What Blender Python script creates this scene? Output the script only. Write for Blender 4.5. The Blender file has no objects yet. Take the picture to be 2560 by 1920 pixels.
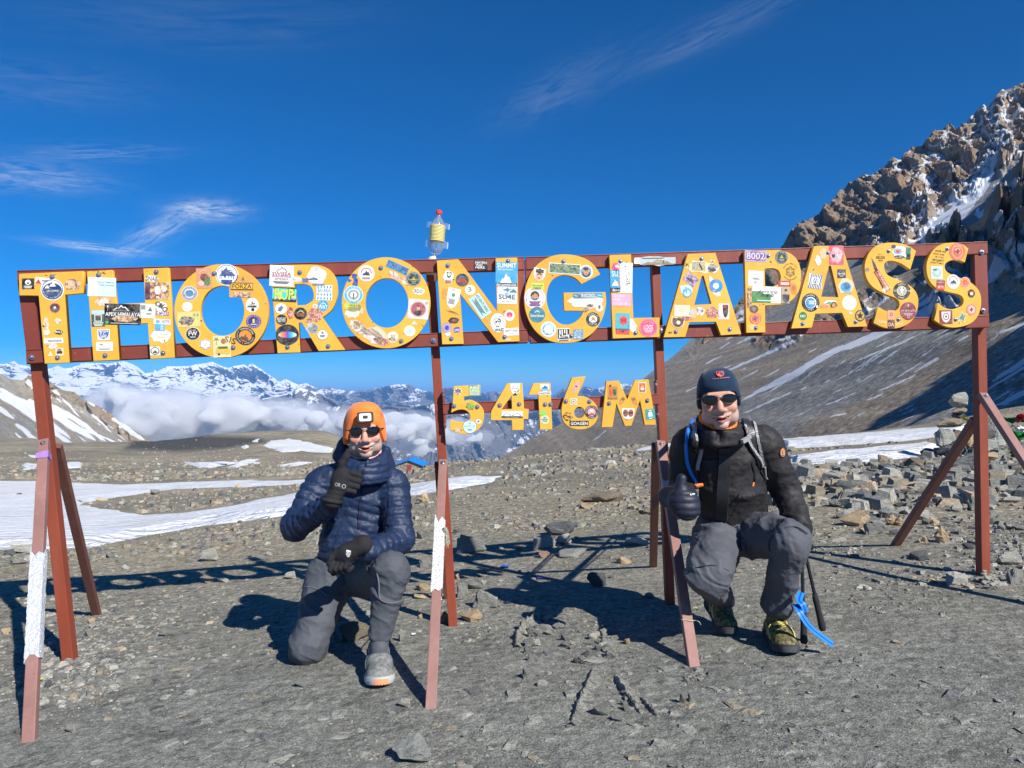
import bpy, bmesh, math, random
import numpy as np
from mathutils import Vector, Matrix, Quaternion
R = math.radians
rnd = random.Random(7)
# ---------------------------------------------------------------- camera, sky, sun, exposure
sc = bpy.context.scene
COL = sc.collection
EYE = 1.3                      # camera height above the ground datum (m)
cam_d = bpy.data.cameras.new('camera'); cam = bpy.data.objects.new('camera', cam_d); COL.objects.link(cam)
cam.location = (0, 0, EYE); cam.rotation_euler = (R(90), 0, 0)
cam_d.sensor_width = 36; cam_d.lens = 36*1609/2212; cam_d.shift_y = 30.5/2212
cam_d.clip_start = 0.05; cam_d.clip_end = 120000
sc.camera = cam
TOSUN = Vector((1.5, -1.9, 1.91)).normalized()
SUN_EL = math.asin(TOSUN.z); SUN_AZ = math.atan2(TOSUN.x, TOSUN.y)
sd = bpy.data.lights.new('sun', 'SUN'); sd.energy = 5.0; sd.angle = R(0.53); sd.color = (1.0, 0.965, 0.90)
sun = bpy.data.objects.new('sun', sd); COL.objects.link(sun)
sun.rotation_euler = (-TOSUN).to_track_quat('-Z', 'Y').to_euler()
sc.view_settings.view_transform = 'Standard'; sc.view_settings.look = 'None'
sc.view_settings.exposure = 0.42; sc.view_settings.gamma = 1.0; sc.view_settings.use_curve_mapping = False
W = bpy.data.worlds.new('World'); sc.world = W; W.use_nodes = True
sc.cycles.max_bounces = 6; sc.cycles.diffuse_bounces = 3; sc.cycles.glossy_bounces = 3; sc.cycles.transmission_bounces = 6
sc.cycles.transparent_max_bounces = 12; sc.cycles.volume_bounces = 12
sc.cycles.caustics_reflective = False; sc.cycles.caustics_refractive = False
sc.cycles.use_denoising = True
sc.cycles.volume_max_steps = 96


class NT:
    """tiny helper for writing node trees"""
    def __init__(s, tree):
        s.t = tree; s.n = tree.nodes; s.l = tree.links; s.n.clear()
    def add(s, typ, ins=None, **props):
        nd = s.n.new(typ)
        for k, v in props.items(): setattr(nd, k, v)
        for k, v in (ins or {}).items():
            sock = nd.inputs[k]
            if isinstance(v, bpy.types.NodeSocket): s.l.new(v, sock)
            elif isinstance(v, bpy.types.Node): s.l.new(v.outputs[0], sock)
            else: sock.default_value = v
        return nd
    def math(s, op, a, b=0.0, c=None, clamp=False):
        ins = {0: a, 1: b}
        if c is not None: ins[2] = c
        return s.add('ShaderNodeMath', ins, operation=op, use_clamp=clamp).outputs[0]
    def mix(s, f, a, b, blend='MIX'):
        nd = s.add('ShaderNodeMix', data_type='RGBA', blend_type=blend)
        for idx, v in ((0, f), (6, a), (7, b)):
            if isinstance(v, bpy.types.NodeSocket): s.l.new(v, nd.inputs[idx])
            elif isinstance(v, bpy.types.Node): s.l.new(v.outputs[0], nd.inputs[idx])
            else: nd.inputs[idx].default_value = v if idx == 0 else (*v, 1) if len(v) == 3 else v
        return nd.outputs[2]
    def ramp(s, f, stops, interp='LINEAR'):
        nd = s.add('ShaderNodeValToRGB', {0: f}); cr = nd.color_ramp; cr.interpolation = interp
        while len(cr.elements) > 1: cr.elements.remove(cr.elements[-1])
        for i, (p, c) in enumerate(stops):
            e = cr.elements[0] if i == 0 else cr.elements.new(p)
            e.position = p; e.color = (c, c, c, 1) if isinstance(c, (int, float)) else (*c, 1)
        return nd.outputs[0]
    def noise(s, scale, vec=None, detail=4, rough=0.55, typ='FBM', dist=0.0, w=None):
        ins = {'Scale': scale, 'Detail': detail, 'Roughness': rough, 'Distortion': dist}
        if vec is not None: ins['Vector'] = vec
        return s.add('ShaderNodeTexNoise', ins, noise_type=typ).outputs[0]
    def vor(s, scale, vec=None, feature='F1', out=0, rnd_=1.0):
        ins = {'Scale': scale, 'Randomness': rnd_}
        if vec is not None: ins['Vector'] = vec
        return s.add('ShaderNodeTexVoronoi', ins, feature=feature).outputs[out]
    def mapping(s, vec, scale=(1, 1, 1), rot=(0, 0, 0), loc=(0, 0, 0)):
        return s.add('ShaderNodeMapping', {'Vector': vec, 'Scale': scale, 'Rotation': rot, 'Location': loc}).outputs[0]


wt = NT(W.node_tree)
sky = wt.add('ShaderNodeTexSky', sky_type='NISHITA', sun_disc=False, sun_elevation=SUN_EL, sun_rotation=SUN_AZ,
             altitude=5400, air_density=1.35, dust_density=0.15, ozone_density=3.5)
skyc = wt.add('ShaderNodeHueSaturation', {'Saturation': 1.9, 'Value': 1.45, 'Color': sky.outputs[0]}).outputs[0]
skyc = wt.mix(1.0, skyc, (.55, .96, 1.10), 'MULTIPLY')
gen = wt.add('ShaderNodeTexCoord').outputs['Generated']
sep = wt.add('ShaderNodeSeparateXYZ', {0: gen})
sx, sy, sz = sep.outputs
zz = wt.math('MAXIMUM', sz, 0.02)
# cirrus: direction projected on a high flat layer, stretched noise
cu = wt.math('DIVIDE', sx, zz); cv = wt.math('DIVIDE', sy, zz)
cvec = wt.add('ShaderNodeCombineXYZ', {0: cu, 1: cv, 2: 0.0}).outputs[0]


def cirrus_patch(az, el, ra, re, tilt, amp):
    """soft elongated window round a direction (degrees) in which a wisp of cirrus shows"""
    a = wt.math('ARCTAN2', sx, sy); e = wt.math('ARCSINE', sz)
    da = wt.math('SUBTRACT', a, R(az)); de = wt.math('SUBTRACT', e, R(el))
    c, s_ = math.cos(R(tilt)), math.sin(R(tilt))
    p = wt.math('ADD', wt.math('MULTIPLY', da, c/R(ra)), wt.math('MULTIPLY', de, s_/R(ra)))
    q = wt.math('ADD', wt.math('MULTIPLY', da, -s_/R(re)), wt.math('MULTIPLY', de, c/R(re)))
    r2 = wt.math('ADD', wt.math('MULTIPLY', p, p), wt.math('MULTIPLY', q, q))
    g = wt.math('EXPONENT', wt.math('MULTIPLY', r2, -1.0))
    # streaky noise that follows the wisp's own direction
    nv = wt.add('ShaderNodeCombineXYZ', {0: wt.math('MULTIPLY', p, 1.2), 1: wt.math('MULTIPLY', q, 1.5), 2: az*0.37}).outputs[0]
    n = wt.noise(1.3, nv, 7, 0.66, dist=0.9)
    n = wt.math('MULTIPLY', wt.math('SUBTRACT', n, 0.36, clamp=True), 3.2, clamp=True)
    return wt.math('MULTIPLY', wt.math('MULTIPLY', g, n), amp)


wisps = None
for args in [(-33, 14.0, 3.6, .8, 3, .38), (-29.4, 16.0, 4.0, .5, 9, .2), (-29.2, 10.0, 2.6, .26, -2, .85), (-25.6, 11.3, 2.8, .7, 34, .5), (-22.3, 13.1, 2.2, .62, 3, .8),
             (15.5, 25.6, 6.5, 1.0, 17, .09), (13.5, 24.6, 4.0, .45, 18, .05), (4, 22.6, 5, 1.3, 22, .10), (-33, 19.5, 6, 1.2, 6, .08), (-22, 25, 10, 1.6, 8, .05)]:
    g = cirrus_patch(*args)
    wisps = g if wisps is None else wt.math('ADD', wisps, g, clamp=True)
skymix = wt.mix(wisps, skyc, (11.5, 12.3, 13.2))
bg = wt.add('ShaderNodeBackground', {'Color': skymix, 'Strength': 0.054})
wt.add('ShaderNodeOutputWorld', {'Surface': bg.outputs[0]})

# ---------------------------------------------------------------- helpers
FD, CXD, HYD = 1609.0, 1106.0, 860.0         # photograph seen at 2212 px wide
FS, CXS, HYS = 1862.2, 1280.0, 995.3         # photograph at 2560 px wide


def D(px, py, Y): return Vector(((px-CXD)*Y/FD, Y, EYE-(py-HYD)*Y/FD))
def S(px, py, Y): return Vector(((px-CXS)*Y/FS, Y, EYE-(py-HYS)*Y/FS))


def mesh(name, verts, faces, mats=None, parent=None, smooth=False, midx=None, uv=None):
    me = bpy.data.meshes.new(name)
    me.from_pydata([tuple(v) for v in verts], [], faces)
    return link(name, me, mats, parent, smooth, midx)


def link(name, me, mats=None, parent=None, smooth=False, midx=None):
    if mats is not None:
        for m in (mats if isinstance(mats, (list, tuple)) else [mats]): me.materials.append(m)
    if midx is not None: me.polygons.foreach_set('material_index', list(midx))
    if smooth: me.polygons.foreach_set('use_smooth', [True]*len(me.polygons))
    me.update()
    o = bpy.data.objects.new(name, me); COL.objects.link(o)
    if parent is not None: o.parent = parent
    return o


def grid_mesh(name, P, mats, parent=None, smooth=True, attrs=None, wrap=False):
    """P: (rows, cols, 3) array -> grid mesh built fast; attrs: name -> (rows, cols) float array"""
    r, c = P.shape[:2]
    V = P.reshape(-1, 3).astype(np.float32)
    i = np.arange(r-1)[:, None]*c; j = np.arange(c-1)[None, :]
    a = (i+j).ravel()
    F = np.stack([a, a+1, a+c+1, a+c], 1)
    if wrap:
        a = np.arange(r-1)*c+c-1
        F = np.concatenate([F, np.stack([a, a-c+1, a+1, a+c], 1)])
    return fast_mesh(name, V, F, mats, parent, smooth, attrs)


def fast_mesh(name, V, F, mats, parent=None, smooth=False, attrs=None, midx=None, fcol=None):
    me = bpy.data.meshes.new(name)
    n, m, k = len(V), len(F), F.shape[1]
    me.vertices.add(n); me.vertices.foreach_set('co', np.asarray(V, np.float32).ravel())
    me.loops.add(m*k); me.loops.foreach_set('vertex_index', F.astype(np.int32).ravel())
    me.polygons.add(m)
    me.polygons.foreach_set('loop_start', (np.arange(m)*k).astype(np.int32))
    me.polygons.foreach_set('loop_total', np.full(m, k, np.int32))
    for mt in (mats if isinstance(mats, (list, tuple)) else [mats]):
        if mt is not None: me.materials.append(mt)
    if midx is not None: me.polygons.foreach_set('material_index', np.asarray(midx, np.int32))
    me.polygons.foreach_set('use_smooth', np.full(m, smooth, bool))
    for an, av in (attrs or {}).items():
        at = me.attributes.new(an, 'FLOAT', 'POINT'); at.data.foreach_set('value', np.asarray(av, np.float32).ravel())
    me.update(calc_edges=True); me.validate()
    o = bpy.data.objects.new(name, me); COL.objects.link(o)
    if parent is not None: o.parent = parent
    return o


def tag(o, label=None, cat=None, group=None, kind=None):
    if label: o['label'] = label
    if cat: o['category'] = cat
    if group: o['group'] = group
    if kind: o['kind'] = kind
    return o


def empty(name, loc=(0, 0, 0)):
    o = bpy.data.objects.new(name, None); o.location = loc; COL.objects.link(o); o.empty_display_size = .1
    return o


# numpy noise -------------------------------------------------------------
_prm = np.random.RandomState(3).permutation(4096).astype(np.int64)
_val = np.random.RandomState(4).rand(4096)


def _h(i, j, k): return _val[_prm[(_prm[(_prm[i & 4095]+j) & 4095]+k) & 4095]]


def vnoise(x, y, z=0.0):
    x, y, z = np.broadcast_arrays(np.asarray(x, float), np.asarray(y, float), np.asarray(z, float))
    xi, yi, zi = np.floor(x).astype(np.int64), np.floor(y).astype(np.int64), np.floor(z).astype(np.int64)
    fx, fy, fz = x-xi, y-yi, z-zi
    fx, fy, fz = [t*t*t*(t*(t*6-15)+10) for t in (fx, fy, fz)]
    o = 0
    for a, wa in ((0, 1-fx), (1, fx)):
        for b, wb in ((0, 1-fy), (1, fy)):
            for c, wc in ((0, 1-fz), (1, fz)):
                o = o+_h(xi+a, yi+b, zi+c)*wa*wb*wc
    return o*2-1


def fbm(x, y, z=0.0, oct=5, gain=.5, lac=2.03):
    s, a, t = 0, 1.0, 0
    for i in range(oct):
        s = s+a*vnoise(x+17.3*i, y-9.1*i, z+4.7*i); t += a; a *= gain
        x, y, z = x*lac, y*lac, z*lac
    return s/t


def ridged(x, y, z=0.0, oct=5, gain=.5, lac=2.07):
    s, a, t, w = 0, 1.0, 0, 1.0
    for i in range(oct):
        n = (1-np.abs(vnoise(x+7.3*i, y-3.1*i, z+4.7*i)))**2
        s = s+a*n*w; t += a; w = np.clip(n*1.6, 0, 1); a *= gain
        x, y, z = x*lac, y*lac, z*lac
    return s/t


def worley(x, y, z, seed=0):
    """F1 and F2 distances of jittered cells (3-D), vectorised, plus a random value per nearest cell"""
    x, y, z = np.broadcast_arrays(np.asarray(x, float), np.asarray(y, float), np.asarray(z, float))
    xi, yi, zi = np.floor(x).astype(np.int64), np.floor(y).astype(np.int64), np.floor(z).astype(np.int64)
    f1 = np.full(x.shape, 9.0); f2 = np.full(x.shape, 9.0); rv = np.zeros(x.shape)
    for a in (-1, 0, 1):
        for b in (-1, 0, 1):
            for c in (-1, 0, 1):
                i, j, k = xi+a+seed, yi+b, zi+c
                dx = xi+a+_h(i, j, k)-x; dy = yi+b+_h(i+71, j, k)-y; dz = zi+c+_h(i, j+37, k)-z
                d = np.sqrt(dx*dx+dy*dy+dz*dz)
                near = d < f1
                f2 = np.where(near, f1, np.minimum(f2, d)); rv = np.where(near, _h(i, j, k+91), rv); f1 = np.where(near, d, f1)
    return f1, f2, rv


def sstep(a, b, x):
    t = np.clip((x-a)/(b-a), 0, 1); return t*t*(3-2*t)


def poly_sdf(px, py, poly):
    """signed distance to polygon, positive inside"""
    px = np.asarray(px, float); py = np.asarray(py, float)
    d = np.full(px.shape, 1e18); inside = np.zeros(px.shape, bool)
    n = len(poly)
    for i in range(n):
        x0, y0 = poly[i]; x1, y1 = poly[(i+1) % n]
        ex, ey = x1-x0, y1-y0
        t = np.clip(((px-x0)*ex+(py-y0)*ey)/(ex*ex+ey*ey+1e-12), 0, 1)
        d = np.minimum(d, (px-x0-t*ex)**2+(py-y0-t*ey)**2)
        cond = ((y0 > py) != (y1 > py)) & (px < (x1-x0)*(py-y0)/((y1-y0) if y1 != y0 else 1e-12)+x0)
        inside ^= cond
    return np.where(inside, 1, -1)*np.sqrt(d)


def pmat(name, col, rough=.7, spec=.3, metal=0.0, alpha=1.0):
    m = bpy.data.materials.get(name)
    if m: return m
    m = bpy.data.materials.new(name); m.use_nodes = True
    nt = NT(m.node_tree)
    b = nt.add('ShaderNodeBsdfPrincipled', {'Base Color': (*col, 1), 'Roughness': rough, 'Specular IOR Level': spec, 'Metallic': metal})
    nt.add('ShaderNodeOutputMaterial', {0: b.outputs[0]})
    return m


def shader(name, fn, disp=False):
    """fn(nt) -> dict of Principled inputs"""
    m = bpy.data.materials.new(name); m.use_nodes = True
    nt = NT(m.node_tree); ins = fn(nt)
    b = nt.add('ShaderNodeBsdfPrincipled', ins)
    nt.add('ShaderNodeOutputMaterial', {0: b.outputs[0]})
    return m


def bump(nt, h, dist, strength=1.0, normal=None):
    ins = {'Height': h, 'Distance': dist, 'Strength': strength}
    if normal is not None: ins['Normal'] = normal
    return nt.add('ShaderNodeBump', ins).outputs[0]


def hexcol(h):
    h = h.lstrip('#'); v = [int(h[i:i+2], 16)/255 for i in (0, 2, 4)]
    return tuple(c/12.92 if c <= .04045 else ((c+.055)/1.055)**2.4 for c in v)
# ---------------------------------------------------------------- near terrain: one sheet round the camera out to the horizon
KY = [4, 6, 9, 14, 22, 35, 60, 100, 160, 260, 420, 900, 3000, 12000, 60000]
_deep = lambda a, b: [a, b]
PROF = {   # column (px) -> height line read as picture rows at the depths KY
    -500: [0, 0, 1170, 1115, 1070, 1035, 1000, 975, 955, 945, 1000],
    0:    [0, 0, 1168, 1122, 1080, 1043, 1008, 985, 968, 962, 1010],
    300:  [0, 0, 1160, 1118, 1075, 1043, 1012, 990, 972, 958, 1010],
    600:  [0, 0, 1120, 1078, 1050, 1032, 1010, 985, 962, 936, 1005],
    740:  [0, 0, 1108, 1068, 1040, 1026, 1010, 990, 973, 956, 1030],
    860:  [0, 0, 1102, 1068, 1044, 1031, 1026, 1026, 1034, 1060, 1100],
    960:  [0, 0, 1090, 1050, 1022, 1008, 1008, 1035, 1080, 1120, 1150],
    1060: [0, 0, 1086, 1041, 1013, 1000, 1008, 1045, 1085, 1120, 1150],
    1250: [0, 0, 1072, 1022, 992, 979, 985, 1010, 1040, 1080, 1110],
    1420: [0, 0, 1060, 1008, 976, 963, 968, 990, 1020, 1060, 1100],
    1750: [0, 0, 1042, 990, 958, 945, 948, 965, 990, 1040, 1080],
    2000: [0, 0, 1036, 978, 940, 922, 915, 930, 960, 1000, 1040],
    2212: [0, 0, 1030, 966, 915, 885, 876, 900, 930, 970, 1000],
    2700: [0, 0, 1015, 945, 885, 850, 850, 880, 910, 950, 980]}
_cols = sorted(PROF)


def plane_z(X, Y): return .045+.42*np.tanh((X-.0)*.068/.42)+.004*(Y-4)*0


_Z = np.zeros((len(_cols), len(KY)))
for ci, c in enumerate(_cols):
    u = (c-CXD)/FD
    for k, Y in enumerate(KY):
        if k < 2: _Z[ci, k] = plane_z(u*Y, Y)
        elif k < 11: _Z[ci, k] = EYE-(PROF[c][k]-HYD)*Y/FD
        else: _Z[ci, k] = {900: -190, 3000: -650, 12000: -1000, 60000: -1100}[Y]
_lk = np.log(KY)


def _hermite(xk, F, x):
    """cubic (Catmull-Rom like, limited) interpolation of rows F (n,...) at x"""
    i = np.clip(np.searchsorted(xk, x)-1, 0, len(xk)-2)
    h = xk[i+1]-xk[i]; t = (x-xk[i])/h
    dl = np.diff(F, axis=0)/np.diff(xk)[:, None]
    m = np.zeros_like(F); m[1:-1] = (dl[:-1]+dl[1:])/2; m[0] = dl[0]; m[-1] = dl[-1]
    return i, t, h, m


def ground(X, Y):
    X = np.asarray(X, float); Y = np.asarray(Y, float)
    shp = np.broadcast(X, Y).shape
    X = np.broadcast_to(X, shp).ravel(); Y = np.broadcast_to(Y, shp).ravel()
    r = np.hypot(X, Y); th = np.arctan2(X, Y)
    tc = np.clip(th, R(-46), R(46)); u = np.tan(tc); Yd = np.maximum(r*np.cos(tc), 1e-3)
    px = np.clip(CXD+FD*u, _cols[0], _cols[-1])
    ly = np.clip(np.log(Yd), _lk[0], _lk[-1])
    cols = np.array(_cols, float)
    # columns: smooth interpolation
    i, t, h, m = _hermite(cols, _Z, px)
    t = t[:, None]; hh = h[:, None]
    rows = (2*t**3-3*t**2+1)*_Z[i]+(t**3-2*t**2+t)*hh*m[i]+(-2*t**3+3*t**2)*_Z[i+1]+(t**3-t**2)*hh*m[i+1]
    j = np.clip(np.searchsorted(_lk, ly)-1, 0, len(_lk)-2)
    q = np.arange(len(j)); hx = _lk[j+1]-_lk[j]; tt = (ly-_lk[j])/hx
    dl = np.diff(rows, axis=1)/np.diff(_lk)[None, :]
    ms = np.zeros_like(rows); ms[:, 1:-1] = (dl[:, :-1]+dl[:, 1:])/2; ms[:, 0] = dl[:, 0]; ms[:, -1] = dl[:, -1]
    far = (2*tt**3-3*tt**2+1)*rows[q, j]+(tt**3-2*tt**2+tt)*hx*ms[q, j]+(-2*tt**3+3*tt**2)*rows[q, j+1]+(tt**3-tt**2)*hx*ms[q, j+1]
    pl = plane_z(X, Y)
    w = sstep(4.6, 8.0, Yd)*(1-sstep(R(80), R(110), np.abs(th)))
    z = pl*(1-w)+far*w
    rr = np.minimum(r, 400)
    z = z+.012*fbm(X*1.3, Y*1.3, 0, 3)+.035*fbm(X*.35, Y*.35, 3, 3)*sstep(3, 8, r)
    z = z+sstep(8, 60, r)*np.minimum(rr, 200)*.006*fbm(X*.06, Y*.06, 9, 5)+sstep(60, 300, r)*1.6*fbm(X*.02, Y*.02, 5, 4)
    return z.reshape(shp)


def gz(x, y): return float(ground(np.array([x]), np.array([y]))[0])


SNOW = [[(-900, 1030), (-80, 1037), (100, 1041), (300, 1046), (480, 1040), (640, 1037), (720, 1030), (700, 1046), (600, 1048), (520, 1053), (380, 1055), (320, 1064), (250, 1075), (180, 1085), (165, 1093), (230, 1100), (310, 1112), (400, 1107), (500, 1095), (560, 1078), (640, 1066), (700, 1060), (880, 1047), (960, 1036), (1000, 1030), (1088, 1027), (1060, 1043), (960, 1061), (880, 1072), (760, 1088), (640, 1110), (560, 1119), (440, 1134), (300, 1160), (200, 1180), (0, 1188), (-80, 1188), (-900, 1200)],
        [(1688, 950), (1850, 935), (2030, 919), (2110, 912), (2060, 940), (1950, 952), (1850, 960), (1700, 970)],
        [(1700, 986), (1850, 968), (2000, 955), (2040, 962), (2000, 985), (1900, 999), (1720, 1004)],
        [(1375, 973), (1440, 957), (1530, 944), (1480, 957), (1430, 966)], [(1555, 974), (1600, 968), (1640, 969), (1600, 976)]]
SNOW_FAR = [[(392, 996), (420, 1001), (520, 998), (480, 1006), (450, 1012), (430, 1010), (410, 1003)],
            [(500, 1005), (545, 999), (560, 1000), (520, 1006), (508, 1008)], [(495, 1010), (530, 993), (568, 990), (540, 1000), (512, 1009)],
            [(45, 1005), (60, 1000), (85, 1004), (92, 1012), (50, 1016)], [(135, 1008), (150, 998), (178, 1000), (175, 1010), (140, 1013)], [(60, 983), (85, 984), (95, 990), (75, 989)],
            [(568, 963), (585, 951), (625, 948), (660, 953), (720, 968), (715, 978), (650, 974), (610, 978), (585, 969)],
            [(520, 966), (532, 960), (540, 966), (528, 971)], [(545, 952), (560, 948), (556, 955)], [(550, 1031), (575, 1026), (600, 1026), (590, 1031)],
            [(600, 1007), (640, 1000), (680, 998), (640, 1006)], [(640, 1028), (665, 1022), (662, 1030)], [(515, 978), (523, 975), (520, 981)]]
ra = np.concatenate([np.geomspace(.5, 1.8, 12)[:-1], np.geomspace(1.8, 420, 420)[:-1], np.geomspace(420, 60000, 26)])
th = np.concatenate([np.linspace(-180, -44, 34)[:-1], np.linspace(-44, 44, 620)[:-1], np.linspace(44, 180, 34)[:-1]])
RR, TH = np.meshgrid(ra, np.radians(th), indexing='ij')
GX, GY = RR*np.sin(TH), RR*np.cos(TH)
GZ = ground(GX, GY)
PXg = CXD+FD*GX/np.maximum(GY, .01); PYg = HYD+FD*(EYE-GZ)/np.maximum(GY, .01)
front = (GY > 3) & (np.abs(TH) < R(46))
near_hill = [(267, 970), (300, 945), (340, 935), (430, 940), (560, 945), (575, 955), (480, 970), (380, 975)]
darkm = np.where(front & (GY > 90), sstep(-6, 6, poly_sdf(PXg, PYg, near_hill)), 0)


def snow_mask(px, py, polys, wob):
    m = np.full(px.shape, -1e3)
    for p in polys: m = np.maximum(m, poly_sdf(px, py, p))
    return m


def m_ground(nt):
    co = nt.add('ShaderNodeTexCoord').outputs['Object']
    dist = nt.add('ShaderNodeVectorMath', {0: co}, operation='LENGTH').outputs['Value']
    big = nt.noise(.33, co, 4, .6); mid = nt.noise(2.2, co, 5, .62); fine = nt.noise(28, co, 5, .68); grit = nt.noise(140, co, 3, .7)
    v1 = nt.vor(34, co, out=1); v1d = nt.vor(34, co); v2 = nt.vor(11, co, out=1); v2d = nt.vor(11, co)
    v3 = nt.vor(95, co, out=1)
    s1 = nt.add('ShaderNodeSeparateColor', {0: v1}).outputs[0]; s2 = nt.add('ShaderNodeSeparateColor', {0: v2}).outputs[1]
    s3 = nt.add('ShaderNodeSeparateColor', {0: v3}).outputs[0]
    far = nt.ramp(nt.math('DIVIDE', dist, 30), [(.12, 0.0), (.26, 1.0)])
    path = nt.mix(nt.ramp(mid, [(.3, 0.), (.72, 1.)]), (.158, .160, .140), (.245, .243, .212))
    path = nt.mix(nt.math('MULTIPLY', nt.ramp(s3, [(.55, 0.), (.9, 1.)]), .5), path, (.29, .29, .252))
    brown = nt.mix(nt.ramp(big, [(.35, 0.), (.65, 1.)]), (.24, .222, .175), (.36, .315, .235))
    chips = nt.ramp(s1, [(.0, .45), (.5, .85), (.8, 1.15), (1., 1.9)])
    brown = nt.mix(1.0, brown, nt.mix(nt.ramp(s2, [(.25, 0.), (.9, 1.)]), chips, (1.05, 1.0, .9)), 'MULTIPLY')
    brown = nt.mix(nt.ramp(nt.noise(.06, co, 5, .7), [(.42, 0.), (.6, .6)]), brown, (.14, .13, .105))
    base = nt.mix(far, path, brown)
    f = nt.ramp(fine, [(.3, .58), (.7, 1.38)])
    base = nt.mix(1.0, base, f, 'MULTIPLY')
    base = nt.mix(1.0, base, nt.ramp(grit, [(.34, .55), (.48, .95), (.66, 1.55)]), 'MULTIPLY')
    base = nt.mix(1.0, base, nt.ramp(nt.noise(7, nt.mapping(co, (1, 2.2, 1), (0, 0, .5)), 4, .65), [(.35, .82), (.65, 1.18)]), 'MULTIPLY')
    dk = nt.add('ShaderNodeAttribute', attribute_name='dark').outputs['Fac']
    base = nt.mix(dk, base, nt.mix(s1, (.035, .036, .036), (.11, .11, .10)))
    h = nt.math('ADD', nt.math('MULTIPLY', fine, .6), nt.math('MULTIPLY', grit, .5))
    h = nt.math('ADD', h, nt.math('MULTIPLY', nt.math('SUBTRACT', .35, nt.math('MINIMUM', v1d, .35)), nt.math('MULTIPLY', s1, 1.1)))
    n = bump(nt, h, .014, 1.0)
    n = bump(nt, nt.math('MULTIPLY', nt.math('SUBTRACT', .4, nt.math('MINIMUM', v2d, .4)), s2), .05, .8, n)
    n = bump(nt, mid, .05, .7, n)
    return {'Base Color': base, 'Roughness': .92, 'Specular IOR Level': .15, 'Normal': n}


M_ground = shader('stony_ground', m_ground)
P = np.stack([GX, GY, GZ], 2)
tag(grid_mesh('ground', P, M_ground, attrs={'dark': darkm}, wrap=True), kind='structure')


def m_snow(nt):
    co = nt.add('ShaderNodeTexCoord').outputs['Object']
    n1 = nt.noise(2.2, nt.mapping(co, (1, 2.4, 1)), 4, .6); n2 = nt.noise(14, co, 3, .6)
    col = nt.mix(nt.ramp(nt.noise(.8, co, 5, .65), [(.42, 0.), (.72, 1.)]), (.82, .83, .84), (.66, .65, .61))
    n = bump(nt, n1, .22, 1.); n = bump(nt, n2, .035, .8, n)
    return {'Base Color': col, 'Roughness': .6, 'Specular IOR Level': .3, 'Normal': n}


M_snow = shader('old_snow', m_snow)


def build_snow(name, polys, y0, y1, dr, dth, thick, wob, pr):
    r_ = np.geomspace(y0, y1, dr); t_ = np.radians(np.linspace(pr[0], pr[1], dth))
    A, B = np.meshgrid(r_, t_, indexing='ij'); X, Y = A*np.sin(B), A*np.cos(B); Z = ground(X, Y)
    px = CXD+FD*X/Y; py = HYD+FD*(EYE-Z)/Y
    n = fbm(X*1.1/(y0/8), Y*1.1/(y0/8), 2, 5)*wob + fbm(X*.25/(y0/8), Y*.25/(y0/8), 5, 3)*wob*1.3
    m = snow_mask(px, py, polys, wob)+n
    # small stones melt holes through
    hf, _, hr = worley(X*.9/(y0/8), Y*.9/(y0/8), 0, 5)
    m = m-np.where(hr > .93, np.clip(.35-hf, 0, 1)*wob*8, 0)
    zz = Z+thick*np.clip(m/(wob*2.5), -2.5, 1)*(1+.0*n)+thick*.3*fbm(X*.8, Y*.8, 1, 3)*(m > 0)
    keep = m > -wob*2.5
    r, c = X.shape; V = np.stack([X, Y, zz], 2).reshape(-1, 3)
    i = np.arange(r-1)[:, None]*c; j = np.arange(c-1)[None, :]; a = (i+j).ravel()
    F = np.stack([a, a+1, a+c+1, a+c], 1); k = keep.ravel()
    F = F[k[F].all(1)]
    used = np.unique(F); rem = np.zeros(len(V), int); rem[used] = np.arange(len(used))
    return tag(fast_mesh(name, V[used], rem[F], M_snow, smooth=True), kind='structure')


build_snow('snow_field', SNOW[:1], 7, 60, 300, 620, .07, 3.2, (-56, 2))
build_snow('snow_strip', SNOW[1:], 11, 60, 220, 420, .09, 3.0, (7, 36))
build_snow('snow_patch', SNOW_FAR, 45, 300, 300, 620, .25, 1.9, (-40, -6))


# ---------------------------------------------------------------- tarn on the plain
def m_water(nt):
    co = nt.add('ShaderNodeTexCoord').outputs['Object']
    return {'Base Color': (.02, .05, .09, 1), 'Roughness': .08, 'Specular IOR Level': .5, 'Normal': bump(nt, nt.noise(3, co, 3, .5), .02, .5)}


tp = [D(*q) for q in [(428, 1011, 70), (452, 1011.3, 70), (478, 1011.5, 70), (492, 1012, 68.5), (490, 1015, 66.5), (462, 1017, 65), (438, 1016, 65.5), (426, 1013.6, 67.5)]]
zt = max(gz(p.x, p.y) for p in tp)+.12
tv = []
for k in range(64):
    a = k/64*8; i0 = int(a) % 8; t = a-int(a); p = tp[i0].lerp(tp[(i0+1) % 8], t); tv.append((p.x, p.y, gz(p.x, p.y)+.07))
c0 = (sum(v[0] for v in tv)/64, sum(v[1] for v in tv)/64, zt)
tag(mesh('tarn', tv+[c0], [(k, (k+1) % 64, 64) for k in range(64)], shader('dark_water', m_water)), kind='structure')


# ---------------------------------------------------------------- the big flank on the right
def interp_pts(pts, x):
    pts = sorted(pts); return np.interp(x, [p[0] for p in pts], [p[1] for p in pts])


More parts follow.
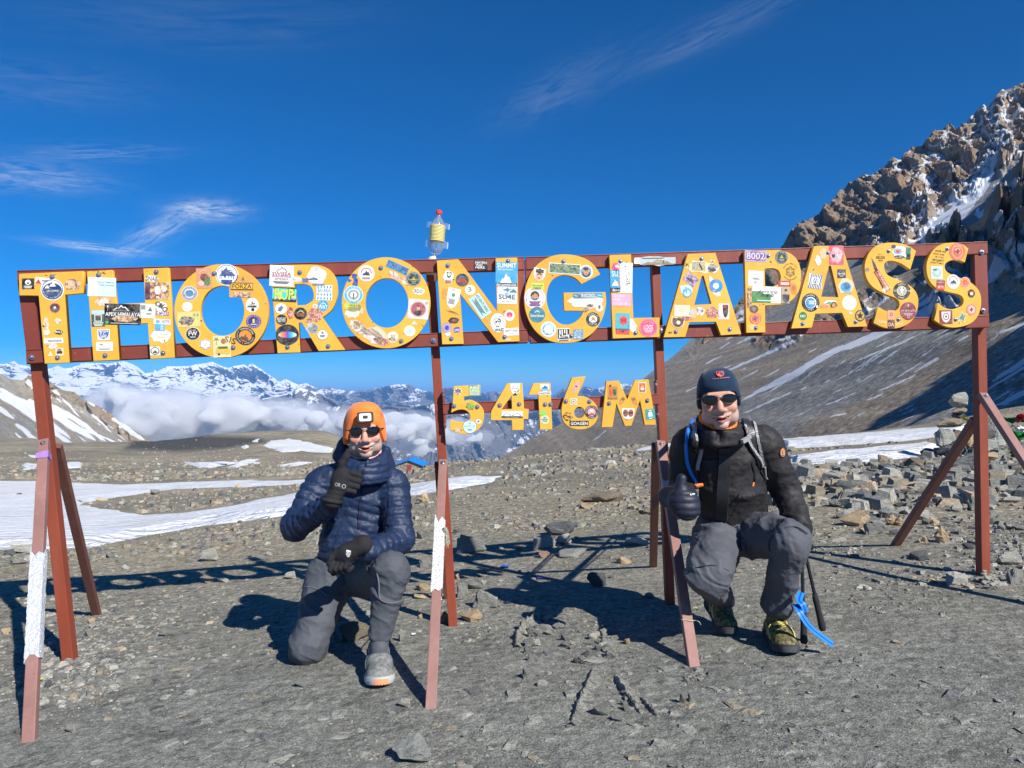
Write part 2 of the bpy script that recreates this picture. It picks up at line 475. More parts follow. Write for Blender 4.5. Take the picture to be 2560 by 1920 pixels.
RSKY = [(990, 1040), (1060, 1000), (1120, 965), (1180, 930), (1240, 900), (1300, 868), (1370, 835), (1420, 795), (1465, 762), (1483, 744), (1500, 722), (1530, 708), (1560, 690), (1594, 654), (1625, 615), (1660, 565), (1690, 530), (1720, 508), (1750, 475), (1790, 450), (1815, 412), (1840, 398), (1870, 386), (1905, 368), (1950, 345), (1967, 322), (1995, 320), (2020, 300), (2050, 282), (2070, 288), (2110, 250), (2145, 238), (2160, 202), (2185, 190), (2212, 180), (2400, 110), (2700, 60), (3100, 60)]
RBASE_Y = [(990, 420), (1060, 300), (1180, 210), (1300, 150), (1450, 95), (1750, 72), (2212, 70), (3100, 70)]
RSKY_Y = [(990, 460), (1060, 430), (1300, 480), (1500, 540), (1900, 600), (2212, 640), (3100, 700)]
NC, NR = 760, 460
pc = np.concatenate([np.linspace(990, 2260, 700), np.linspace(2262, 3100, 60)])
tt = np.linspace(0, 1, NR)
ysk = interp_pts(RSKY, pc); yb = np.full(pc.shape, 1060.)-interp_pts([(990, 0), (1400, 20), (2212, 90), (3100, 120)], pc)
Yb = interp_pts(RBASE_Y, pc); Yr = interp_pts(RSKY_Y, pc)
T, PC = np.meshgrid(tt, pc, indexing='ij')
PYm = yb[None, :]*(1-T)+ysk[None, :]*T
def slope_depth(px, py, a, b, c, ymax, s=.0007):
    """depth of a tilted plane z = aX + bY + c seen at (px, py), levelling into a steep face at depth ymax"""
    q = (a*(px-CXD)/FD+b+(py-HYD)/FD)/-c
    e = 1/ymax
    return 1/(e+s*np.logaddexp(0, (q-e)/s))


line = HYD-(.6*(PC-CXD)/FD-.07)*FD
YY = slope_depth(PC, PYm, .6, -.07, -19.9, 620+260*np.clip((line-PYm)/250, -.3, 1.2))
CRAG = [[(1470, 762), (1600, 635), (1690, 510), (1830, 380), (1960, 300), (2110, 215), (2240, 150), (3100, 20), (3100, 300), (2230, 320), (2160, 380), (2130, 400), (2080, 430), (2020, 440), (2000, 480), (1960, 560), (1840, 560), (1700, 640), (1620, 700), (1500, 765)],
        [(2240, 330), (2170, 400), (2130, 470), (2110, 540), (2150, 600), (2240, 640), (3100, 600), (3100, 300)],
        [(1990, 520), (2060, 490), (2110, 520), (2100, 600), (2060, 660), (2020, 680), (1990, 640)],
        [(1640, 735), (1760, 690), (1930, 600), (1950, 620), (1800, 700), (1660, 750)]]
cm = np.full(PC.shape, -1e3)
wobn = fbm(PC*.02, PYm*.02, 1, 4)*34
for p in CRAG: cm = np.maximum(cm, poly_sdf(PC, PYm, p))
cm = sstep(-10, 22, cm+wobn)
X0 = (PC-CXD)*YY/FD; Z0 = EYE-(PYm-HYD)*YY/FD
# rock masses: tilted slabs and blocks; depth noise that pushes faces out of the slope
sx_, sy_, sz_ = X0, YY, Z0
mx_, mz_ = PC*.38, -PYm*.38; dip = mz_*.80+mx_*.60; tng = mx_*.80-mz_*.60
f1, f2, rv = worley(tng/58+fbm(sx_/25, sz_/25, 0, 3)*.5, sy_/60, dip/15)
g1, g2, rv2 = worley(tng/12+fbm(sx_/9, sz_/9, 0, 3)*.4, sy_/24, dip/6.5, 9)
blocks = (f2-f1)*15*(.35+rv)+(rv-.4)*13+(g2-g1)*2.6+(rv2-.5)*3.4
blocks = blocks+ridged(tng/46, dip/30, 3, 6, .58)*17+fbm(mx_/5, sy_/9, mz_/5, 4)*2.6
strata = fbm(dip/2.6, tng/30, 0, 3)*.9
out = cm*(blocks+strata-3)*(1-.72*sstep(500, 600, PYm))
scree = fbm(sx_/40, sz_/16, 3, 4)*1.8+fbm(sx_/6, sy_/6, 3, 3)*.20
edge = sstep(0, .05, T)*1.0
OX = X0-out*.45; OY = YY-out*.80; OZ = Z0+out*.30+scree*(1-cm)*edge
# streak coordinates: down the fall line (about 27 degrees across the view) and across it
ca, sa = math.cos(R(29)), math.sin(R(29))
along = (PC*ca-PYm*sa); across = (PC*sa+PYm*ca)
back = np.stack([OX[-1], OY[-1]+60, OZ[-1]-30], 1)[None]; back2 = np.stack([OX[-1], OY[-1]+300, OZ[-1]-260], 1)[None]
Pm = np.concatenate([np.stack([OX, OY, OZ], 2), back, back2])
ex = lambda a: np.concatenate([a, a[-1:], a[-1:]])


def streak_polys(lines, px, py):
    """long snow streaks: list of (x0,y0,x1,y1,half width); tapered, wobbly"""
    m = np.full(px.shape, -50.)
    for x0, y0, x1, y1, w in lines:
        ex_, ey_ = x1-x0, y1-y0; L = math.hypot(ex_, ey_)
        t = ((px-x0)*ex_+(py-y0)*ey_)/L/L; d = ((px-x0)*ey_-(py-y0)*ex_)/L
        d = d+fbm(t*L*.012, w+x0, 0, 3)*w*.9
        prof = np.sqrt(np.clip(4*t*(1-t), 0, 1))*.7+.3*np.clip(1-t, 0, 1)
        m = np.maximum(m, np.where((t > 0) & (t < 1), w*prof-np.abs(d), -50))
    return m


ST = [(2240, 545, 1600, 868, 12), (2120, 590, 1900, 700, 5), (2230, 560, 2110, 620, 13), (2010, 670, 1840, 755, 4), (1720, 735, 1500, 832, 3),
      (2000, 720, 1850, 800, 2.5), (1960, 745, 1830, 795, 2.5), (2260, 700, 2150, 740, 4), (2240, 770, 2140, 832, 7), (2230, 790, 2130, 850, 4), (2230, 845, 2150, 880, 7),
      (2030, 780, 1970, 808, 4), (1980, 812, 1890, 845, 3), (1910, 850, 1870, 865, 3), (1850, 848, 1780, 875, 2), (1830, 900, 1790, 910, 3), (1800, 765, 1770, 775, 4),
      (1700, 850, 1600, 895, 2), (1580, 790, 1530, 810, 1.6), (1560, 830, 1520, 850, 1.6), (2105, 625, 2060, 650, 6), (2000, 640, 1960, 665, 4), (1920, 640, 1890, 665, 3),
      (1900, 660, 1780, 720, 2.5), (1670, 700, 1610, 730, 3), (1640, 720, 1590, 745, 2.5), (1310, 930, 1280, 950, 2), (1440, 905, 1410, 922, 1.6), (1130, 955, 1110, 968, 1.5),
      (2150, 350, 2010, 525, 17), (2100, 420, 1970, 520, 9), (2060, 470, 1960, 530, 5), (2190, 210, 2080, 275, 8), (2230, 240, 2110, 300, 5), (2050, 300, 1990, 350, 3),
      (2010, 350, 1960, 420, 4), (1990, 455, 1975, 500, 7), (2180, 300, 2080, 420, 6), (2230, 480, 2190, 560, 10), (2180, 560, 2130, 600, 9)]
for k in range(90):
    x = rnd.uniform(1500, 2260); y = rnd.uniform(660, 900); L = rnd.uniform(15, 70)
    if y < interp_pts(RSKY, x)+30: continue
    ST.append((x, y, x-L*.88, y+L*.47, rnd.uniform(.8, 2.2)))
smk = streak_polys(ST, PC, PYm)
gul = (fbm(PC*.035, PYm*.035, 7, 5)-.12)*sstep(0, 1, (PC-1850)/200)*(1-sstep(520, 620, PYm))*42
snowv = np.maximum(smk, gul*np.where(cm > .2, .75, 1)-cm*4-5)
snowv = np.maximum(snowv, (1-sstep(.02, .16, f2-f1))*cm*sstep(1780, 1950, PC)*14-8+6*fbm(PC*.02, PYm*.02, 4, 3))
brownm = sstep(-.2, .25, fbm(along*.0035, across*.016, 3, 4)+.25-(PC-1500)/1700)


def m_flank(nt):
    co = nt.add('ShaderNodeTexCoord').outputs['Object']
    al = nt.add('ShaderNodeAttribute', attribute_name='along').outputs['Fac']; ac = nt.add('ShaderNodeAttribute', attribute_name='across').outputs['Fac']
    crag = nt.add('ShaderNodeAttribute', attribute_name='crag').outputs['Fac']; sn = nt.add('ShaderNodeAttribute', attribute_name='snow').outputs['Fac']
    br = nt.add('ShaderNodeAttribute', attribute_name='brown').outputs['Fac']
    sv = nt.add('ShaderNodeCombineXYZ', {0: nt.math('MULTIPLY', al, .010), 1: nt.math('MULTIPLY', ac, .11), 2: 0.0}).outputs[0]
    st = nt.noise(1.0, sv, 6, .7)
    st2 = nt.noise(4.0, sv, 5, .7)
    grain = nt.noise(1.1, co, 6, .85); g2 = nt.noise(.25, co, 6, .8)
    scree = nt.mix(nt.ramp(st, [(.35, 0.), (.65, 1.)]), (.22, .218, .20), (.345, .33, .295))
    scree = nt.mix(nt.math('MULTIPLY', br, .8), scree, nt.mix(st2, (.28, .225, .165), (.40, .32, .23)))
    scree = nt.mix(1.0, scree, nt.ramp(grain, [(.36, .42), (.5, .95), (.66, 1.9)]), 'MULTIPLY')
    scree = nt.mix(1.0, scree, nt.ramp(st2, [(.3, .8), (.7, 1.22)]), 'MULTIPLY')
    rock = nt.mix(nt.ramp(nt.noise(.045, co, 5, .6), [(.35, 0.), (.62, 1.)]), (.34, .275, .195), (.45, .30, .19))
    rock = nt.mix(nt.ramp(g2, [(.45, 0.), (.7, 1.)]), rock, (.22, .195, .16))
    rock = nt.mix(1.0, rock, nt.ramp(nt.noise(.9, co, 5, .75), [(.3, .55), (.7, 1.35)]), 'MULTIPLY')
    base = nt.mix(crag, scree, rock)
    nz = nt.add('ShaderNodeSeparateXYZ', {0: nt.add('ShaderNodeNewGeometry').outputs['Normal']}).outputs[2]
    sthr = nt.math('ADD', nt.math('ADD', sn, nt.math('MULTIPLY', nt.math('SUBTRACT', st2, .5), 9)), nt.math('MULTIPLY', nt.math('SUBTRACT', grain, .5), 9))
    sthr = nt.math('ADD', sthr, nt.math('MULTIPLY', nt.math('MULTIPLY', crag, nt.math('SUBTRACT', nz, .50)), 11))
    sf = nt.ramp(sthr, [(0.0, 0.), (1.0, 1.)])
    base = nt.mix(sf, base, (.78, .80, .83))
    n = bump(nt, grain, 1.0, .7)
    n = bump(nt, nt.math('MULTIPLY', nt.noise(.33, co, 6, .75), crag), 4.0, .9, n)
    return {'Base Color': base, 'Roughness': .9, 'Specular IOR Level': .15, 'Normal': n}


M_flank = shader('scree_and_crag', m_flank)
tag(grid_mesh('mountain_flank', Pm, M_flank, smooth=False, attrs={'along': ex(along), 'across': ex(across), 'crag': ex(cm), 'snow': ex(snowv), 'brown': ex(brownm)}), kind='structure')

# ---------------------------------------------------------------- snow-streaked slope on the left
LSKY = [(-500, 640), (-200, 740), (-60, 790), (0, 808), (26, 820), (50, 823), (64, 812), (85, 822), (112, 829), (140, 845), (165, 850), (181, 863), (205, 876), (225, 886), (236, 890), (258, 911), (280, 924), (301, 937), (331, 955), (360, 975), (400, 1010)]
pc = np.linspace(-500, 400, 420); tt = np.linspace(0, 1, 150)
ysk = interp_pts(LSKY, pc); yb = np.full(pc.shape, 1012.)
T, PC = np.meshgrid(tt, pc, indexing='ij'); PYm = yb[None]*(1-T)+np.minimum(ysk, 1008)[None]*T
Yb = interp_pts([(-500, 240), (400, 330)], pc); Yr = interp_pts([(-500, 800), (0, 720), (200, 600), (400, 420)], pc)
YY = slope_depth(PC, PYm, -.44, -.27, -30.0, 620.0)
X0 = (PC-CXD)*YY/FD; Z0 = EYE-(PYm-HYD)*YY/FD
rk = np.full(PC.shape, -1e3)
for p in [[(55, 805), (70, 800), (120, 820), (190, 858), (186, 880), (150, 870), (100, 850), (62, 838)], [(190, 870), (240, 880), (310, 940), (335, 960), (300, 962), (250, 925), (205, 895)]]:
    rk = np.maximum(rk, poly_sdf(PC, PYm, p))
rk = sstep(-6, 6, rk+fbm(PC*.05, PYm*.05, 0, 3)*6)
f1, f2, rv = worley(X0/22, YY/40, Z0/16)
out = rk*((f2-f1)*14+(rv-.4)*9+fbm(X0/6, YY/8, Z0/6, 3)*3)+fbm(X0/50, Z0/20, 1, 4)*3
OX, OY, OZ = X0, YY-out*.8, Z0+out*.35
LS = [(-60, 815, 190, 985, 8), (0, 838, 150, 950, 9), (60, 862, 205, 955, 11), (105, 870, 230, 950, 7), (150, 915, 275, 968, 3.5), (-30, 865, 30, 905, 7), (30, 915, 110, 975, 6), (32, 935, 100, 1000, 4),
      (0, 952, 60, 985, 3), (190, 885, 240, 935, 3), (245, 905, 320, 955, 5), (120, 845, 175, 905, 3), (60, 825, 110, 862, 7), (130, 945, 165, 970, 6), (285, 935, 320, 958, 3), (200, 870, 215, 885, 2)]
for k in range(40):
    x = rnd.uniform(20, 300); y = rnd.uniform(860, 970); L = rnd.uniform(8, 30)
    LS.append((x, y, x+L*.85, y+L*.6, rnd.uniform(.7, 1.8)))
smk = streak_polys(LS, PC, PYm)
ca, sa = math.cos(R(-36)), math.sin(R(-36))
along = (PC*ca-PYm*sa); across = (PC*sa+PYm*ca)
back = np.stack([OX[-1], OY[-1]+60, OZ[-1]-30], 1)[None]; back2 = np.stack([OX[-1], OY[-1]+300, OZ[-1]-260], 1)[None]
brownm = np.clip(.55+fbm(along*.01, across*.03, 3, 4), 0, 1)
tag(grid_mesh('mountain_slope', np.concatenate([np.stack([OX, OY, OZ], 2), back, back2]), M_flank, smooth=False,
              attrs={'along': ex(along), 'across': ex(across), 'crag': ex(rk*.55), 'snow': ex(smk), 'brown': ex(brownm)}), kind='structure')

# ---------------------------------------------------------------- far snow range
FSKY = [(-600, 760), (-200, 785), (-60, 780), (0, 786), (19, 779), (34, 786), (56, 790), (70, 799), (103, 796), (129, 789), (150, 797), (172, 785), (193, 784), (223, 784), (249, 782), (271, 780), (292, 790), (314, 807), (339, 799), (344, 803), (365, 792), (408, 790), (434, 784), (449, 780), (468, 790), (485, 794), (516, 785), (526, 791), (535, 783), (559, 799), (593, 822), (606, 824), (619, 819), (644, 831), (662, 827), (687, 840), (713, 837), (748, 844), (786, 843), (825, 835), (859, 830), (885, 831), (911, 844), (945, 846), (954, 836), (980, 838), (1015, 853), (1071, 844), (1097, 855), (1132, 855), (1158, 859), (1198, 853), (1219, 837), (1238, 848), (1268, 834), (1285, 841), (1306, 834), (1350, 828), (1420, 845), (1700, 850), (2200, 830), (2800, 820)]


def m_range(nt):
    co = nt.add('ShaderNodeTexCoord').outputs['Object']
    nz = nt.add('ShaderNodeSeparateXYZ', {0: nt.add('ShaderNodeNewGeometry').outputs['Normal']})
    sn = nt.add('ShaderNodeAttribute', attribute_name='snow').outputs['Fac']
    k = nt.noise(.012, nt.mapping(co, (1, .6, .7)), 7, .75)
    f = nt.math('ADD', sn, nt.math('MULTIPLY', nt.math('SUBTRACT', k, .5), 1.0))
    f = nt.math('ADD', f, nt.math('MULTIPLY', nt.math('SUBTRACT', nz.outputs[2], .62), .8))
    rock = nt.mix(k, (.10, .095, .09), (.21, .19, .17))
    base = nt.mix(nt.ramp(f, [(.44, 0.), (.56, 1.)]), rock, (.80, .81, .83))
    return {'Base Color': base, 'Roughness': .9, 'Specular IOR Level': .1, 'Normal': bump(nt, k, 25., .8)}


M_range = shader('snowy_range', m_range)


def far_range(name, sky, px0, px1, n, rows, Yt, Yb_, pyb, amp, snow_top, snow_fade, seed, sscale=1.0):
    pc = np.linspace(px0, px1, n); tt = np.linspace(0, 1, rows)
    ys = interp_pts(sky, pc); T, PC = np.meshgrid(tt, pc, indexing='ij')
    PY = pyb*(1-T)+ys[None]*T; YY = Yb_*(1-T)+Yt*T
    X0 = (PC-CXD)*YY/FD; Z0 = EYE-(PY-HYD)*YY/FD
    rg = ridged(X0/620/sscale+seed+Z0/1500, YY/2600+seed, Z0/2000, 7, .6)
    fz = fbm(X0/160, YY/300, Z0/160+seed, 5, .6)
    o = (rg-.55)*amp+fz*amp*.20
    fade = 1-.75*sstep(.9, 1, T)
    OY = YY-o*fade*2.0; OZ = Z0+o*fade*.40*(1-T); OX = X0+fbm(X0/300, Z0/300, seed, 4)*60*(1-T)
    PE = PY+24*sstep(560, 700, PC)
    sn = snow_top*sstep(snow_fade[0], snow_fade[1], -PE+10*fbm(PC*.02, PY*.03, seed, 3))-.10+.95*(.5-ridged(PC*.06+PY*.03, PY*.035, seed, 5))+.25*fbm(PC*.03, PY*.04, seed, 3)
    bk = np.stack([OX[-1], OY[-1]+1500, OZ[-1]-900], 1)[None]
    return tag(grid_mesh(name, np.concatenate([np.stack([OX, OY, OZ], 2), bk]), M_range, smooth=False, attrs={'snow': np.concatenate([sn, sn[-1:]])}), kind='structure')


far_range('mountain_range', FSKY, -600, 1600, 1100, 200, 13000, 8800, 1035, 900, 1.18, (-885, -815), 2.0)
SPUR = [(330, 940), (400, 900), (470, 885), (510, 868), (560, 862), (620, 850), (650, 838), (690, 850), (730, 872), (790, 905), (850, 940), (900, 1000)]
far_range('mountain_spur', SPUR, 330, 900, 300, 90, 8300, 7000, 1010, 260, .42, (-900, -850), 5.0, .7)
RL = [(600, 900), (700, 880), (800, 872), (880, 880), (960, 868), (1040, 885), (1100, 905), (1180, 880), (1260, 872), (1350, 880), (1600, 870)]
far_range('mountain_foothills', RL, 560, 1600, 420, 100, 7600, 6000, 1040, 320, -.9, (-860, -850), 8.0)


# ---------------------------------------------------------------- haze
def box_mesh(name, lo, hi, mat):
    x0, y0, z0 = lo; x1, y1, z1 = hi
    v = [(x0, y0, z0), (x1, y0, z0), (x1, y1, z0), (x0, y1, z0), (x0, y0, z1), (x1, y0, z1), (x1, y1, z1), (x0, y1, z1)]
    return mesh(name, v, [(0, 3, 2, 1), (4, 5, 6, 7), (0, 1, 5, 4), (1, 2, 6, 5), (2, 3, 7, 6), (3, 0, 4, 7)], mat)


hm = bpy.data.materials.new('thin_air'); hm.use_nodes = True; nt = NT(hm.node_tree)
pv = nt.add('ShaderNodeVolumePrincipled', {'Color': (.24, .52, 1.0, 1), 'Density': 5.0e-5, 'Anisotropy': 0.0})
nt.add('ShaderNodeOutputMaterial', {'Volume': pv.outputs[0]})
tag(box_mesh('haze', (-62000, -62000, -1250), (62000, 62000, 700), hm), kind='stuff')


# ---------------------------------------------------------------- cumulus bank in the valley, between the near hills and the range
def cloud_bank(name, puffs, Yc, seed, h=24., dens=.045, grow=0.):
    R_ = random.Random(seed); B = []
    for px, py, rx, ry in puffs:
        for i in range(max(3, int(rx/9))):
            t = R_.uniform(-1, 1); Y = Yc+R_.uniform(-500, 500); k = Y/FD
            x = px+t*rx; y = py+R_.uniform(-.25, .5)*ry; r = ry*R_.uniform(.5, .95)*(1-.35*t*t)
            B.append((((x-CXD)*k), Y, EYE-(y-HYD)*k, r*k, r*k*R_.uniform(1.0, 1.8)))
    B = np.array(B); lo = np.array([B[:, 0].min()-B[:, 4].max(), B[:, 1].min()-B[:, 4].max(), B[:, 2].min()-B[:, 3].max()])-60; hi = np.array([B[:, 0].max()+B[:, 4].max(), B[:, 1].max()+B[:, 4].max(), B[:, 2].max()+B[:, 3].max()])+60
    class C:
        sub = []
        def bounds(s, pad): return lo, hi
        def f(s, P):
            d = np.full(P.shape[:-1], 1e4)
            for x, y, z, r, rh in B:
                e = (np.sqrt(((P[..., 0]-x)/rh)**2+((P[..., 1]-y)/rh)**2+((P[..., 2]-z)/r)**2)-1)*r
                d = np.minimum(d, e)
            n = fbm(P[..., 0]/190, P[..., 1]/190, P[..., 2]/130+seed, 4, .55)
            return d-80*n-12-grow
    V, F = Blob.net(C(), h)
    mname = 'cloud_vapour_%d' % int(dens*10000)
    m = bpy.data.materials.get(mname)
    if m is None:
        m = bpy.data.materials.new(mname); m.use_nodes = True; nt = NT(m.node_tree)
        v = nt.add('ShaderNodeVolumePrincipled', {'Color': (1, 1, 1, 1), 'Density': dens, 'Anisotropy': 0.0}); nt.add('ShaderNodeOutputMaterial', {'Volume': v.outputs[0]})
    return tag(fast_mesh(name, V, F, m, smooth=True), kind='stuff')
# ---------------------------------------------------------------- the sign: painted steel frame, yellow board letters, stickers
TA = .0965; AL = math.atan(TA); EXS = Vector((math.cos(AL), math.sin(AL), 0)); EN = Vector((-math.sin(AL), math.cos(AL), 0))
ORG = Vector((0, 4.1326, 0))          # the plane of the letter fronts passes here; s runs along it, n goes away from the camera


def on_sign(x, y, n=0.0):
    """point on the sign's own vertical plane (n metres behind the letter fronts) seen at source pixel x, y"""
    u = (x-CXS)/FS
    c = 4.1326+n*math.sqrt(1+TA*TA)
    Y = c/(1-TA*u)
    return S(x, y, Y)


def to_loc(p): d = p-ORG; return d.dot(EXS), p.z
def from_loc(s, n, z): v = ORG+EXS*s+EN*n; return Vector((v.x, v.y, z))


def ray_ground(px, py):
    lo, hi = 1.5, 60.
    for _ in range(3):
        Y = np.linspace(lo, hi, 90); u = (px-CXD)/FD
        b = (EYE-(py-HYD)*Y/FD) < ground(u*Y, Y)
        i = int(np.argmax(b)) if b.any() else 89
        lo, hi = Y[max(i-1, 0)], Y[i]
    return D(px, py, hi)


ZR = {1: (0, 580, 3.456), 2: (640, 580, 3.456), 3: (1280, 560, 3.456), 4: (1920, 560, 3.456), 5: (1080, 900, 3.6867)}


def zsrc(reg, x, y): a, b, k = ZR[reg]; return a+x/k, b+y/k


def catmull(pts, sub=6):
    """points with a third item are sharp corners; the rest is smoothed"""
    n = len(pts); out = []
    for i in range(n):
        p0, p1, p2, p3 = pts[i-1], pts[i], pts[(i+1) % n], pts[(i+2) % n]
        out.append((p1[0], p1[1]))
        if len(p1) > 2 and len(p2) > 2: continue
        a = p1 if len(p1) > 2 else p0; d = p2 if len(p2) > 2 else p3
        for k in range(1, sub):
            t = k/sub
            q = [.5*((2*p1[c])+(-a[c]+p2[c])*t+(2*a[c]-5*p1[c]+4*p2[c]-d[c])*t*t+(-a[c]+3*p1[c]-3*p2[c]+d[c])*t**3) for c in (0, 1)]
            out.append(tuple(q))
    return out


def ell(cx, cy, rx, ry, n=56): return [(cx+rx*math.cos(2*math.pi*k/n), cy+ry*math.sin(2*math.pi*k/n)) for k in range(n)]


def K(*p): return [(a, b, 1) for a, b in p]


def m_yellow(nt):
    co = nt.add('ShaderNodeTexCoord').outputs['Object']
    n1 = nt.noise(3.2, co, 5, .6); n2 = nt.noise(16, co, 5, .7); n3 = nt.noise(60, co, 4, .75)
    base = nt.mix(nt.ramp(n1, [(.3, 0.), (.7, 1.)]), (.86, .475, .060), (.68, .36, .045))
    base = nt.mix(nt.math('MULTIPLY', nt.ramp(n2, [(.55, 0.), (.68, 1.)]), .35), base, (.87, .55, .16))
    chip = nt.ramp(nt.math('ADD', nt.math('MULTIPLY', n2, .6), nt.math('MULTIPLY', n3, .5)), [(.675, 0.), (.70, 1.)])
    base = nt.mix(chip, base, (.10, .045, .02))
    # chipped, worn rims
    nz = nt.add('ShaderNodeNewGeometry').outputs['Pointiness']
    rim = nt.ramp(nz, [(.52, 0.), (.56, 1.)])
    rimn = nt.math('MULTIPLY', rim, nt.ramp(n3, [(.42, 0.), (.56, 1.)]))
    base = nt.mix(rimn, base, (.12, .06, .03))
    return {'Base Color': base, 'Roughness': nt.ramp(n2, [(.3, .38), (.7, .6)]), 'Specular IOR Level': .4, 'Normal': bump(nt, nt.math('SUBTRACT', n1, chip), .004, .6)}


def m_paint(name, c1, c2, rust, wear=.62):
    def f(nt):
        co = nt.add('ShaderNodeTexCoord').outputs['Object']
        n1 = nt.noise(4, co, 5, .6); n2 = nt.noise(38, co, 5, .75); n3 = nt.noise(9, nt.mapping(co, (1, 1, .12)), 5, .7)
        base = nt.mix(nt.ramp(n1, [(.3, 0.), (.7, 1.)]), c1, c2)
        base = nt.mix(nt.math('MULTIPLY', nt.ramp(n3, [(.5, 0.), (.75, 1.)]), .4), base, tuple(min(1, q*1.5+.03) for q in c2))
        base = nt.mix(nt.ramp(n2, [(wear, 0.), (wear+.03, 1.)]), base, rust)
        return {'Base Color': base, 'Roughness': nt.ramp(n2, [(.3, .42), (.7, .62)]), 'Specular IOR Level': .4, 'Normal': bump(nt, n2, .002, .5)}
    return shader(name, f)


M_yel = shader('yellow_board_paint', m_yellow)
M_red = m_paint('red_oxide_paint', (.19, .042, .028), (.24, .056, .036), (.42, .36, .32), .67)
M_post = m_paint('red_post_paint', (.27, .056, .026), (.22, .048, .024), (.12, .05, .03), .69)
M_fade = m_paint('faded_brace_paint', (.25, .125, .105), (.31, .165, .14), (.18, .07, .05), .66)
M_darkred = m_paint('dark_brace_paint', (.15, .060, .045), (.19, .075, .055), (.09, .04, .03), .66)
M_steel = pmat('bolt_steel', (.45, .45, .46), .32, .5, .9)
M_hole = pmat('bolt_rust', (.05, .025, .015), .8)

sign = empty('pass_sign', from_loc(0, .1, gz(0, 4.23)))
tag(sign, 'long red steel frame with yellow letters THORONGLAPASS and 5416M covered in stickers', 'sign')
bpy.context.view_layer.update()
INV = sign.matrix_world.inverted()


def adopt(o, parent):
    """parent while leaving mesh coordinates in world space"""
    o.parent = parent
    base = parent
    while base.parent is not None: base = base.parent
    if parent is base: o.matrix_parent_inverse = Matrix.Translation(-base.location)
    return o


def tomesh(o):
    dg = bpy.context.evaluated_depsgraph_get(); dg.update()
    me = bpy.data.meshes.new_from_object(o.evaluated_get(dg), depsgraph=dg)
    return me


def curve_plate(outlines, half, bev=0.0015):
    cu = bpy.data.curves.new('tmp', 'CURVE'); cu.dimensions = '2D'; cu.fill_mode = 'BOTH'
    cu.extrude = half-bev; cu.bevel_depth = bev; cu.bevel_resolution = 1; cu.offset = -bev
    for ol in outlines:
        sp = cu.splines.new('POLY'); sp.points.add(len(ol)-1)
        for i, (a, b) in enumerate(ol): sp.points[i].co = (a, b, 0, 1)
        sp.use_cyclic_u = True
    o = bpy.data.objects.new('tmp', cu); COL.objects.link(o)
    me = tomesh(o); bpy.data.objects.remove(o); bpy.data.curves.remove(cu)
    return me


def letter(label, reg, outer, holes=(), thick=.03, sub=6):
    outs = []
    for ol in [outer]+list(holes):
        pts = [to_loc(on_sign(*zsrc(reg, x, y))) for x, y in catmull(ol, sub)]
        outs.append(pts)
    me = curve_plate(outs, thick/2)
    n = len(me.vertices); co = np.empty(n*3); me.vertices.foreach_get('co', co); co = co.reshape(-1, 3)
    W3 = np.array(ORG)[None]+co[:, :1]*np.array(EXS)+(thick/2-co[:, 2:3])*np.array(EN); W3[:, 2] = co[:, 1]
    me.vertices.foreach_set('co', W3.ravel()); me.flip_normals()
    o = link('letter', me, M_yel); o['label'] = label
    return adopt(o, sign)


def beam(name, A, B, w, d, mat, parent=sign, side=None, bev=.004):
    """square tube from A to B, w across the view, d in depth"""
    A, B = Vector(A), Vector(B); ax = (B-A).normalized(); L = (B-A).length
    sd_ = (side or EXS); sd_ = (sd_-ax*sd_.dot(ax)).normalized(); up = ax.cross(sd_)
    bm = bmesh.new(); bmesh.ops.create_cube(bm, size=1)
    for v in bm.verts: v.co = A+ax*(v.co.z+.5)*L+sd_*v.co.x*w+up*v.co.y*d
    bmesh.ops.bevel(bm, geom=bm.edges[:], offset=bev, segments=2, profile=.6, affect='EDGES')
    bmesh.ops.recalc_face_normals(bm, faces=bm.faces)
    me = bpy.data.meshes.new(name); bm.to_mesh(me); bm.free()
    o = link(name, me, mat)
    return adopt(o, parent) if parent else o


_bolt = None


def bolt(p, parent, axis=None, r=.0085):
    """dome-headed bolt on a washer, at world point p facing the camera side"""
    global _bolt
    if _bolt is None:
        bm = bmesh.new()
        bmesh.ops.create_cone(bm, cap_ends=True, segments=14, radius1=1.5, radius2=1.5, depth=.25, matrix=Matrix.Translation((0, 0, .12)))
        bmesh.ops.create_cone(bm, cap_ends=True, segments=6, radius1=.98, radius2=.9, depth=.7, matrix=Matrix.Translation((0, 0, .55)))
        bmesh.ops.create_uvsphere(bm, u_segments=10, v_segments=6, radius=.72, matrix=Matrix.Translation((0, 0, .8)))
        me = bpy.data.meshes.new('bolt'); bm.to_mesh(me); bm.free(); me.materials.append(M_steel); _bolt = me
    o = bpy.data.objects.new('bolt', _bolt); COL.objects.link(o)
    ax = axis or -EN
    m = Matrix.Translation(p) @ ax.to_track_quat('Z', 'Y').to_matrix().to_4x4() @ Matrix.Scale(r, 4)
    o.parent = parent
    base = parent
    while base.parent is not None: base = base.parent
    o.matrix_parent_inverse = Matrix.Identity(4)
    o.matrix_local = (Matrix.Translation(-base.location) @ m) if parent is base else m
    return o


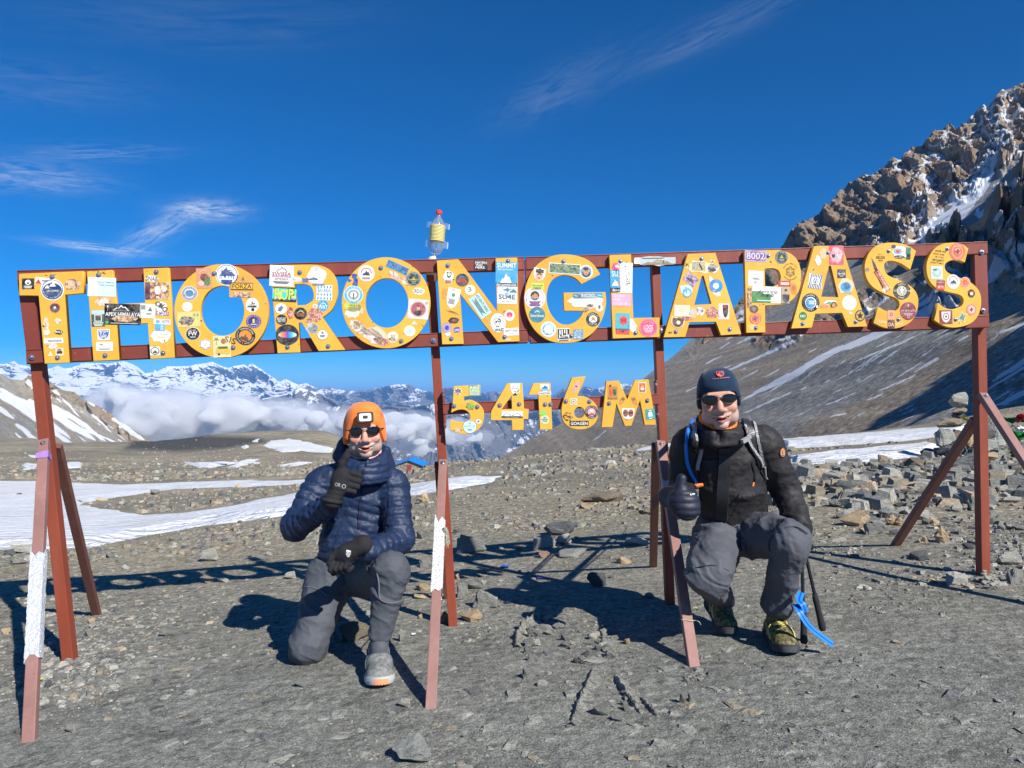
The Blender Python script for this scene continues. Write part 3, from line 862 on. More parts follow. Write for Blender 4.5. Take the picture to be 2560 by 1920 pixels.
LET = {}
c = 1
LET['T'] = letter('yellow letter T, first of the row', 1, K((163, 360), (718, 338), (724, 528), (562, 541), (603, 1128), (385, 1138), (333, 550), (165, 548)))
LET['H'] = letter('yellow letter H with black and blue stickers', 1, K((750, 340), (968, 328), (1003, 622), (1254, 612), (1238, 316), (1455, 308), (1512, 1086), (1298, 1097), (1276, 788), (1012, 800), (1033, 1104), (806, 1116)))
LET['O'] = letter('first yellow letter O, between H and R', 1, ell(1913, 683, 408, 405), [ell(1921, 681, 188, 216)], sub=1)
LET['R'] = letter('yellow letter R', 2, [(120, 285, 1), (185, 1047, 1), (385, 1040, 1), (370, 785, 1), (395, 783, 1), (540, 1028, 1), (772, 1018, 1), (575, 737, 1), (655, 672), (702, 560), (705, 480), (690, 400), (640, 330), (560, 290), (480, 281, 1)],
                  [[(335, 450, 1), (415, 447, 1), (470, 470), (497, 530), (488, 590), (430, 630, 1), (352, 635, 1)]])
LET['O2'] = letter('second yellow letter O, between R and N', 2, ell(1124, 612, 384, 394), [ell(1130, 614, 185, 214)], sub=1)
LET['N'] = letter('yellow letter N beside the joint of the two frames', 2, K((1562, 245), (1748, 235), (2086, 690), (2070, 226), (2257, 221), (2277, 944), (2090, 952), (1763, 532), (1796, 966), (1608, 971)))
LET['G'] = letter('yellow letter G', 3, [(762, 435, 1), (700, 345), (600, 285), (460, 262), (330, 282), (215, 355), (140, 475), (106, 630), (125, 780), (195, 915), (310, 1003), (450, 1030), (590, 1008), (700, 938), (775, 830), (812, 700), (808, 588, 1), (445, 592, 1), (450, 750, 1), (620, 752, 1), (590, 805), (540, 850), (470, 870), (400, 850), (335, 775), (302, 680), (304, 580), (340, 495), (405, 450), (480, 445), (550, 470), (600, 520, 1)])
LET['L'] = letter('yellow letter L', 3, K((843, 268), (1028, 262), (1048, 812), (1275, 808), (1275, 975), (870, 990)))
LET['A'] = letter('first yellow letter A, right of the L', 3, K((1520, 258), (1758, 250), (1982, 950), (1805, 962), (1762, 845), (1535, 850), (1498, 975), (1310, 980)), [K((1640, 448), (1655, 448), (1725, 690), (1575, 700))])
LET['P'] = letter('yellow letter P', 3, [(2010, 232, 1), (2312, 222, 1), (2412, 258), (2475, 330), (2498, 430), (2485, 560), (2422, 655), (2340, 695, 1), (2187, 703, 1), (2190, 936, 1), (2025, 940, 1)],
                  [[(2185, 385, 1), (2250, 381, 1), (2300, 400), (2322, 455), (2305, 512), (2255, 541, 1), (2187, 545, 1)]])
LET['A2'] = letter('second yellow letter A, between P and S', 4, K((400, 190), (640, 185), (858, 885), (690, 890), (640, 768), (410, 775), (380, 895), (200, 903)), [K((528, 362), (543, 362), (610, 632), (460, 628))])
LET['S'] = letter('first yellow letter S of the last two', 4, [(1280, 232, 1), (1230, 395, 1), (1150, 342), (1070, 318), (1015, 332), (1005, 385), (1035, 440), (1120, 480), (1230, 535), (1290, 610), (1298, 700), (1270, 800), (1200, 870), (1100, 903), (1000, 895), (910, 855, 1), (955, 715, 1), (1020, 750), (1090, 755), (1130, 722), (1133, 675), (1100, 640), (1000, 600), (900, 540), (845, 450), (838, 340), (880, 240), (960, 177), (1080, 160), (1200, 183)])
LET['S2'] = letter('last yellow letter S at the end of the row', 4, [(1732, 212, 1), (1702, 332, 1), (1640, 311), (1580, 315), (1533, 345), (1532, 390), (1565, 425), (1650, 460), (1760, 510), (1830, 590), (1842, 700), (1810, 800), (1740, 865), (1620, 895), (1520, 880), (1435, 830, 1), (1475, 682, 1), (1530, 725), (1600, 735), (1670, 710), (1690, 655), (1655, 612), (1560, 588), (1450, 550), (1385, 470), (1370, 350), (1410, 250), (1490, 180), (1600, 160), (1680, 175)])
LET['5'] = letter('yellow digit 5 of the height line', 5, [(203, 240, 1), (446, 229, 1), (446, 326, 1), (297, 335, 1), (294, 378, 1), (350, 366), (420, 395), (470, 450), (480, 520), (460, 600), (400, 660), (320, 683), (230, 672), (165, 640, 1), (172, 548, 1), (240, 572), (310, 570), (350, 535), (343, 492), (300, 460), (240, 460), (175, 487, 1), (190, 400, 1)])
LET['4'] = letter('yellow digit 4 of the height line', 5, K((695, 214), (832, 212), (848, 448), (890, 452), (888, 543), (846, 545), (845, 645), (738, 648), (735, 555), (542, 556), (545, 470)), [K((733, 330), (738, 450), (640, 456))])
LET['1'] = letter('yellow digit 1 of the height line', 5, K((935, 214), (1092, 210), (1110, 640), (995, 643), (980, 320), (890, 322)))
LET['6'] = letter('yellow digit 6 of the height line', 5, [(1290, 162, 1), (1418, 150, 1), (1390, 220), (1340, 330, 1), (1420, 342), (1490, 385), (1528, 450), (1525, 540), (1480, 605), (1400, 638), (1310, 635), (1240, 600), (1202, 540), (1195, 440), (1225, 330), (1260, 240)], [ell(1358, 485, 48, 52, 24)])
LET['M'] = letter('yellow letter M at the end of the height line', 5, K((1608, 196), (1722, 190), (1805, 375), (1872, 186), (1995, 178), (2068, 598), (1960, 600), (1918, 370), (1840, 605), (1778, 610), (1700, 400), (1665, 618), (1562, 620)))

BOLTS = {'T': [(1, 451, 388), (1, 497, 1087)], 'H': [(1, 852, 371), (1, 1351, 347), (1, 908, 1068), (1, 1409, 1047)], 'O': [(1, 1850, 360), (1, 2015, 1000)], 'R': [(2, 378, 350), (2, 272, 995), (2, 623, 988)],
         'O2': [(2, 1079, 311), (2, 1254, 943)], 'N': [(2, 1657, 290), (2, 1688, 923), (2, 2178, 250), (2, 2148, 907)], 'G': [(3, 445, 323), (3, 514, 966)], 'L': [(3, 937, 322), (3, 1068, 940)],
         'A': [(3, 1638, 299), (3, 1416, 930), (3, 1882, 910)], 'P': [(3, 2107, 898), (3, 2215, 275)], 'A2': [(4, 518, 248), (4, 300, 862), (4, 758, 845)], 'S': [(4, 1043, 232), (4, 1128, 824)], 'S2': [(4, 1548, 214), (4, 1622, 824)],
         '5': [(5, 203, 425), (5, 417, 433)], '4': [(5, 624, 418), (5, 803, 407)], '1': [(5, 1042, 410), (5, 1092, 410)], '6': [(5, 1233, 381), (5, 1450, 384)], 'M': [(5, 1632, 400), (5, 1984, 374)]}
for k, bl in BOLTS.items():
    for b in bl: bolt(on_sign(*zsrc(*b)), LET[k])

# rails, uprights and posts behind the letters
rw = .068
def rail(x0, y0, x1, y1, n=.031, h=.066, name='rail', m=M_red):
    a = on_sign(x0, y0, n+.02); b = on_sign(x1, y1, n+.02)
    return beam(name, a, b, h, .036, m, side=Vector((0, 0, 1)))


src = lambda v: v*2560/2212
top1 = rail(50, 695, 1308, 660, h=.067); bot1 = rail(72, 892, 1316, 841, h=.069)
top2 = rail(1317, 660, 2462, 621, h=.066); bot2 = rail(1327, 842, 2466, 804, h=.068)
def upright(x0, y0, x1, y1, w, n=.033): return beam('upright', on_sign(x0, y0, n+.02), on_sign(x1, y1, n+.02), w, .034, M_red)
upright(66, 700, 92, 908, .066); upright(1297, 655, 1309, 850, .045); upright(1323, 652, 1333, 852, .042); upright(2446, 607, 2452, 816, .070)
POSTS = {}
def post(key, x0, y0, x1, y1, w, label):
    A = on_sign(src(x1), src(y1), .105); B = on_sign(src(x0), src(y0), .105)
    A.z = gz(A.x, A.y)-.06
    o = beam('post', A, B, w, w, M_post); o['label'] = label; POSTS[key] = (A, B, o); return o


post(1, 64, 600, 154, 1430, .060, 'left end post'); post(2, 928, 560, 980, 1355, .050, 'post between O and N')
post(3, 1414, 565, 1448, 1292, .050, 'post below the gap between L and A'); post(4, 2112, 560, 2124, 1228, .056, 'right end post')
for (px_, py_) in ((80, 893), (1084, 851), (1652, 826), (2454, 630), (2458, 776)):
    bolt(on_sign(px_, py_, .030), sign, r=.010)


def brace(name, tx, ty, tn, bx, by, w, m, label=None, bp=None):
    A = bp if bp is not None else ray_ground(bx, by)
    B = on_sign(src(tx), src(ty), tn)
    A2 = A+(A-B).normalized()*.05
    o = beam(name, A2, B, w, w*.72, m, side=EXS)
    if label: o['label'] = label
    return o, A, B


br = {}
br[1] = brace('brace', 96, 952, .055, 64, 1598, .050, M_fade, 'front brace of the left end post, foil wrapped round it')
br[2] = brace('brace', 122, 962, .150, 209, 1328, .050, M_darkred)
br[3] = brace('brace', 957, 996, .055, 931, 1526, .046, M_fade, 'front brace with peeling white paper')
br[4] = brace('brace', 948, 1000, .155, 967, 1292, .050, M_darkred)
br[5] = brace('brace', 1426, 955, .055, 1498, 1436, .050, M_fade)
br[6] = brace('brace', 1417, 960, .155, 1411, 1224, .050, M_darkred)
bp = from_loc(2.80, -.95, 0); bp.z = gz(bp.x, bp.y)
br[7] = brace('brace', 2121, 852, .055, 0, 0, .050, M_fade, None, bp)
br[8] = brace('brace', 2108, 905, .155, 1934, 1178, .054, M_darkred)
for k in (1, 3, 5, 7):
    o, A, B = br[k]; ax = (B-A).normalized(); nrm = EXS.cross(ax).normalized()
    if nrm.dot(EN) > 0: nrm = -nrm
    bolt(B-ax*.03+nrm*.0185, sign, axis=nrm, r=.009)
# rail of the height line, with its end plates
ra_ = on_sign(*zsrc(5, 108, 452), .05); rb_ = on_sign(*zsrc(5, 2078, 360), .05)
beam('rail', ra_, rb_, .055, .034, M_red, side=Vector((0, 0, 1)))
for a, b in (((104, 290), (122, 630)), ((2062, 190), (2082, 535))):
    o = beam('end_plate', on_sign(*zsrc(5, *b), .06), on_sign(*zsrc(5, *a), .06), .014, .05, M_red)
    for t in (.1, .9):
        q = on_sign(*zsrc(5, *b), .034).lerp(on_sign(*zsrc(5, *a), .034), t); bolt(q, sign, r=.005)
M_silver = shader('crumpled_foil', lambda nt: {'Base Color': (.92, .93, .95, 1), 'Metallic': .45, 'Roughness': .3, 'Normal': bump(nt, nt.noise(60, nt.mapping(nt.add('ShaderNodeTexCoord').outputs['Object'], (1, 1, .35)), 5, .7), .02, 1.0)})


def m_paper(nt):
    co = nt.add('ShaderNodeTexCoord').outputs['Object']
    n = nt.noise(70, co, 5, .7); l = nt.ramp(nt.noise(160, nt.mapping(co, (1, 1, .5)), 3, .6), [(.57, 0.), (.6, 1.)])
    base = nt.mix(nt.math('MULTIPLY', l, .7), (.60, .60, .60), (.16, .16, .2))
    return {'Base Color': base, 'Roughness': .6, 'Normal': bump(nt, n, .006, .7)}


M_paper = shader('white_paper', m_paper)


def sleeve(k, t0, t1, w, mat, name, ragged=.05, seed=0):
    """thin wrap hugging a brace between fractions t0..t1 of its length, torn ends"""
    o, A, B = br[k]; ax = (B-A).normalized(); sd_ = (EXS-ax*EXS.dot(ax)).normalized(); up = ax.cross(sd_); L = (B-A).length
    hw, hd = w/2+.0035, w*.36+.0035
    ring = [(-hw, -hd), (-hw*.3, -hd), (hw*.3, -hd), (hw, -hd), (hw, 0), (hw, hd), (0, hd), (-hw, hd), (-hw, 0)]
    rr_ = random.Random(seed); n = 40; V = []; F = []
    e0 = [rr_.uniform(0, ragged) for _ in ring]; e1 = [rr_.uniform(0, ragged) for _ in ring]
    for i in range(n+1):
        for j, (a, b) in enumerate(ring):
            t = (t0+e0[j])+(t1-e1[j]-t0-e0[j])*i/n; q = 1+rr_.uniform(-.02, .07)
            V.append(A+ax*L*t+sd_*a*q+up*b*q)
    m = len(ring)
    for i in range(n):
        for j in range(m): F.append((i*m+j, i*m+(j+1) % m, (i+1)*m+(j+1) % m, (i+1)*m+j))
    return adopt(mesh(name, V, F, mat), sign)


sleeve(1, .205, .57, .050, M_silver, 'foil_wrap', .03, 1)
sleeve(1, .915, .945, .050, pmat('purple_tape', (.38, .22, .52), .4), 'tape', .004, 2)
sleeve(3, .37, .73, .046, M_paper, 'paper_wrap', .05, 3)
sleeve(5, .66, .80, .050, M_paper, 'paper_wrap', .05, 4)
# ---------------------------------------------------------------- stickers: thin printed vinyl, cut to shape, on the letters
_txt = {}


def text_tris(s, bold=.0, spacing=1.0):
    """flat triangulated text, centred, cap height ~1: (verts Nx2, tris)"""
    key = (s, bold, spacing)
    if key in _txt: return _txt[key]
    cu = bpy.data.curves.new('t', 'FONT'); cu.body = s; cu.size = 1.0; cu.align_x = 'CENTER'; cu.resolution_u = 2
    cu.offset = bold; cu.space_character = spacing; cu.space_line = .82; cu.fill_mode = 'FRONT'
    o = bpy.data.objects.new('t', cu); COL.objects.link(o)
    me = tomesh(o); bpy.data.objects.remove(o); bpy.data.curves.remove(cu)
    me.calc_loop_triangles()
    v = np.array([q.co[:2] for q in me.vertices]).reshape(-1, 2); t = [tuple(q.vertices) for q in me.loop_triangles]
    if len(v):
        lo, hi = v.min(0), v.max(0); v = v-(lo+hi)/2
    bpy.data.meshes.remove(me)
    _txt[key] = (v, t); return _txt[key]


def m_worn(nt, c1, c2, c3, sc_=60):
    co = nt.add('ShaderNodeTexCoord').outputs['Object']
    a = nt.noise(sc_, co, 5, .75); b = nt.noise(sc_*.45, co, 4, .65, dist=1.5)
    base = nt.mix(nt.ramp(a, [(.46, 0.), (.52, 1.)]), c1, c2)
    base = nt.mix(nt.ramp(b, [(.52, 0.), (.57, 1.)]), base, c3)
    return {'Base Color': base, 'Roughness': .6}


WORN = {
    'w_brown': lambda nt: m_worn(nt, (.62, .40, .22), (.22, .10, .07), (.68, .50, .33)),
    'w_white': lambda nt: m_worn(nt, (.72, .66, .60), (.66, .50, .38), (.78, .74, .70), 40),
    'w_dark': lambda nt: m_worn(nt, (.12, .10, .09), (.45, .36, .28), (.06, .06, .07)),
    'w_red': lambda nt: m_worn(nt, (.50, .14, .10), (.66, .45, .33), (.30, .07, .06), 90),
    'w_green': lambda nt: m_worn(nt, (.10, .20, .10), (.30, .36, .24), (.05, .09, .06), 90),
    'w_pink': lambda nt: m_worn(nt, (.70, .28, .30), (.80, .55, .55), (.75, .35, .40), 60),
    'w_blue': lambda nt: m_worn(nt, (.12, .22, .40), (.55, .60, .66), (.08, .30, .50), 70),
    'w_purple': lambda nt: m_worn(nt, (.30, .18, .36), (.62, .45, .42), (.18, .10, .26), 70),
    'w_tan': lambda nt: m_worn(nt, (.70, .50, .34), (.80, .70, .58), (.50, .30, .20), 50),
    'w_rain': None, 'w_holo': None}
def m_rain(nt):
    co = nt.add('ShaderNodeTexCoord').outputs['Object']
    x = nt.add('ShaderNodeSeparateXYZ', {0: co}).outputs[0]
    n = nt.math('ADD', nt.math('MULTIPLY', x, 9.5), nt.math('MULTIPLY', nt.noise(9, co, 2, .5), .15))
    f = nt.math('FRACT', nt.math('ADD', n, .45))
    c = nt.ramp(f, [(0, (.08, .1, .6)), (.25, (.1, .5, .8)), (.5, (.9, .85, .5)), (.75, (.85, .3, .1)), (1., (.5, .05, .3))])
    return {'Base Color': c, 'Roughness': .35}


def m_holo(nt):
    co = nt.add('ShaderNodeTexCoord').outputs['Object']
    v = nt.math('FRACT', nt.math('MULTIPLY', nt.noise(22, co, 1, .5), 4))
    c = nt.ramp(v, [(0, (.75, .9, .1)), (.25, (.05, .7, .35)), (.5, (.05, .65, .8)), (.7, (.6, .25, .7)), (.85, (.9, .6, .1)), (1, (.75, .9, .1))])
    return {'Base Color': c, 'Roughness': .3}


WORN['w_rain'] = m_rain; WORN['w_holo'] = m_holo
_pm = {}


def m_print(nt, col):
    co = nt.add('ShaderNodeTexCoord').outputs['Object']
    a = nt.noise(34, co, 4, .7); b = nt.noise(150, nt.mapping(co, (1, 1, .4), (0, .6, 0)), 4, .75)
    base = nt.mix(nt.math('MULTIPLY', nt.ramp(a, [(.42, 0.), (.68, 1.)]), .30), col, (.52, .47, .40))
    base = nt.mix(nt.ramp(b, [(.66, 0.), (.70, .7)]), base, (.62, .55, .44))
    return {'Base Color': base, 'Roughness': .5, 'Specular IOR Level': .35, 'Normal': bump(nt, a, .0015, .6)}




def ink(c):
    if c in _pm: return _pm[c]
    _pm[c] = shader(c, WORN[c]) if c in WORN else shader('print_'+c, lambda nt: m_print(nt, hexcol(c)))
    return _pm[c]


def blob(n, seed, amp=.22):
    r_ = random.Random(seed); return [(math.cos(2*math.pi*k/n)*(1-r_.random()*amp), math.sin(2*math.pi*k/n)*(1-r_.random()*amp)) for k in range(n)]


def fan(pts): return pts, [(0, i, i+1) for i in range(1, len(pts)-1)]


def tess(pts):
    from mathutils.geometry import tessellate_polygon
    return pts, [tuple(t) for t in tessellate_polygon([[Vector((x, y, 0)) for x, y in pts]])]


CIR = [(math.cos(2*math.pi*k/28), math.sin(2*math.pi*k/28)) for k in range(28)]
SHAPES = {
    'mtn': [(-1, -1), (-.55, .1), (-.35, -.15), (.0, 1), (.3, .2), (.5, .45), (1, -1)],
    'heart': [(0, -1), (-.9, .1), (-.95, .6), (-.5, .95), (0, .55), (.5, .95), (.95, .6), (.9, .1)],
    'shield': [(-1, 1), (1, 1), (.95, -.1), (.6, -.7), (0, -1), (-.6, -.7), (-.95, -.1)],
    'bird': [(-1, .1), (-.3, .3), (.1, 1), (.3, .3), (1, .5), (.4, -.1), (.1, -.9), (-.3, -.3), (-.8, -.5), (-.5, -.05)],
    'bus': [(-1, -.7), (-1, .2), (-.7, .8), (.7, .8), (1, .2), (1, -.7), (.7, -.7), (.6, -1), (.35, -.7), (-.35, -.7), (-.6, -1), (-.75, -.7)],
    'skull': [(-.6, .9), (.6, .9), (1, .4), (.9, -.1), (.5, -.4), (.45, -1), (-.45, -1), (-.5, -.4), (-.9, -.1), (-1, .4)],
    'dog': [(-.3, -1), (-.2, 0), (-.7, .3), (-.9, .8), (-.3, 1), (.3, .9), (.2, .5), (.6, .1), (.8, -1)],
    'palm': [(-.08, -1), (.08, -1), (.05, .2), (.9, .0), (.3, .5), (.7, .9), (0, .55), (-.7, .9), (-.3, .5), (-.9, .0), (-.05, .2)],
    'torn': blob(17, 5, .35), 'torn2': blob(23, 9, .3), 'torn3': blob(13, 13, .5), 'cloud': [(math.cos(t)*(1-.12*(1+math.cos(6*t))), math.sin(t)*(1-.12*(1+math.cos(6*t)))) for t in [2*math.pi*k/48 for k in range(48)]],
    'boat': [(-1, .9), (-.6, 1), (.1, .4), (.8, -.5), (1, -1), (.4, -.7), (-.4, 0)], 'tri': [(-1, -1), (1, -1), (0, 1)], 'dia': [(0, 1), (1, 0), (0, -1), (-1, 0)],
    'star': [((1 if k % 2 == 0 else .45)*math.sin(math.pi*k/5), (1 if k % 2 == 0 else .45)*math.cos(math.pi*k/5)) for k in range(10)],
    'bolt': [(-1, .1), (0, .7), (-.1, .15), (1, .1), (0, -.6), (.1, -.1)], 'fish': [(0, 1), (.35, .7), (.7, .2), (.75, -.4), (.2, -1), (-.4, -.8), (-.7, -.2), (-.45, .5)]}


def sticker(key, reg, cx, cy, w, h, rot, base, els, name='sticker', n0=-.0012, target=None, lab=None, cut=True):
    """base = (shape, colour); els = list of elements in the sticker's own -1..1 square"""
    x, y = zsrc(reg, cx, cy); P0 = on_sign(x, y); k = ZR[reg][2]; m = P0.y/FS/k
    s0, z0 = to_loc(P0); hw, hh = w*m/2, h*m/2; ca, sa = math.cos(R(rot)), math.sin(R(rot))
    V, F, MI, MT = [], [], [], []
    lvl = [n0]

    def put(pts, tris, col, scale=(1, 1), off=(0, 0), raw=False, step=True):
        mt = ink(col)
        if mt not in MT: MT.append(mt)
        b = len(V); nn = lvl[0]
        for (a, c_) in pts:
            if raw: X, Z = a, c_
            else: X, Z = (a*scale[0]+off[0])*hw, (c_*scale[1]+off[1])*hh
            V.append(from_loc(s0+X*ca-Z*sa, nn, z0+X*sa+Z*ca))
        for t in tris: F.append(tuple(b+q for q in t)); MI.append(MT.index(mt))
        if step: lvl[0] -= .0004
    shp, col = base
    if shp is not None:
        if shp == 'r': put(*fan([(-1, -1), (1, -1), (1, 1), (-1, 1)]), col)
        elif shp == 'c': put(*fan(CIR), col)
        else: put(*tess(SHAPES[shp]), col)
    for e in els:
        t = e[0]
        if t == 'r': put(*fan([(-1, -1), (1, -1), (1, 1), (-1, 1)]), e[5], (e[3], e[4]), (e[1], e[2]))
        elif t == 'c': put(*fan(CIR), e[5], (e[3], e[4]), (e[1], e[2]))
        elif t == 's': put(*tess(SHAPES[e[1]]), e[6], (e[4], e[5]), (e[2], e[3]))
        elif t == 'ring':
            r0 = e[4]/e[3]; pts = CIR+[(a*r0, b*r0) for a, b in CIR]
            put(pts, [q for i in range(28) for q in ((i, (i+1) % 28, 28+(i+1) % 28), (i, 28+(i+1) % 28, 28+i))], e[5], (e[3], e[3]), (e[1], e[2]))
        elif t == 't':      # text, x, y, width (rel), height (rel), colour
            v, tr = text_tris(e[1], .012)
            if len(v) == 0: continue
            ext = np.ptp(v, axis=0); sx_, sz_ = e[4]*2*hw/max(ext[0], 1e-3), e[5]*2*hh/max(ext[1], 1e-3)
            if len(e) > 7: sx_ = min(sx_, sz_*1.15)
            put([(a*sx_+e[2]*hw, b*sz_+e[3]*hh) for a, b in v], tr, e[6], raw=True)
        elif t == 'a':      # text bent round a circle: text, radius, centre angle, size, colour
            nC = len(e[1]); step_ = e[4]*1.05/e[2]
            for i, ch in enumerate(e[1]):
                if ch == ' ': continue
                ang = R(e[3])-(i-(nC-1)/2)*step_*(1 if e[3] > 0 else -1)
                v, tr = text_tris(ch, .02); q = ang-math.pi/2 if e[3] > 0 else ang+math.pi/2
                pts = []
                for a, b in v:
                    a, b = a*e[4]*1.25, b*e[4]*1.25
                    pts.append((a*math.cos(q)-b*math.sin(q)+e[2]*math.cos(ang), a*math.sin(q)+b*math.cos(q)+e[2]*math.sin(ang)))
                put(pts, tr, e[5], step=False)
            lvl[0] -= .0004
        elif t == 'st':     # slanted stripes over the sticker
            for i in range(e[1]):
                x0 = -1+2*i/e[1]; put(*fan([(x0, -1), (x0+1/e[1], -1), (min(1, x0+1/e[1]+.35), 1), (min(1, x0+.35), 1)]), e[2], step=False)
            lvl[0] -= .0004
        elif t == 'ck':     # chequer of diamonds
            nx, ny = e[1], e[2]
            for i in range(nx):
                for j in range(ny): put(*fan([(0, 1), (1, 0), (0, -1), (-1, 0)]), e[3], (.62/nx, .95/ny), (-1+(2*i+1)/nx, -1+(2*j+1)/ny), step=False)
            lvl[0] -= .0004
        elif t == 'ray':    # ring of radial strokes
            for i in range(e[1]):
                a = 2*math.pi*i/e[1]; c1, s1 = math.cos(a), math.sin(a); wq = .035
                put(*fan([(c1*e[2]-s1*wq, s1*e[2]+c1*wq), (c1*e[2]+s1*wq, s1*e[2]-c1*wq), (c1*e[3]+s1*wq, s1*e[3]-c1*wq), (c1*e[3]-s1*wq, s1*e[3]+c1*wq)]), e[4], step=False)
            lvl[0] -= .0004
        elif t == 'ln':     # small print: rows of thin bars
            for i in range(e[1]):
                put(*fan([(-1, -1), (1, -1), (1, 1), (-1, 1)]), e[6], (e[4]*(1-.25*((i*7) % 3)/2), e[5]), (e[2], e[3]-i*e[5]*3.4), step=False)
            lvl[0] -= .0004
    par = LET[key] if isinstance(key, str) else key
    o = mesh(name, V, F, MT, midx=MI)
    if lab: o['label'] = lab
    if par is sign: adopt(o, sign)
    else: o.parent = par
    return o


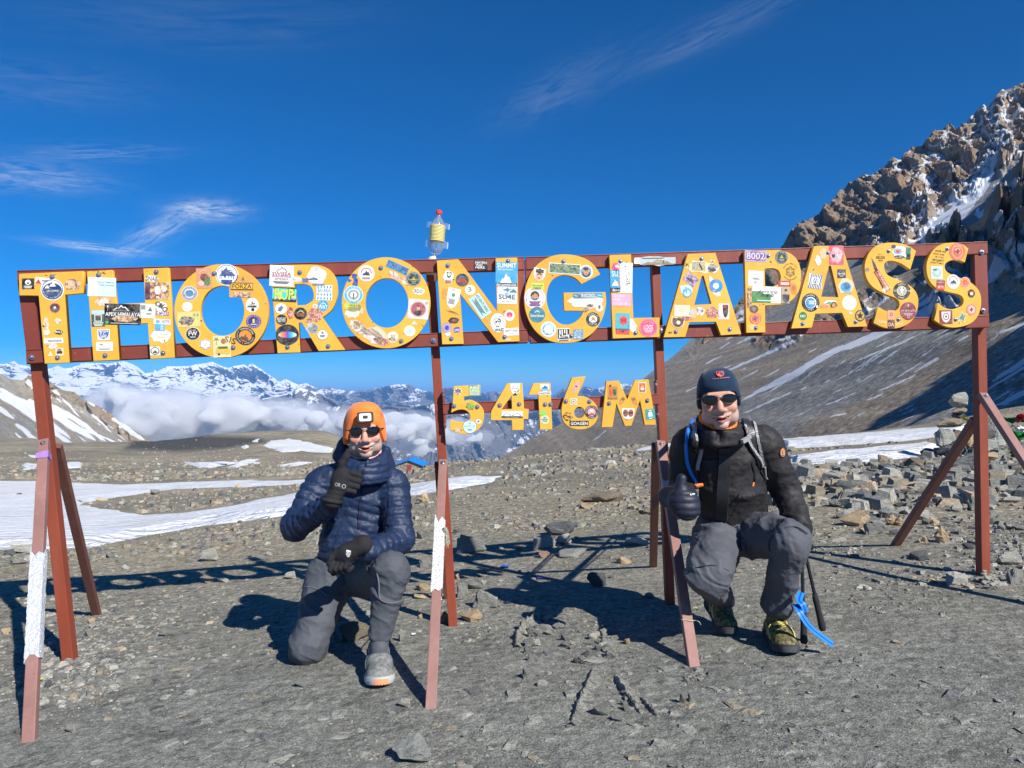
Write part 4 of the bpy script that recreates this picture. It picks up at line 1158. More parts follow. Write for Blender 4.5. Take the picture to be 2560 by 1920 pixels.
W_, B_ = 'f2f0ec', '18181a'
face = lambda hair='2a201c', skin='d8a284', shirt=None: ([('s', 'shield', 0, -.95, .75, .45, shirt)] if shirt else [])+[('c', 0, .05, .42, .58, skin), ('s', 'torn', 0, .42, .46, .30, hair), ('r', -.15, .05, .07, .035, B_), ('r', .17, .05, .07, .035, B_), ('r', 0, -.28, .14, .04, '7a3a30')]
ST_ = [
    # T
    ('T', 1, 243, 447, 100, 92, 1, ('r', B_), [('c', 0, .25, .48, .48, W_), ('s', 'mtn', 0, .2, .2, .25, B_), ('ln', 3, 0, -.45, .7, .05, W_)]),
    ('T', 1, 375, 425, 130, 60, -6, ('r', W_), [('s', 'tri', -.6, -.2, .4, .7, 'c8412c'), ('ln', 2, .2, .3, .4, .08, '555555')]),
    ('T', 1, 625, 455, 155, 110, 2, ('torn2', 'w_brown'), []),
    ('T', 1, 453, 498, 192, 186, 2, ('c', 'f4f4f2'), [('c', 0, 0, .92, .92, '2c4a86'), ('c', 0, 0, .86, .86, 'e9edf2'), ('c', 0, -.12, .84, .74, '24406f'), ('s', 'mtn', 0, .35, .7, .42, '24406f'), ('s', 'mtn', .05, .5, .28, .22, W_), ('s', 'mtn', -.42, .3, .2, .18, W_), ('t', 'LES COPINS', .05, -.12, .5, .09, W_), ('a', 'WE LOVE THE MOUNTAINS', .78, -90, .10, W_)]),
    ('T', 1, 475, 655, 88, 84, 0, ('c', 'd95068'), [('c', 0, 0, .84, .84, '3a2430'), ('s', 'mtn', 0, -.1, .45, .35, '2f8f6c'), ('c', 0, .05, .22, .22, W_)]),
    ('T', 1, 402, 790, 50, 130, 3, ('torn', 'w_tan'), []), ('T', 1, 505, 770, 70, 60, 0, ('torn', 'w_tan'), []), ('T', 1, 405, 870, 80, 75, 0, ('torn3', 'd8d4cc'), []),
    ('T', 1, 508, 866, 78, 46, -2, ('torn2', B_), [('t', 'MALE', 0, .1, .75, .42, W_)]),
    ('T', 1, 465, 938, 155, 46, 2, ('r', W_), [('ring', -.82, 0, .11, .07, '444444'), ('t', 'bakaventeren', .12, 0, .74, .5, '333333')]),
    ('T', 1, 455, 985, 110, 60, 2, ('torn', 'w_tan'), []), ('T', 1, 515, 1035, 66, 66, 3, ('r', 'e8d6b4'), [('s', 'bus', 0, -.1, .7, .55, '5a3a2c'), ('ln', 2, 0, .7, .5, .06, '5a3a2c')]), ('T', 1, 437, 1050, 46, 44, 0, ('tri', 'e9d9c0'), []),
    # H
    ('H', 1, 881, 475, 232, 165, -1.5, ('r', 'e9edf0'), [('r', .35, 0, .64, .97, 'cfe3e4'), ('t', 'לזכרו ולדרכו', .25, .48, .62, .09, '4a6a70'), ('t', 'לוחם היה ואיננו', .35, .2, .5, .09, '4a6a70')]),
    ('H', 1, 893, 605, 150, 90, 0, ('torn2', 'w_tan'), []),
    ('H', 1, 849, 745, 112, 145, 2, ('r', '3f5a44'), [('r', 0, .72, .95, .25, 'bcd4d8'), ('r', 0, .02, .55, .42, 'dfe4da'), ('r', 0, .02, .42, .32, '4a4d44'), ('ln', 3, 0, -.55, .75, .05, 'dfe4da')]),
    ('H', 1, 896, 886, 102, 92, 2, ('r', W_), [('s', 'shield', 0, 0, .86, .86, '3860a8'), ('r', 0, .62, .72, .17, W_), ('t', '1000', 0, .62, .6, .18, '3860a8'), ('t', 'F.C.', 0, .12, .5, .3, W_), ('ln', 2, 0, -.3, .5, .06, W_)]),
    ('H', 1, 904, 988, 136, 80, 1, ('r', W_), [('s', 'palm', -.4, .25, .32, .5, '7a3a34'), ('ln', 2, 0, -.5, .75, .05, '8a8a8a')]),
    ('H', 1, 1062, 712, 305, 182, -1, ('r', '0c0f14'), [('s', 'mtn', -.1, .62, .45, .28, W_), ('s', 'mtn', -.1, .56, .38, .20, '0c0f14'), ('t', 'APEX HIMALAYA', 0, .0, .94, .19, W_), ('s', 'palm', -.82, .6, .08, .3, W_), ('s', 'torn2', .1, -.42, .8, .36, 'w_brown'), ('r', -.84, -.8, .08, .12, '2fae6a'), ('ln', 1, .1, -.85, .75, .035, 'b8c4c0')]),
    ('H', 1, 1313, 404, 120, 64, -4, ('torn2', W_), [('t', 'SNAB', 0, 0, .82, .62, B_)]),
    ('H', 1, 1357, 510, 200, 150, 0, ('r', 'w_brown'), [('r', -.78, 0, .2, .97, '5a1e36'), ('s', 'skull', .05, -.1, .24, .72, 'f0e4d4'), ('c', .05, -.5, .14, .12, 'b03030'), ('s', 'torn', .6, .3, .3, .5, 'w_tan')]),
    ('H', 1, 1275, 683, 128, 124, -2, ('r', 'e4e6d8'), [('r', -.55, .5, .28, .3, '8a8f86'), ('s', 'tri', .35, .3, .3, .3, '4d7f6c'), ('ln', 2, .2, -.3, .35, .04, '9aa09a')]),
    ('H', 1, 1395, 645, 105, 100, 5, ('torn2', 'ece8e4'), [('ring', -.5, .5, .42, .28, B_), ('ring', .55, -.5, .42, .28, B_), ('s', 'bird', 0, .1, .7, .6, '2e2a34')]),
    ('H', 1, 1403, 705, 128, 56, -4, ('torn3', 'f0edf2'), [('t', 'SUMNERS', 0, 0, .85, .6, '5b3a9a')]),
    ('H', 1, 1400, 775, 140, 46, -3, ('r', 'd4e2ec'), [('c', -.5, 0, .25, .6, '8aa4c0'), ('t', 'HOTTE', .45, .1, .45, .5, 'c2504a')]),
    ('H', 1, 1382, 828, 86, 60, 0, ('r', '52b4dc'), [('t', 'AI\nOL', .4, 0, .35, .75, 'f0f4f6')]),
    ('H', 1, 1390, 895, 185, 140, -2, ('torn2', 'eceae6'), [('t', 'לנצח', .3, .2, .35, .1, '777777'), ('r', 0, -.2, .3, .06, 'd8ca60'), ('r', .35, -.62, .06, .08, '222222')]),
    ('H', 1, 1340, 1028, 82, 74, 2, ('r', W_), [('c', 0, 0, .9, .9, '2a2a2c'), ('c', 0, 0, .72, .72, 'e8e8e4'), ('s', 'mtn', 0, -.1, .5, .4, '2a2a2c')]),
    # O
    ('O', 1, 1765, 400, 130, 175, 3, ('r', 'd8926a'), [('s', 'torn2', .3, -.25, .6, .6, '4a7a3a'), ('c', .0, .1, .5, .35, '6a4230'), ('s', 'torn', -.4, -.5, .5, .3, 'f0c0b4'), ('a', 'ANNAPURNA TREKKERS', .8, 60, .13, 'f0e4c4')]),
    ('O', 1, 1961, 370, 192, 186, 0, ('c', 'f2f4f6'), [('ring', 0, 0, .93, .87, '1f4585'), ('c', 0, -.1, .86, .76, 'f2f4f6'), ('s', 'bird', -.1, .3, .62, .4, '1f4585'), ('s', 'mtn', .05, .2, .72, .3, '1f4585'), ('t', 'קדריון', 0, -.2, .62, .22, '1f4585'), ('s', 'shield', 0, -.66, .5, .2, '1f4585')]),
    ('O', 1, 2080, 470, 190, 190, 0, ('r', 'd9a04c'), [('s', 'palm', -.75, .5, .18, .45, '6e5320'), ('s', 'palm', .2, .5, .18, .45, '6e5320'), ('r', .1, -.75, .75, .25, 'w_brown'), ('r', .12, 0, .98, .33, '3a2a10'), ('r', .12, 0, .94, .25, 'e9b23a'), ('t', 'FORZA', .12, 0, .84, .2, '2a1c0c')]),
    ('O', 1, 1638, 530, 136, 126, 4, ('c', 'e4dce8'), [('c', 0, 0, .92, .92, '7c6a90'), ('ray', 24, .66, .88, 'e4dce8'), ('c', 0, 0, .62, .62, 'eef2f4'), ('c', 0, 0, .5, .5, '5a9ac0'), ('t', 'APRIL\nCOACH', 0, 0, .7, .34, '3b5a90')]),
    ('O', 1, 1618, 647, 88, 84, 0, ('c', 'ece6dc'), [('s', 'torn', 0, 0, .8, .7, 'e2dacf')]),
    ('O', 1, 1632, 755, 190, 130, 3, ('r', 'dccf7c'), [('s', 'torn2', -.2, -.2, .75, .7, 'w_dark'), ('s', 'palm', .5, .4, .14, .5, '6b8a3a'), ('s', 'palm', .8, .4, .12, .5, '6b8a3a')]),
    ('O', 1, 1667, 880, 122, 112, 3, ('c', 'e8e8e8'), [('c', 0, 0, .93, .93, B_), ('t', 'FW', 0, .05, .58, .33, W_), ('t', 'EST 1998', 0, .55, .4, .09, W_), ('t', 'NEPAL', 0, -.5, .4, .11, W_)]),
    ('O', 1, 1775, 970, 110, 98, 0, ('cloud', W_), [('s', 'cloud', 0, 0, .94, .93, '1a2a5a'), ('s', 'cloud', 0, 0, .84, .82, W_), ('c', -.18, .12, .05, .06, B_), ('c', .18, .12, .05, .06, B_), ('r', 0, -.18, .16, .03, B_)]),
    ('O', 1, 1918, 990, 148, 185, 2, ('r', 'e4d49a'), [('s', 'palm', -.6, .55, .38, .4, '3e7048'), ('c', .2, .5, .3, .25, 'a86840'), ('s', 'bus', .1, -.35, .82, .46, 'e3b52e'), ('r', .1, -.1, .55, .1, '4a6050'), ('c', -.35, -.7, .14, .1, B_), ('c', .1, -.45, .1, .08, W_), ('t', 'W', .1, -.45, .1, .07, '8a6a20')]),
    ('O', 1, 2120, 898, 170, 160, -20, ('c', '2a221e'), [('c', 0, 0, .62, .62, 'e08a2c'), ('s', 'mtn', 0, -.15, .55, .35, '4a2c18'), ('a', 'ANNAPURNA', .8, 90, .17, 'e8e0d4'), ('a', 'HIKES BIRD & MOTO TREKS', .8, -90, .12, 'e8e0d4')]),
    ('O', 1, 2180, 632, 110, 125, 0, ('c', W_), [('s', 'mtn', 0, .15, .7, .4, '1c1c20'), ('t', 'Wachawula', 0, .1, .9, .2, W_), ('t', 'BLUESBERY', 0, -.25, .75, .1, '1c1c20'), ('r', .1, -.62, .22, .2, '1c1c20')]),
    ('O', 1, 2192, 772, 128, 116, 0, ('c', '4c3a86'), [('ray', 22, .74, .92, 'c8b8e0'), ('c', 0, 0, .62, .62, '41307a'), ('r', 0, .05, .13, .3, 'e6d84a'), ('r', 0, -.45, .4, .05, 'e8e4f0')]),
    ('O', 1, 1990, 935, 110, 60, -14, (None, B_), [('t', 'SIS', 0, 0, .9, .9, '57301a')]),
    # R
    ('R', 2, 222, 378, 203, 180, -2, ('r', 'ece9ea'), [('s', 'mtn', 0, .62, .5, .25, '4a4f60'), ('s', 'mtn', 0, .56, .42, .18, 'ece9ea'), ('t', 'SWISSA', 0, .18, .78, .16, 'b0323c'), ('t', 'ADVENTURE TRAVEL', 0, -.06, .8, .08, '8a3038'), ('t', 'מטיילים שוויצרי', 0, -.3, .55, .12, 'c0505a'), ('ln', 3, 0, -.55, .7, .025, '888888')]),
    ('R', 2, 245, 540, 206, 126, -2, ('r', '3a3030'), [('r', 0, .1, .98, .72, 'w_holo'), ('t', 'RUF', 0, -.05, .82, .86, '1c1c14'), ('t', 'RUF', -.03, 0, .76, .76, 'c8f03a')]),
    ('R', 2, 525, 380, 180, 180, -2, ('torn2', 'edebe6'), [('c', -.05, .65, .3, .25, 'c9cbc9'), ('ring', -.05, .65, .26, .2, 'edebe6'), ('c', .15, -.3, .5, .3, 'dfe6ec'), ('s', 'mtn', -.3, -.25, .5, .14, '4c4a86'), ('ln', 2, .2, -.75, .6, .03, '9a9a98')]),
    ('R', 2, 350, 412, 130, 60, -3, ('torn3', 'eceae4'), [('t', 'לזכר', -.2, 0, .3, .3, '666666')]), ('R', 2, 425, 418, 50, 36, 0, ('r', '5a5a96'), []),
    ('R', 2, 591, 524, 134, 132, -1, ('r', 'eef2f4'), [('ck', 5, 4, '4a90c8'), ('r', 0, .3, .9, .22, 'eef2f4'), ('t', 'BAVARIA', 0, .3, .8, .22, '3b78b0')]),
    ('R', 2, 580, 636, 94, 94, 0, ('c', '3aa0d4'), [('s', 'mtn', 0, .35, .6, .35, 'd8eef6'), ('s', 'mtn', 0, .26, .48, .22, '3aa0d4'), ('t', 'WAT', 0, -.28, .8, .34, W_)]),
    ('R', 2, 217, 662, 98, 90, 0, ('c', W_), [('s', 'bird', 0, .1, .7, .6, '2f7fa4'), ('s', 'bird', -.2, -.3, .5, .4, '1c4c6c')]),
    ('R', 2, 510, 718, 150, 130, 0, ('torn2', 'w_red'), []), ('R', 2, 300, 700, 70, 120, 0, ('torn', 'w_red'), []), ('R', 2, 455, 770, 80, 44, 0, ('torn3', 'w_red'), []),
    ('R', 2, 385, 705, 114, 110, 2, ('c', 'b89a6a'), [('c', 0, 0, .95, .95, '221a16'), ('s', 'mtn', 0, .35, .55, .28, 'e0d0b0'), ('s', 'mtn', 0, .26, .45, .18, '221a16'), ('t', 'HIGHEST', 0, -.1, .6, .14, 'c87840'), ('t', 'REGION', 0, -.35, .5, .13, 'c87840')]),
    ('R', 2, 222, 758, 94, 88, 0, ('c', B_), [('t', 'BOYS GET', 0, .2, .76, .24, W_), ('t', 'SAD TOO', 0, -.25, .7, .24, W_)]),
    ('R', 2, 270, 888, 198, 180, 0, ('c', '26282c'), [('c', 0, 0, .86, .36, '1a2c5a'), ('c', .03, 0, .78, .30, 'w_rain')]),
    ('R', 2, 486, 832, 116, 108, 6, ('torn2', 'c4c6c8'), [('c', .1, 0, .75, .75, '8e9094'), ('s', 'bolt', .1, .2, .5, .16, B_), ('r', .35, -.4, .2, .05, B_), ('ln', 5, -.3, .6, .4, .03, 'e8e8e8')]),
    ('R', 2, 575, 888, 94, 88, 0, ('c', B_), [('c', 0, 0, .94, .94, 'f0eeea'), ('r', 0, .4, .2, .25, '8a8c90'), ('ln', 3, 0, -.1, .5, .05, '444444')]),
    ('R', 2, 510, 640, 40, 28, 0, ('r', 'e8e4dc'), [('s', 'dia', 0, 0, .5, .6, 'd05a50')]),
    # O2
    ('O2', 2, 855, 412, 84, 104, -12, ('dog', '27489c'), []), ('O2', 2, 806, 420, 36, 32, -25, ('heart', '27489c'), []),
    ('O2', 2, 953, 357, 142, 140, 0, ('c', 'f0eeec'), [('ring', 0, .05, .66, .52, 'd86a58'), ('c', 0, -.2, .62, .5, 'f0eeec'), ('s', 'mtn', 0, .05, .5, .32, '2a2e58'), ('ln', 2, 0, -.55, .5, .04, '9a4a44')]),
    ('O2', 2, 1222, 307, 195, 66, -24, ('r', '3a8ec0'), [('t', 'SCHALUPPE', 0, 0, .94, .74, '1c2c6a')]),
    ('O2', 2, 1200, 380, 140, 70, -35, ('torn', 'w_tan'), []), ('O2', 2, 1280, 430, 120, 60, -45, ('torn3', 'w_tan'), []),
    ('O2', 2, 1361, 405, 128, 124, 0, ('c', '2a3036'), [('ring', 0, 0, .95, .88, 'b8bcc0'), ('a', 'ENJOY YOUR PATH', .72, 90, .17, 'd8dcd8'), ('s', 'tri', 0, .05, .34, .26, 'a8ac3a'), ('t', 'NEW FACES', 0, -.12, .6, .12, 'c8cc4a'), ('ln', 2, 0, -.4, .3, .06, '9aa0a0')]),
    ('O2', 2, 843, 542, 166, 158, 0, ('c', 'f2f2ee'), [('c', 0, 0, .94, .94, '47b4dc'), ('c', 0, 0, .68, .68, 'f2f2ee'), ('ray', 26, .34, .58, '5a6a70'), ('r', 0, -.15, .07, .36, '4a5a60'), ('a', 'GRUPO ALMANZORES', .8, 90, .14, W_), ('a', 'LAS ROZAS', .8, -90, .14, W_)]),
    ('O2', 2, 835, 645, 150, 90, -5, ('c', 'c9d23a'), [('t', 'WAY', .1, .2, .5, .26, '4a5a1c')]), ('O2', 2, 835, 695, 150, 110, 10, ('torn2', 'd9d8c4'), []), ('O2', 2, 905, 665, 50, 110, 20, ('torn', 'dcc49a'), []),
    ('O2', 2, 1402, 667, 176, 170, -4, ('r', 'e9dcd4'), [('c', 0, 0, .78, .78, 'a84a58'), ('ring', 0, 0, .76, .7, 'dfb8b4'), ('s', 'shield', 0, -.42, .34, .26, '2c2c30'), ('c', 0, .12, .17, .24, 'd8a890'), ('s', 'torn', 0, .32, .18, .1, '4a3430'), ('s', 'torn3', .8, .7, .2, .2, 'w_pink')]),
    ('O2', 2, 1405, 512, 116, 72, -4, ('torn2', 'ece6da'), [('t', 'RDO', 0, 0, .6, .45, '3a3a3a')]), ('O2', 2, 1368, 782, 56, 34, 0, ('tri', 'e9dcc8'), []),
    ('O2', 2, 1328, 855, 96, 92, 0, ('c', 'eceeee'), [('ring', 0, 0, .7, .6, 'a8c8dc'), ('c', 0, 0, .45, .45, 'c8d8e0')]),
    ('O2', 2, 1183, 903, 92, 86, 0, ('c', 'eae4d6'), [('ln', 3, 0, .3, .5, .06, 'a8a090')]),
    ('O2', 2, 855, 800, 110, 90, -45, ('torn2', 'w_tan'), []), ('O2', 2, 900, 830, 170, 110, -42, ('torn', 'w_tan'), []), ('O2', 2, 1010, 900, 220, 130, -30, ('torn2', 'w_white'), []), ('O2', 2, 950, 860, 140, 80, -40, ('torn3', 'e0b898'), []), ('O2', 2, 1085, 945, 160, 80, -16, ('torn', 'w_red'), []), ('O2', 2, 1060, 880, 190, 110, -35, ('torn2', 'e6cdb0'), []), ('O2', 2, 1180, 935, 90, 60, -10, ('torn', 'e4cba4'), []),
    # N
    ('N', 2, 1662, 388, 100, 128, -3, ('torn2', 'efece4'), [('s', 'shield', .1, .25, .42, .42, '1d5a44'), ('c', .1, .35, .28, .25, 'f0ece8'), ('s', 'heart', .1, .38, .12, .1, 'c83a40'), ('ln', 3, 0, -.5, .6, .04, 'b06a60')]),
    ('N', 2, 1782, 415, 114, 112, 0, ('c', '2a2426'), [('s', 'mtn', 0, .55, .4, .16, '3f86b4'), ('t', 'TRAIL', 0, .12, .58, .2, 'e06a5a'), ('t', 'MANDU', 0, -.22, .68, .2, 'e06a5a'), ('r', 0, -.6, .4, .03, '9a8a8a')]),
    ('N', 2, 1850, 501, 90, 88, 0, ('c', 'f2f2ee'), [('t', '3', -.1, .1, .3, .5, '2a6a8a'), ('r', .3, 0, .03, .3, '555555')]),
    ('N', 2, 1700, 575, 110, 180, -12, ('shield', 'eff0ee'), [('c', 0, .35, .3, .18, '3f9a7a'), ('ln', 5, -.1, -.1, .55, .03, '6a6a6e'), ('a', 'RUMBO AL CIELO', .85, 60, .12, 'b05a80')]), ('N', 2, 1630, 540, 60, 130, 0, ('torn3', 'd89638'), []),
    ('N', 2, 1935, 640, 205, 110, -56, ('r', '9fd8dc'), [('r', 0, 0, .95, .92, 'b9e4e6'), ('t', 'ADVENTURERS', -.1, .55, .85, .22, '20343c'), ('ln', 4, 0, .05, .8, .05, '3a5058')]),
    ('N', 2, 1700, 694, 118, 50, 4, ('boat', '9ab84a'), [('s', 'boat', 0, .05, .7, .6, 'c23a3a')]),
    ('N', 2, 1708, 765, 104, 62, 2, ('torn2', '2a1c1c'), [('s', 'bird', 0, 0, .7, .6, 'a03a34')]),
    ('N', 2, 1650, 828, 76, 84, 0, ('c', '8a7ac0'), [('ring', 0, 0, .8, .66, 'd4ccf0'), ('c', 0, 0, .4, .4, '54449a')]), ('N', 2, 1738, 848, 92, 66, 12, ('torn3', '6a58a4'), [('t', 'CYPRUS', 0, 0, .7, .3, 'f0eef4')]), ('N', 2, 1660, 880, 60, 50, 0, ('torn', 'e8dce8'), []),
    ('N', 2, 2165, 365, 190, 210, -1, ('r', '2fa2d6'), [('t', 'SUMMIT', 0, .72, .88, .2, W_), ('t', 'Bergreisen', -.1, .38, .7, .1, 'e0f0f8'), ('s', 'mtn', -.05, -.35, .55, .42, 'e8f0f4'), ('r', 0, -.86, 1, .14, '1c3a52'), ('t', 'dav-summit-club', .0, -.86, .9, .12, W_)]),
    ('N', 2, 2170, 545, 170, 150, -1, ('r', 'eef2f0'), [('s', 'bird', 0, .6, .6, .3, '3f7f92'), ('s', 'mtn', .6, .55, .4, .25, '3f7f92'), ('ray', 10, .15, .3, '3f7f92'), ('t', 'SU4E', 0, -.2, .86, .28, '1e5468'), ('t', 'www.su4e.org', 0, -.75, .55, .08, '5a7a80')]),
    ('N', 2, 2190, 720, 88, 96, 0, ('c', 'f2eef0'), [('c', 0, .1, .62, .5, 'd8485a'), ('c', 0, -.15, .3, .2, 'e8909a'), ('a', 'DIVE', .7, -90, .2, '3a3a3a')]),
    ('N', 2, 2092, 785, 132, 165, 4, ('c', 'f0f0ee'), [('s', 'skull', -.1, .05, .5, .5, '1c1c1e'), ('s', 'skull', -.1, .07, .42, .42, 'f0f0ee'), ('c', -.25, .12, .12, .12, B_), ('c', .12, .22, .2, .17, B_), ('c', .12, .22, .1, .08, 'f0f0ee'), ('s', 'bolt', .4, .62, .4, .06, B_), ('t', 'VIOLET', .1, -.72, .6, .14, B_)]),
    ('N', 2, 2205, 862, 130, 64, 3, ('r', 'f1f1ef'), [('t', 'NEPTUNE', 0, .25, .84, .34, '4a6066'), ('r', .1, -.45, .5, .05, '9a9a98')]),
    ('N', 2, 2180, 930, 70, 30, 0, ('torn', 'e4c49a'), []),
    # G
    ('G', 3, 455, 387, 280, 92, -3, ('r', 'e4e4d6'), [('r', 0, 0, .94, .84, 'w_green')]),
    ('G', 3, 640, 413, 118, 118, 0, ('c', 'eef0f2'), [('c', 0, 0, .82, .82, '7aa0b8'), ('s', 'shield', 0, -.45, .6, .4, '40444c')]+face('1c1612', 'cf9a7c')),
    ('G', 3, 236, 438, 106, 112, -8, ('shield', W_), [('c', 0, -.1, .62, .78, 'dfae90'), ('s', 'cloud', 0, .55, .78, .42, '201814'), ('r', -.22, .02, .13, .08, B_), ('r', .24, .05, .13, .08, B_), ('r', 0, -.5, .2, .05, '8a4a3c')]),
    ('G', 3, 219, 540, 110, 60, 0, ('r', 'c6dc5a'), [('t', 'Белудой', 0, .25, .8, .3, '333d1c'), ('t', 'город', 0, -.45, .6, .25, '333d1c')]),
    ('G', 3, 198, 640, 185, 190, 0, ('c', 'eee6ee'), [('a', 'HIMALAYA TREKS & EXPEDITION', .82, 90, .13, 'b0407a'), ('c', 0, .22, .42, .42, '2a2c44'), ('s', 'mtn', 0, .3, .36, .2, 'e08a3a'), ('t', 'Company', 0, .02, .5, .1, 'e8e8ec'), ('ln', 5, 0, -.32, .55, .028, '8a4a80')]),
    ('G', 3, 217, 783, 140, 135, 0, ('c', '2f7f92'), [('s', 'mtn', 0, .42, .35, .18, 'e8f0f0'), ('s', 'mtn', 0, .36, .27, .1, '2f7f92'), ('t', 'Soiernhaus', 0, -.12, .84, .18, W_)]),
    ('G', 3, 315, 910, 138, 138, 0, ('c', 'e9ecea'), [('ring', 0, 0, .92, .88, '9ab4bc'), ('c', 0, 0, .74, .74, 'w_blue'), ('s', 'torn2', 0, 0, .7, .7, 'd4e0e0')]),
    ('G', 3, 447, 955, 108, 108, 2, ('r', 'f2f2ee'), [('r', 0, .08, .94, .8, '161616'), ('r', -.6, .4, .1, .35, W_), ('r', -.25, .3, .09, .5, W_), ('r', .15, .5, .1, .3, W_), ('r', .5, .2, .08, .6, W_), ('r', -.3, -.4, .5, .06, W_), ('r', .3, -.2, .4, .06, W_), ('r', -.7, -.3, .07, .3, W_), ('r', .75, -.3, .08, .3, W_), ('ln', 1, 0, -.88, .8, .05, '555555')]),
    ('G', 3, 573, 953, 88, 86, 0, ('r', '6a9ab4'), [('r', 0, 0, .84, .84, 'w_blue'), ('r', .1, .1, .5, .5, '7ea6bc')]),
    ('G', 3, 700, 824, 122, 122, 0, ('c', '1a1c1c'), [('a', 'TAUNERIE', .78, 90, .19, 'e8e8e0'), ('a', 'ALPINE', .78, -90, .2, 'e8e8e0'), ('c', 0, 0, .58, .58, 'e8e8e0'), ('c', 0, .15, .25, .25, 'e0b030'), ('s', 'mtn', 0, -.12, .5, .35, '3a4448'), ('s', 'mtn', 0, -.2, .42, .22, 'e8e8e0')]),
    ('G', 3, 636, 668, 340, 140, -1, ('torn2', 'ece6d8'), [('r', .1, -.1, .75, .4, 'ebe3d4'), ('s', 'torn', -.45, -.25, .3, .3, 'cfe0ea'), ('s', 'torn3', .25, -.55, .25, .25, 'w_dark')]),
    ('G', 3, 656, 620, 260, 48, 2, ('r', '2ba0c6'), [('s', 'bolt', -.78, 0, .17, .45, W_), ('t', 'RADIO', 0, 0, .44, .62, W_), ('s', 'bolt', .78, 0, .17, .45, W_)]),
    ('G', 3, 755, 724, 66, 66, 0, ('c', 'f0eeee'), [('s', 'shield', 0, .1, .3, .5, '6a5048'), ('c', 0, .45, .14, .16, '3a2c28')]),
    ('G', 3, 645, 740, 80, 50, 30, ('torn3', 'w_dark'), []),
    # L
    ('L', 3, 900, 372, 74, 70, 0, ('c', 'd8386a'), [('t', '*', .2, .2, .5, .5, W_)]),
    ('L', 3, 890, 492, 84, 190, 2, ('r', '2f9ed4'), [('t', 'SU', 0, .68, .7, .22, 'd8ecf4'), ('t', 'Berg', .1, .42, .7, .08, 'd8ecf4'), ('s', 'mtn', 0, -.15, .7, .3, 'e4ecf0'), ('r', 0, -.82, 1, .2, '1c2c44'), ('t', 'dav-s', .1, -.82, .75, .13, W_)]),
    ('L', 3, 977, 465, 130, 262, -1, ('r', 'f0efed'), [('s', 'boat', .3, .2, .4, .62, '2a2a2e'), ('s', 'boat', .3, .2, .33, .54, 'f0efed')]),
    ('L', 3, 934, 487, 168, 28, -90, (None, W_), [('t', 'CITY SURF', 0, 0, 1, .8, '8a90b0')]), ('L', 3, 1000, 475, 130, 34, -90, (None, W_), [('t', 'thiok', 0, 0, 1, .95, '2a2a2e')]),
    ('L', 3, 946, 658, 170, 105, -2, ('r', 'e8a8c4'), [('t', 'QUASI', -.25, .66, .6, .22, 'f6e4ec'), ('t', 'WIE', -.5, .05, .36, .22, 'f6e4ec'), ('t', 'URLAUB', -.15, -.6, .75, .22, 'f6e4ec')]),
    ('L', 3, 956, 845, 124, 152, -1, ('r', '42b4c4'), [('s', 'cloud', .1, .15, .65, .6, 'e0504c'), ('s', 'cloud', .1, .15, .4, .38, 'd83a3e'), ('ln', 4, .1, .3, .4, .02, '8a2028')]), ('L', 3, 956, 928, 120, 50, -1, ('r', 'd8483e'), [('s', 'bird', 0, 0, .5, .6, '9a2a28')]),
    ('L', 3, 1040, 875, 84, 140, 15, ('torn', 'f0eee8'), []),
    ('L', 3, 1178, 896, 162, 156, 0, ('c', 'e0527c'), [('ring', 0, 0, .96, .92, 'f0a8bc'), ('t', 'LOOS', 0, .05, .5, .26, W_), ('ln', 2, 0, -.3, .45, .05, 'f4c4d2'), ('a', 'TOGETHER', .7, 90, .15, 'f4b4c6')]),
    # A
    ('A', 3, 1640, 375, 320, 112, -1, ('torn2', 'ead79c'), [('t', 'Tb', -.8, .2, .1, .3, '3a3a2a')]), ('A', 3, 1612, 364, 120, 86, -2, ('r', 'f3f2ec'), [('s', 'boat', .3, -.1, .3, .7, '1c1c1c'), ('t', 'V', -.5, 0, .2, .4, 'c0c0b8')]),
    ('A', 3, 1735, 385, 120, 90, 0, ('torn2', 'e6e2de'), [('s', 'torn3', 0, -.3, .7, .5, '2a2624'), ('s', 'torn', -.5, 0, .3, .4, '4a5a90')]), ('A', 3, 1732, 325, 44, 34, 0, ('heart', 'e9e2da'), [('c', 0, 0, .5, .5, '8a4a30')]),
    ('A', 3, 1545, 480, 120, 90, -38, ('r', 'w_purple'), [('s', 'mtn', 0, 0, .7, .4, '3a2c50')]),
    ('A', 3, 1510, 580, 108, 106, 10, ('shield', 'c8e0e8'), [('ring', 0, -.3, .75, .55, '3aa0cc'), ('s', 'bird', -.1, .2, .55, .7, '58b0d8')]),
    ('A', 3, 1762, 535, 120, 118, 0, ('c', '2b8ed2'), [('c', 0, .0, .44, .44, 'f2efe8')]), ('A', 3, 1725, 490, 40, 100, 22, ('torn', 'f2efe8'), []), ('A', 3, 1770, 598, 100, 56, -30, ('torn', 'f0e8d4'), []),
    ('A', 3, 1470, 750, 140, 100, -1, ('r', 'e6dcc0'), [('s', 'torn2', 0, .1, .5, .5, 'd8ceb4')]), ('A', 3, 1565, 770, 80, 110, 0, ('torn2', 'e6b98a'), [('c', -.3, .1, .5, .3, 'a8d0dc')]),
    ('A', 3, 1625, 755, 92, 80, 0, ('torn2', 'ece2dc'), [('s', 'heart', 0, 0, .7, .7, '6a5a8a'), ('s', 'heart', 0, 0, .58, .56, 'ece2dc'), ('t', 'T+M', 0, .1, .6, .25, '4a3a6a')]),
    ('A', 3, 1730, 765, 130, 112, 0, ('torn2', 'w_red'), []), ('A', 3, 1830, 755, 98, 140, 0, ('r', 'e9d4c4'), [('s', 'shield', .3, 0, .5, .8, '2a1e20'), ('c', .2, .55, .25, .2, 'b83a34'), ('s', 'torn', -.5, -.5, .5, .4, 'd8ccd8')]),
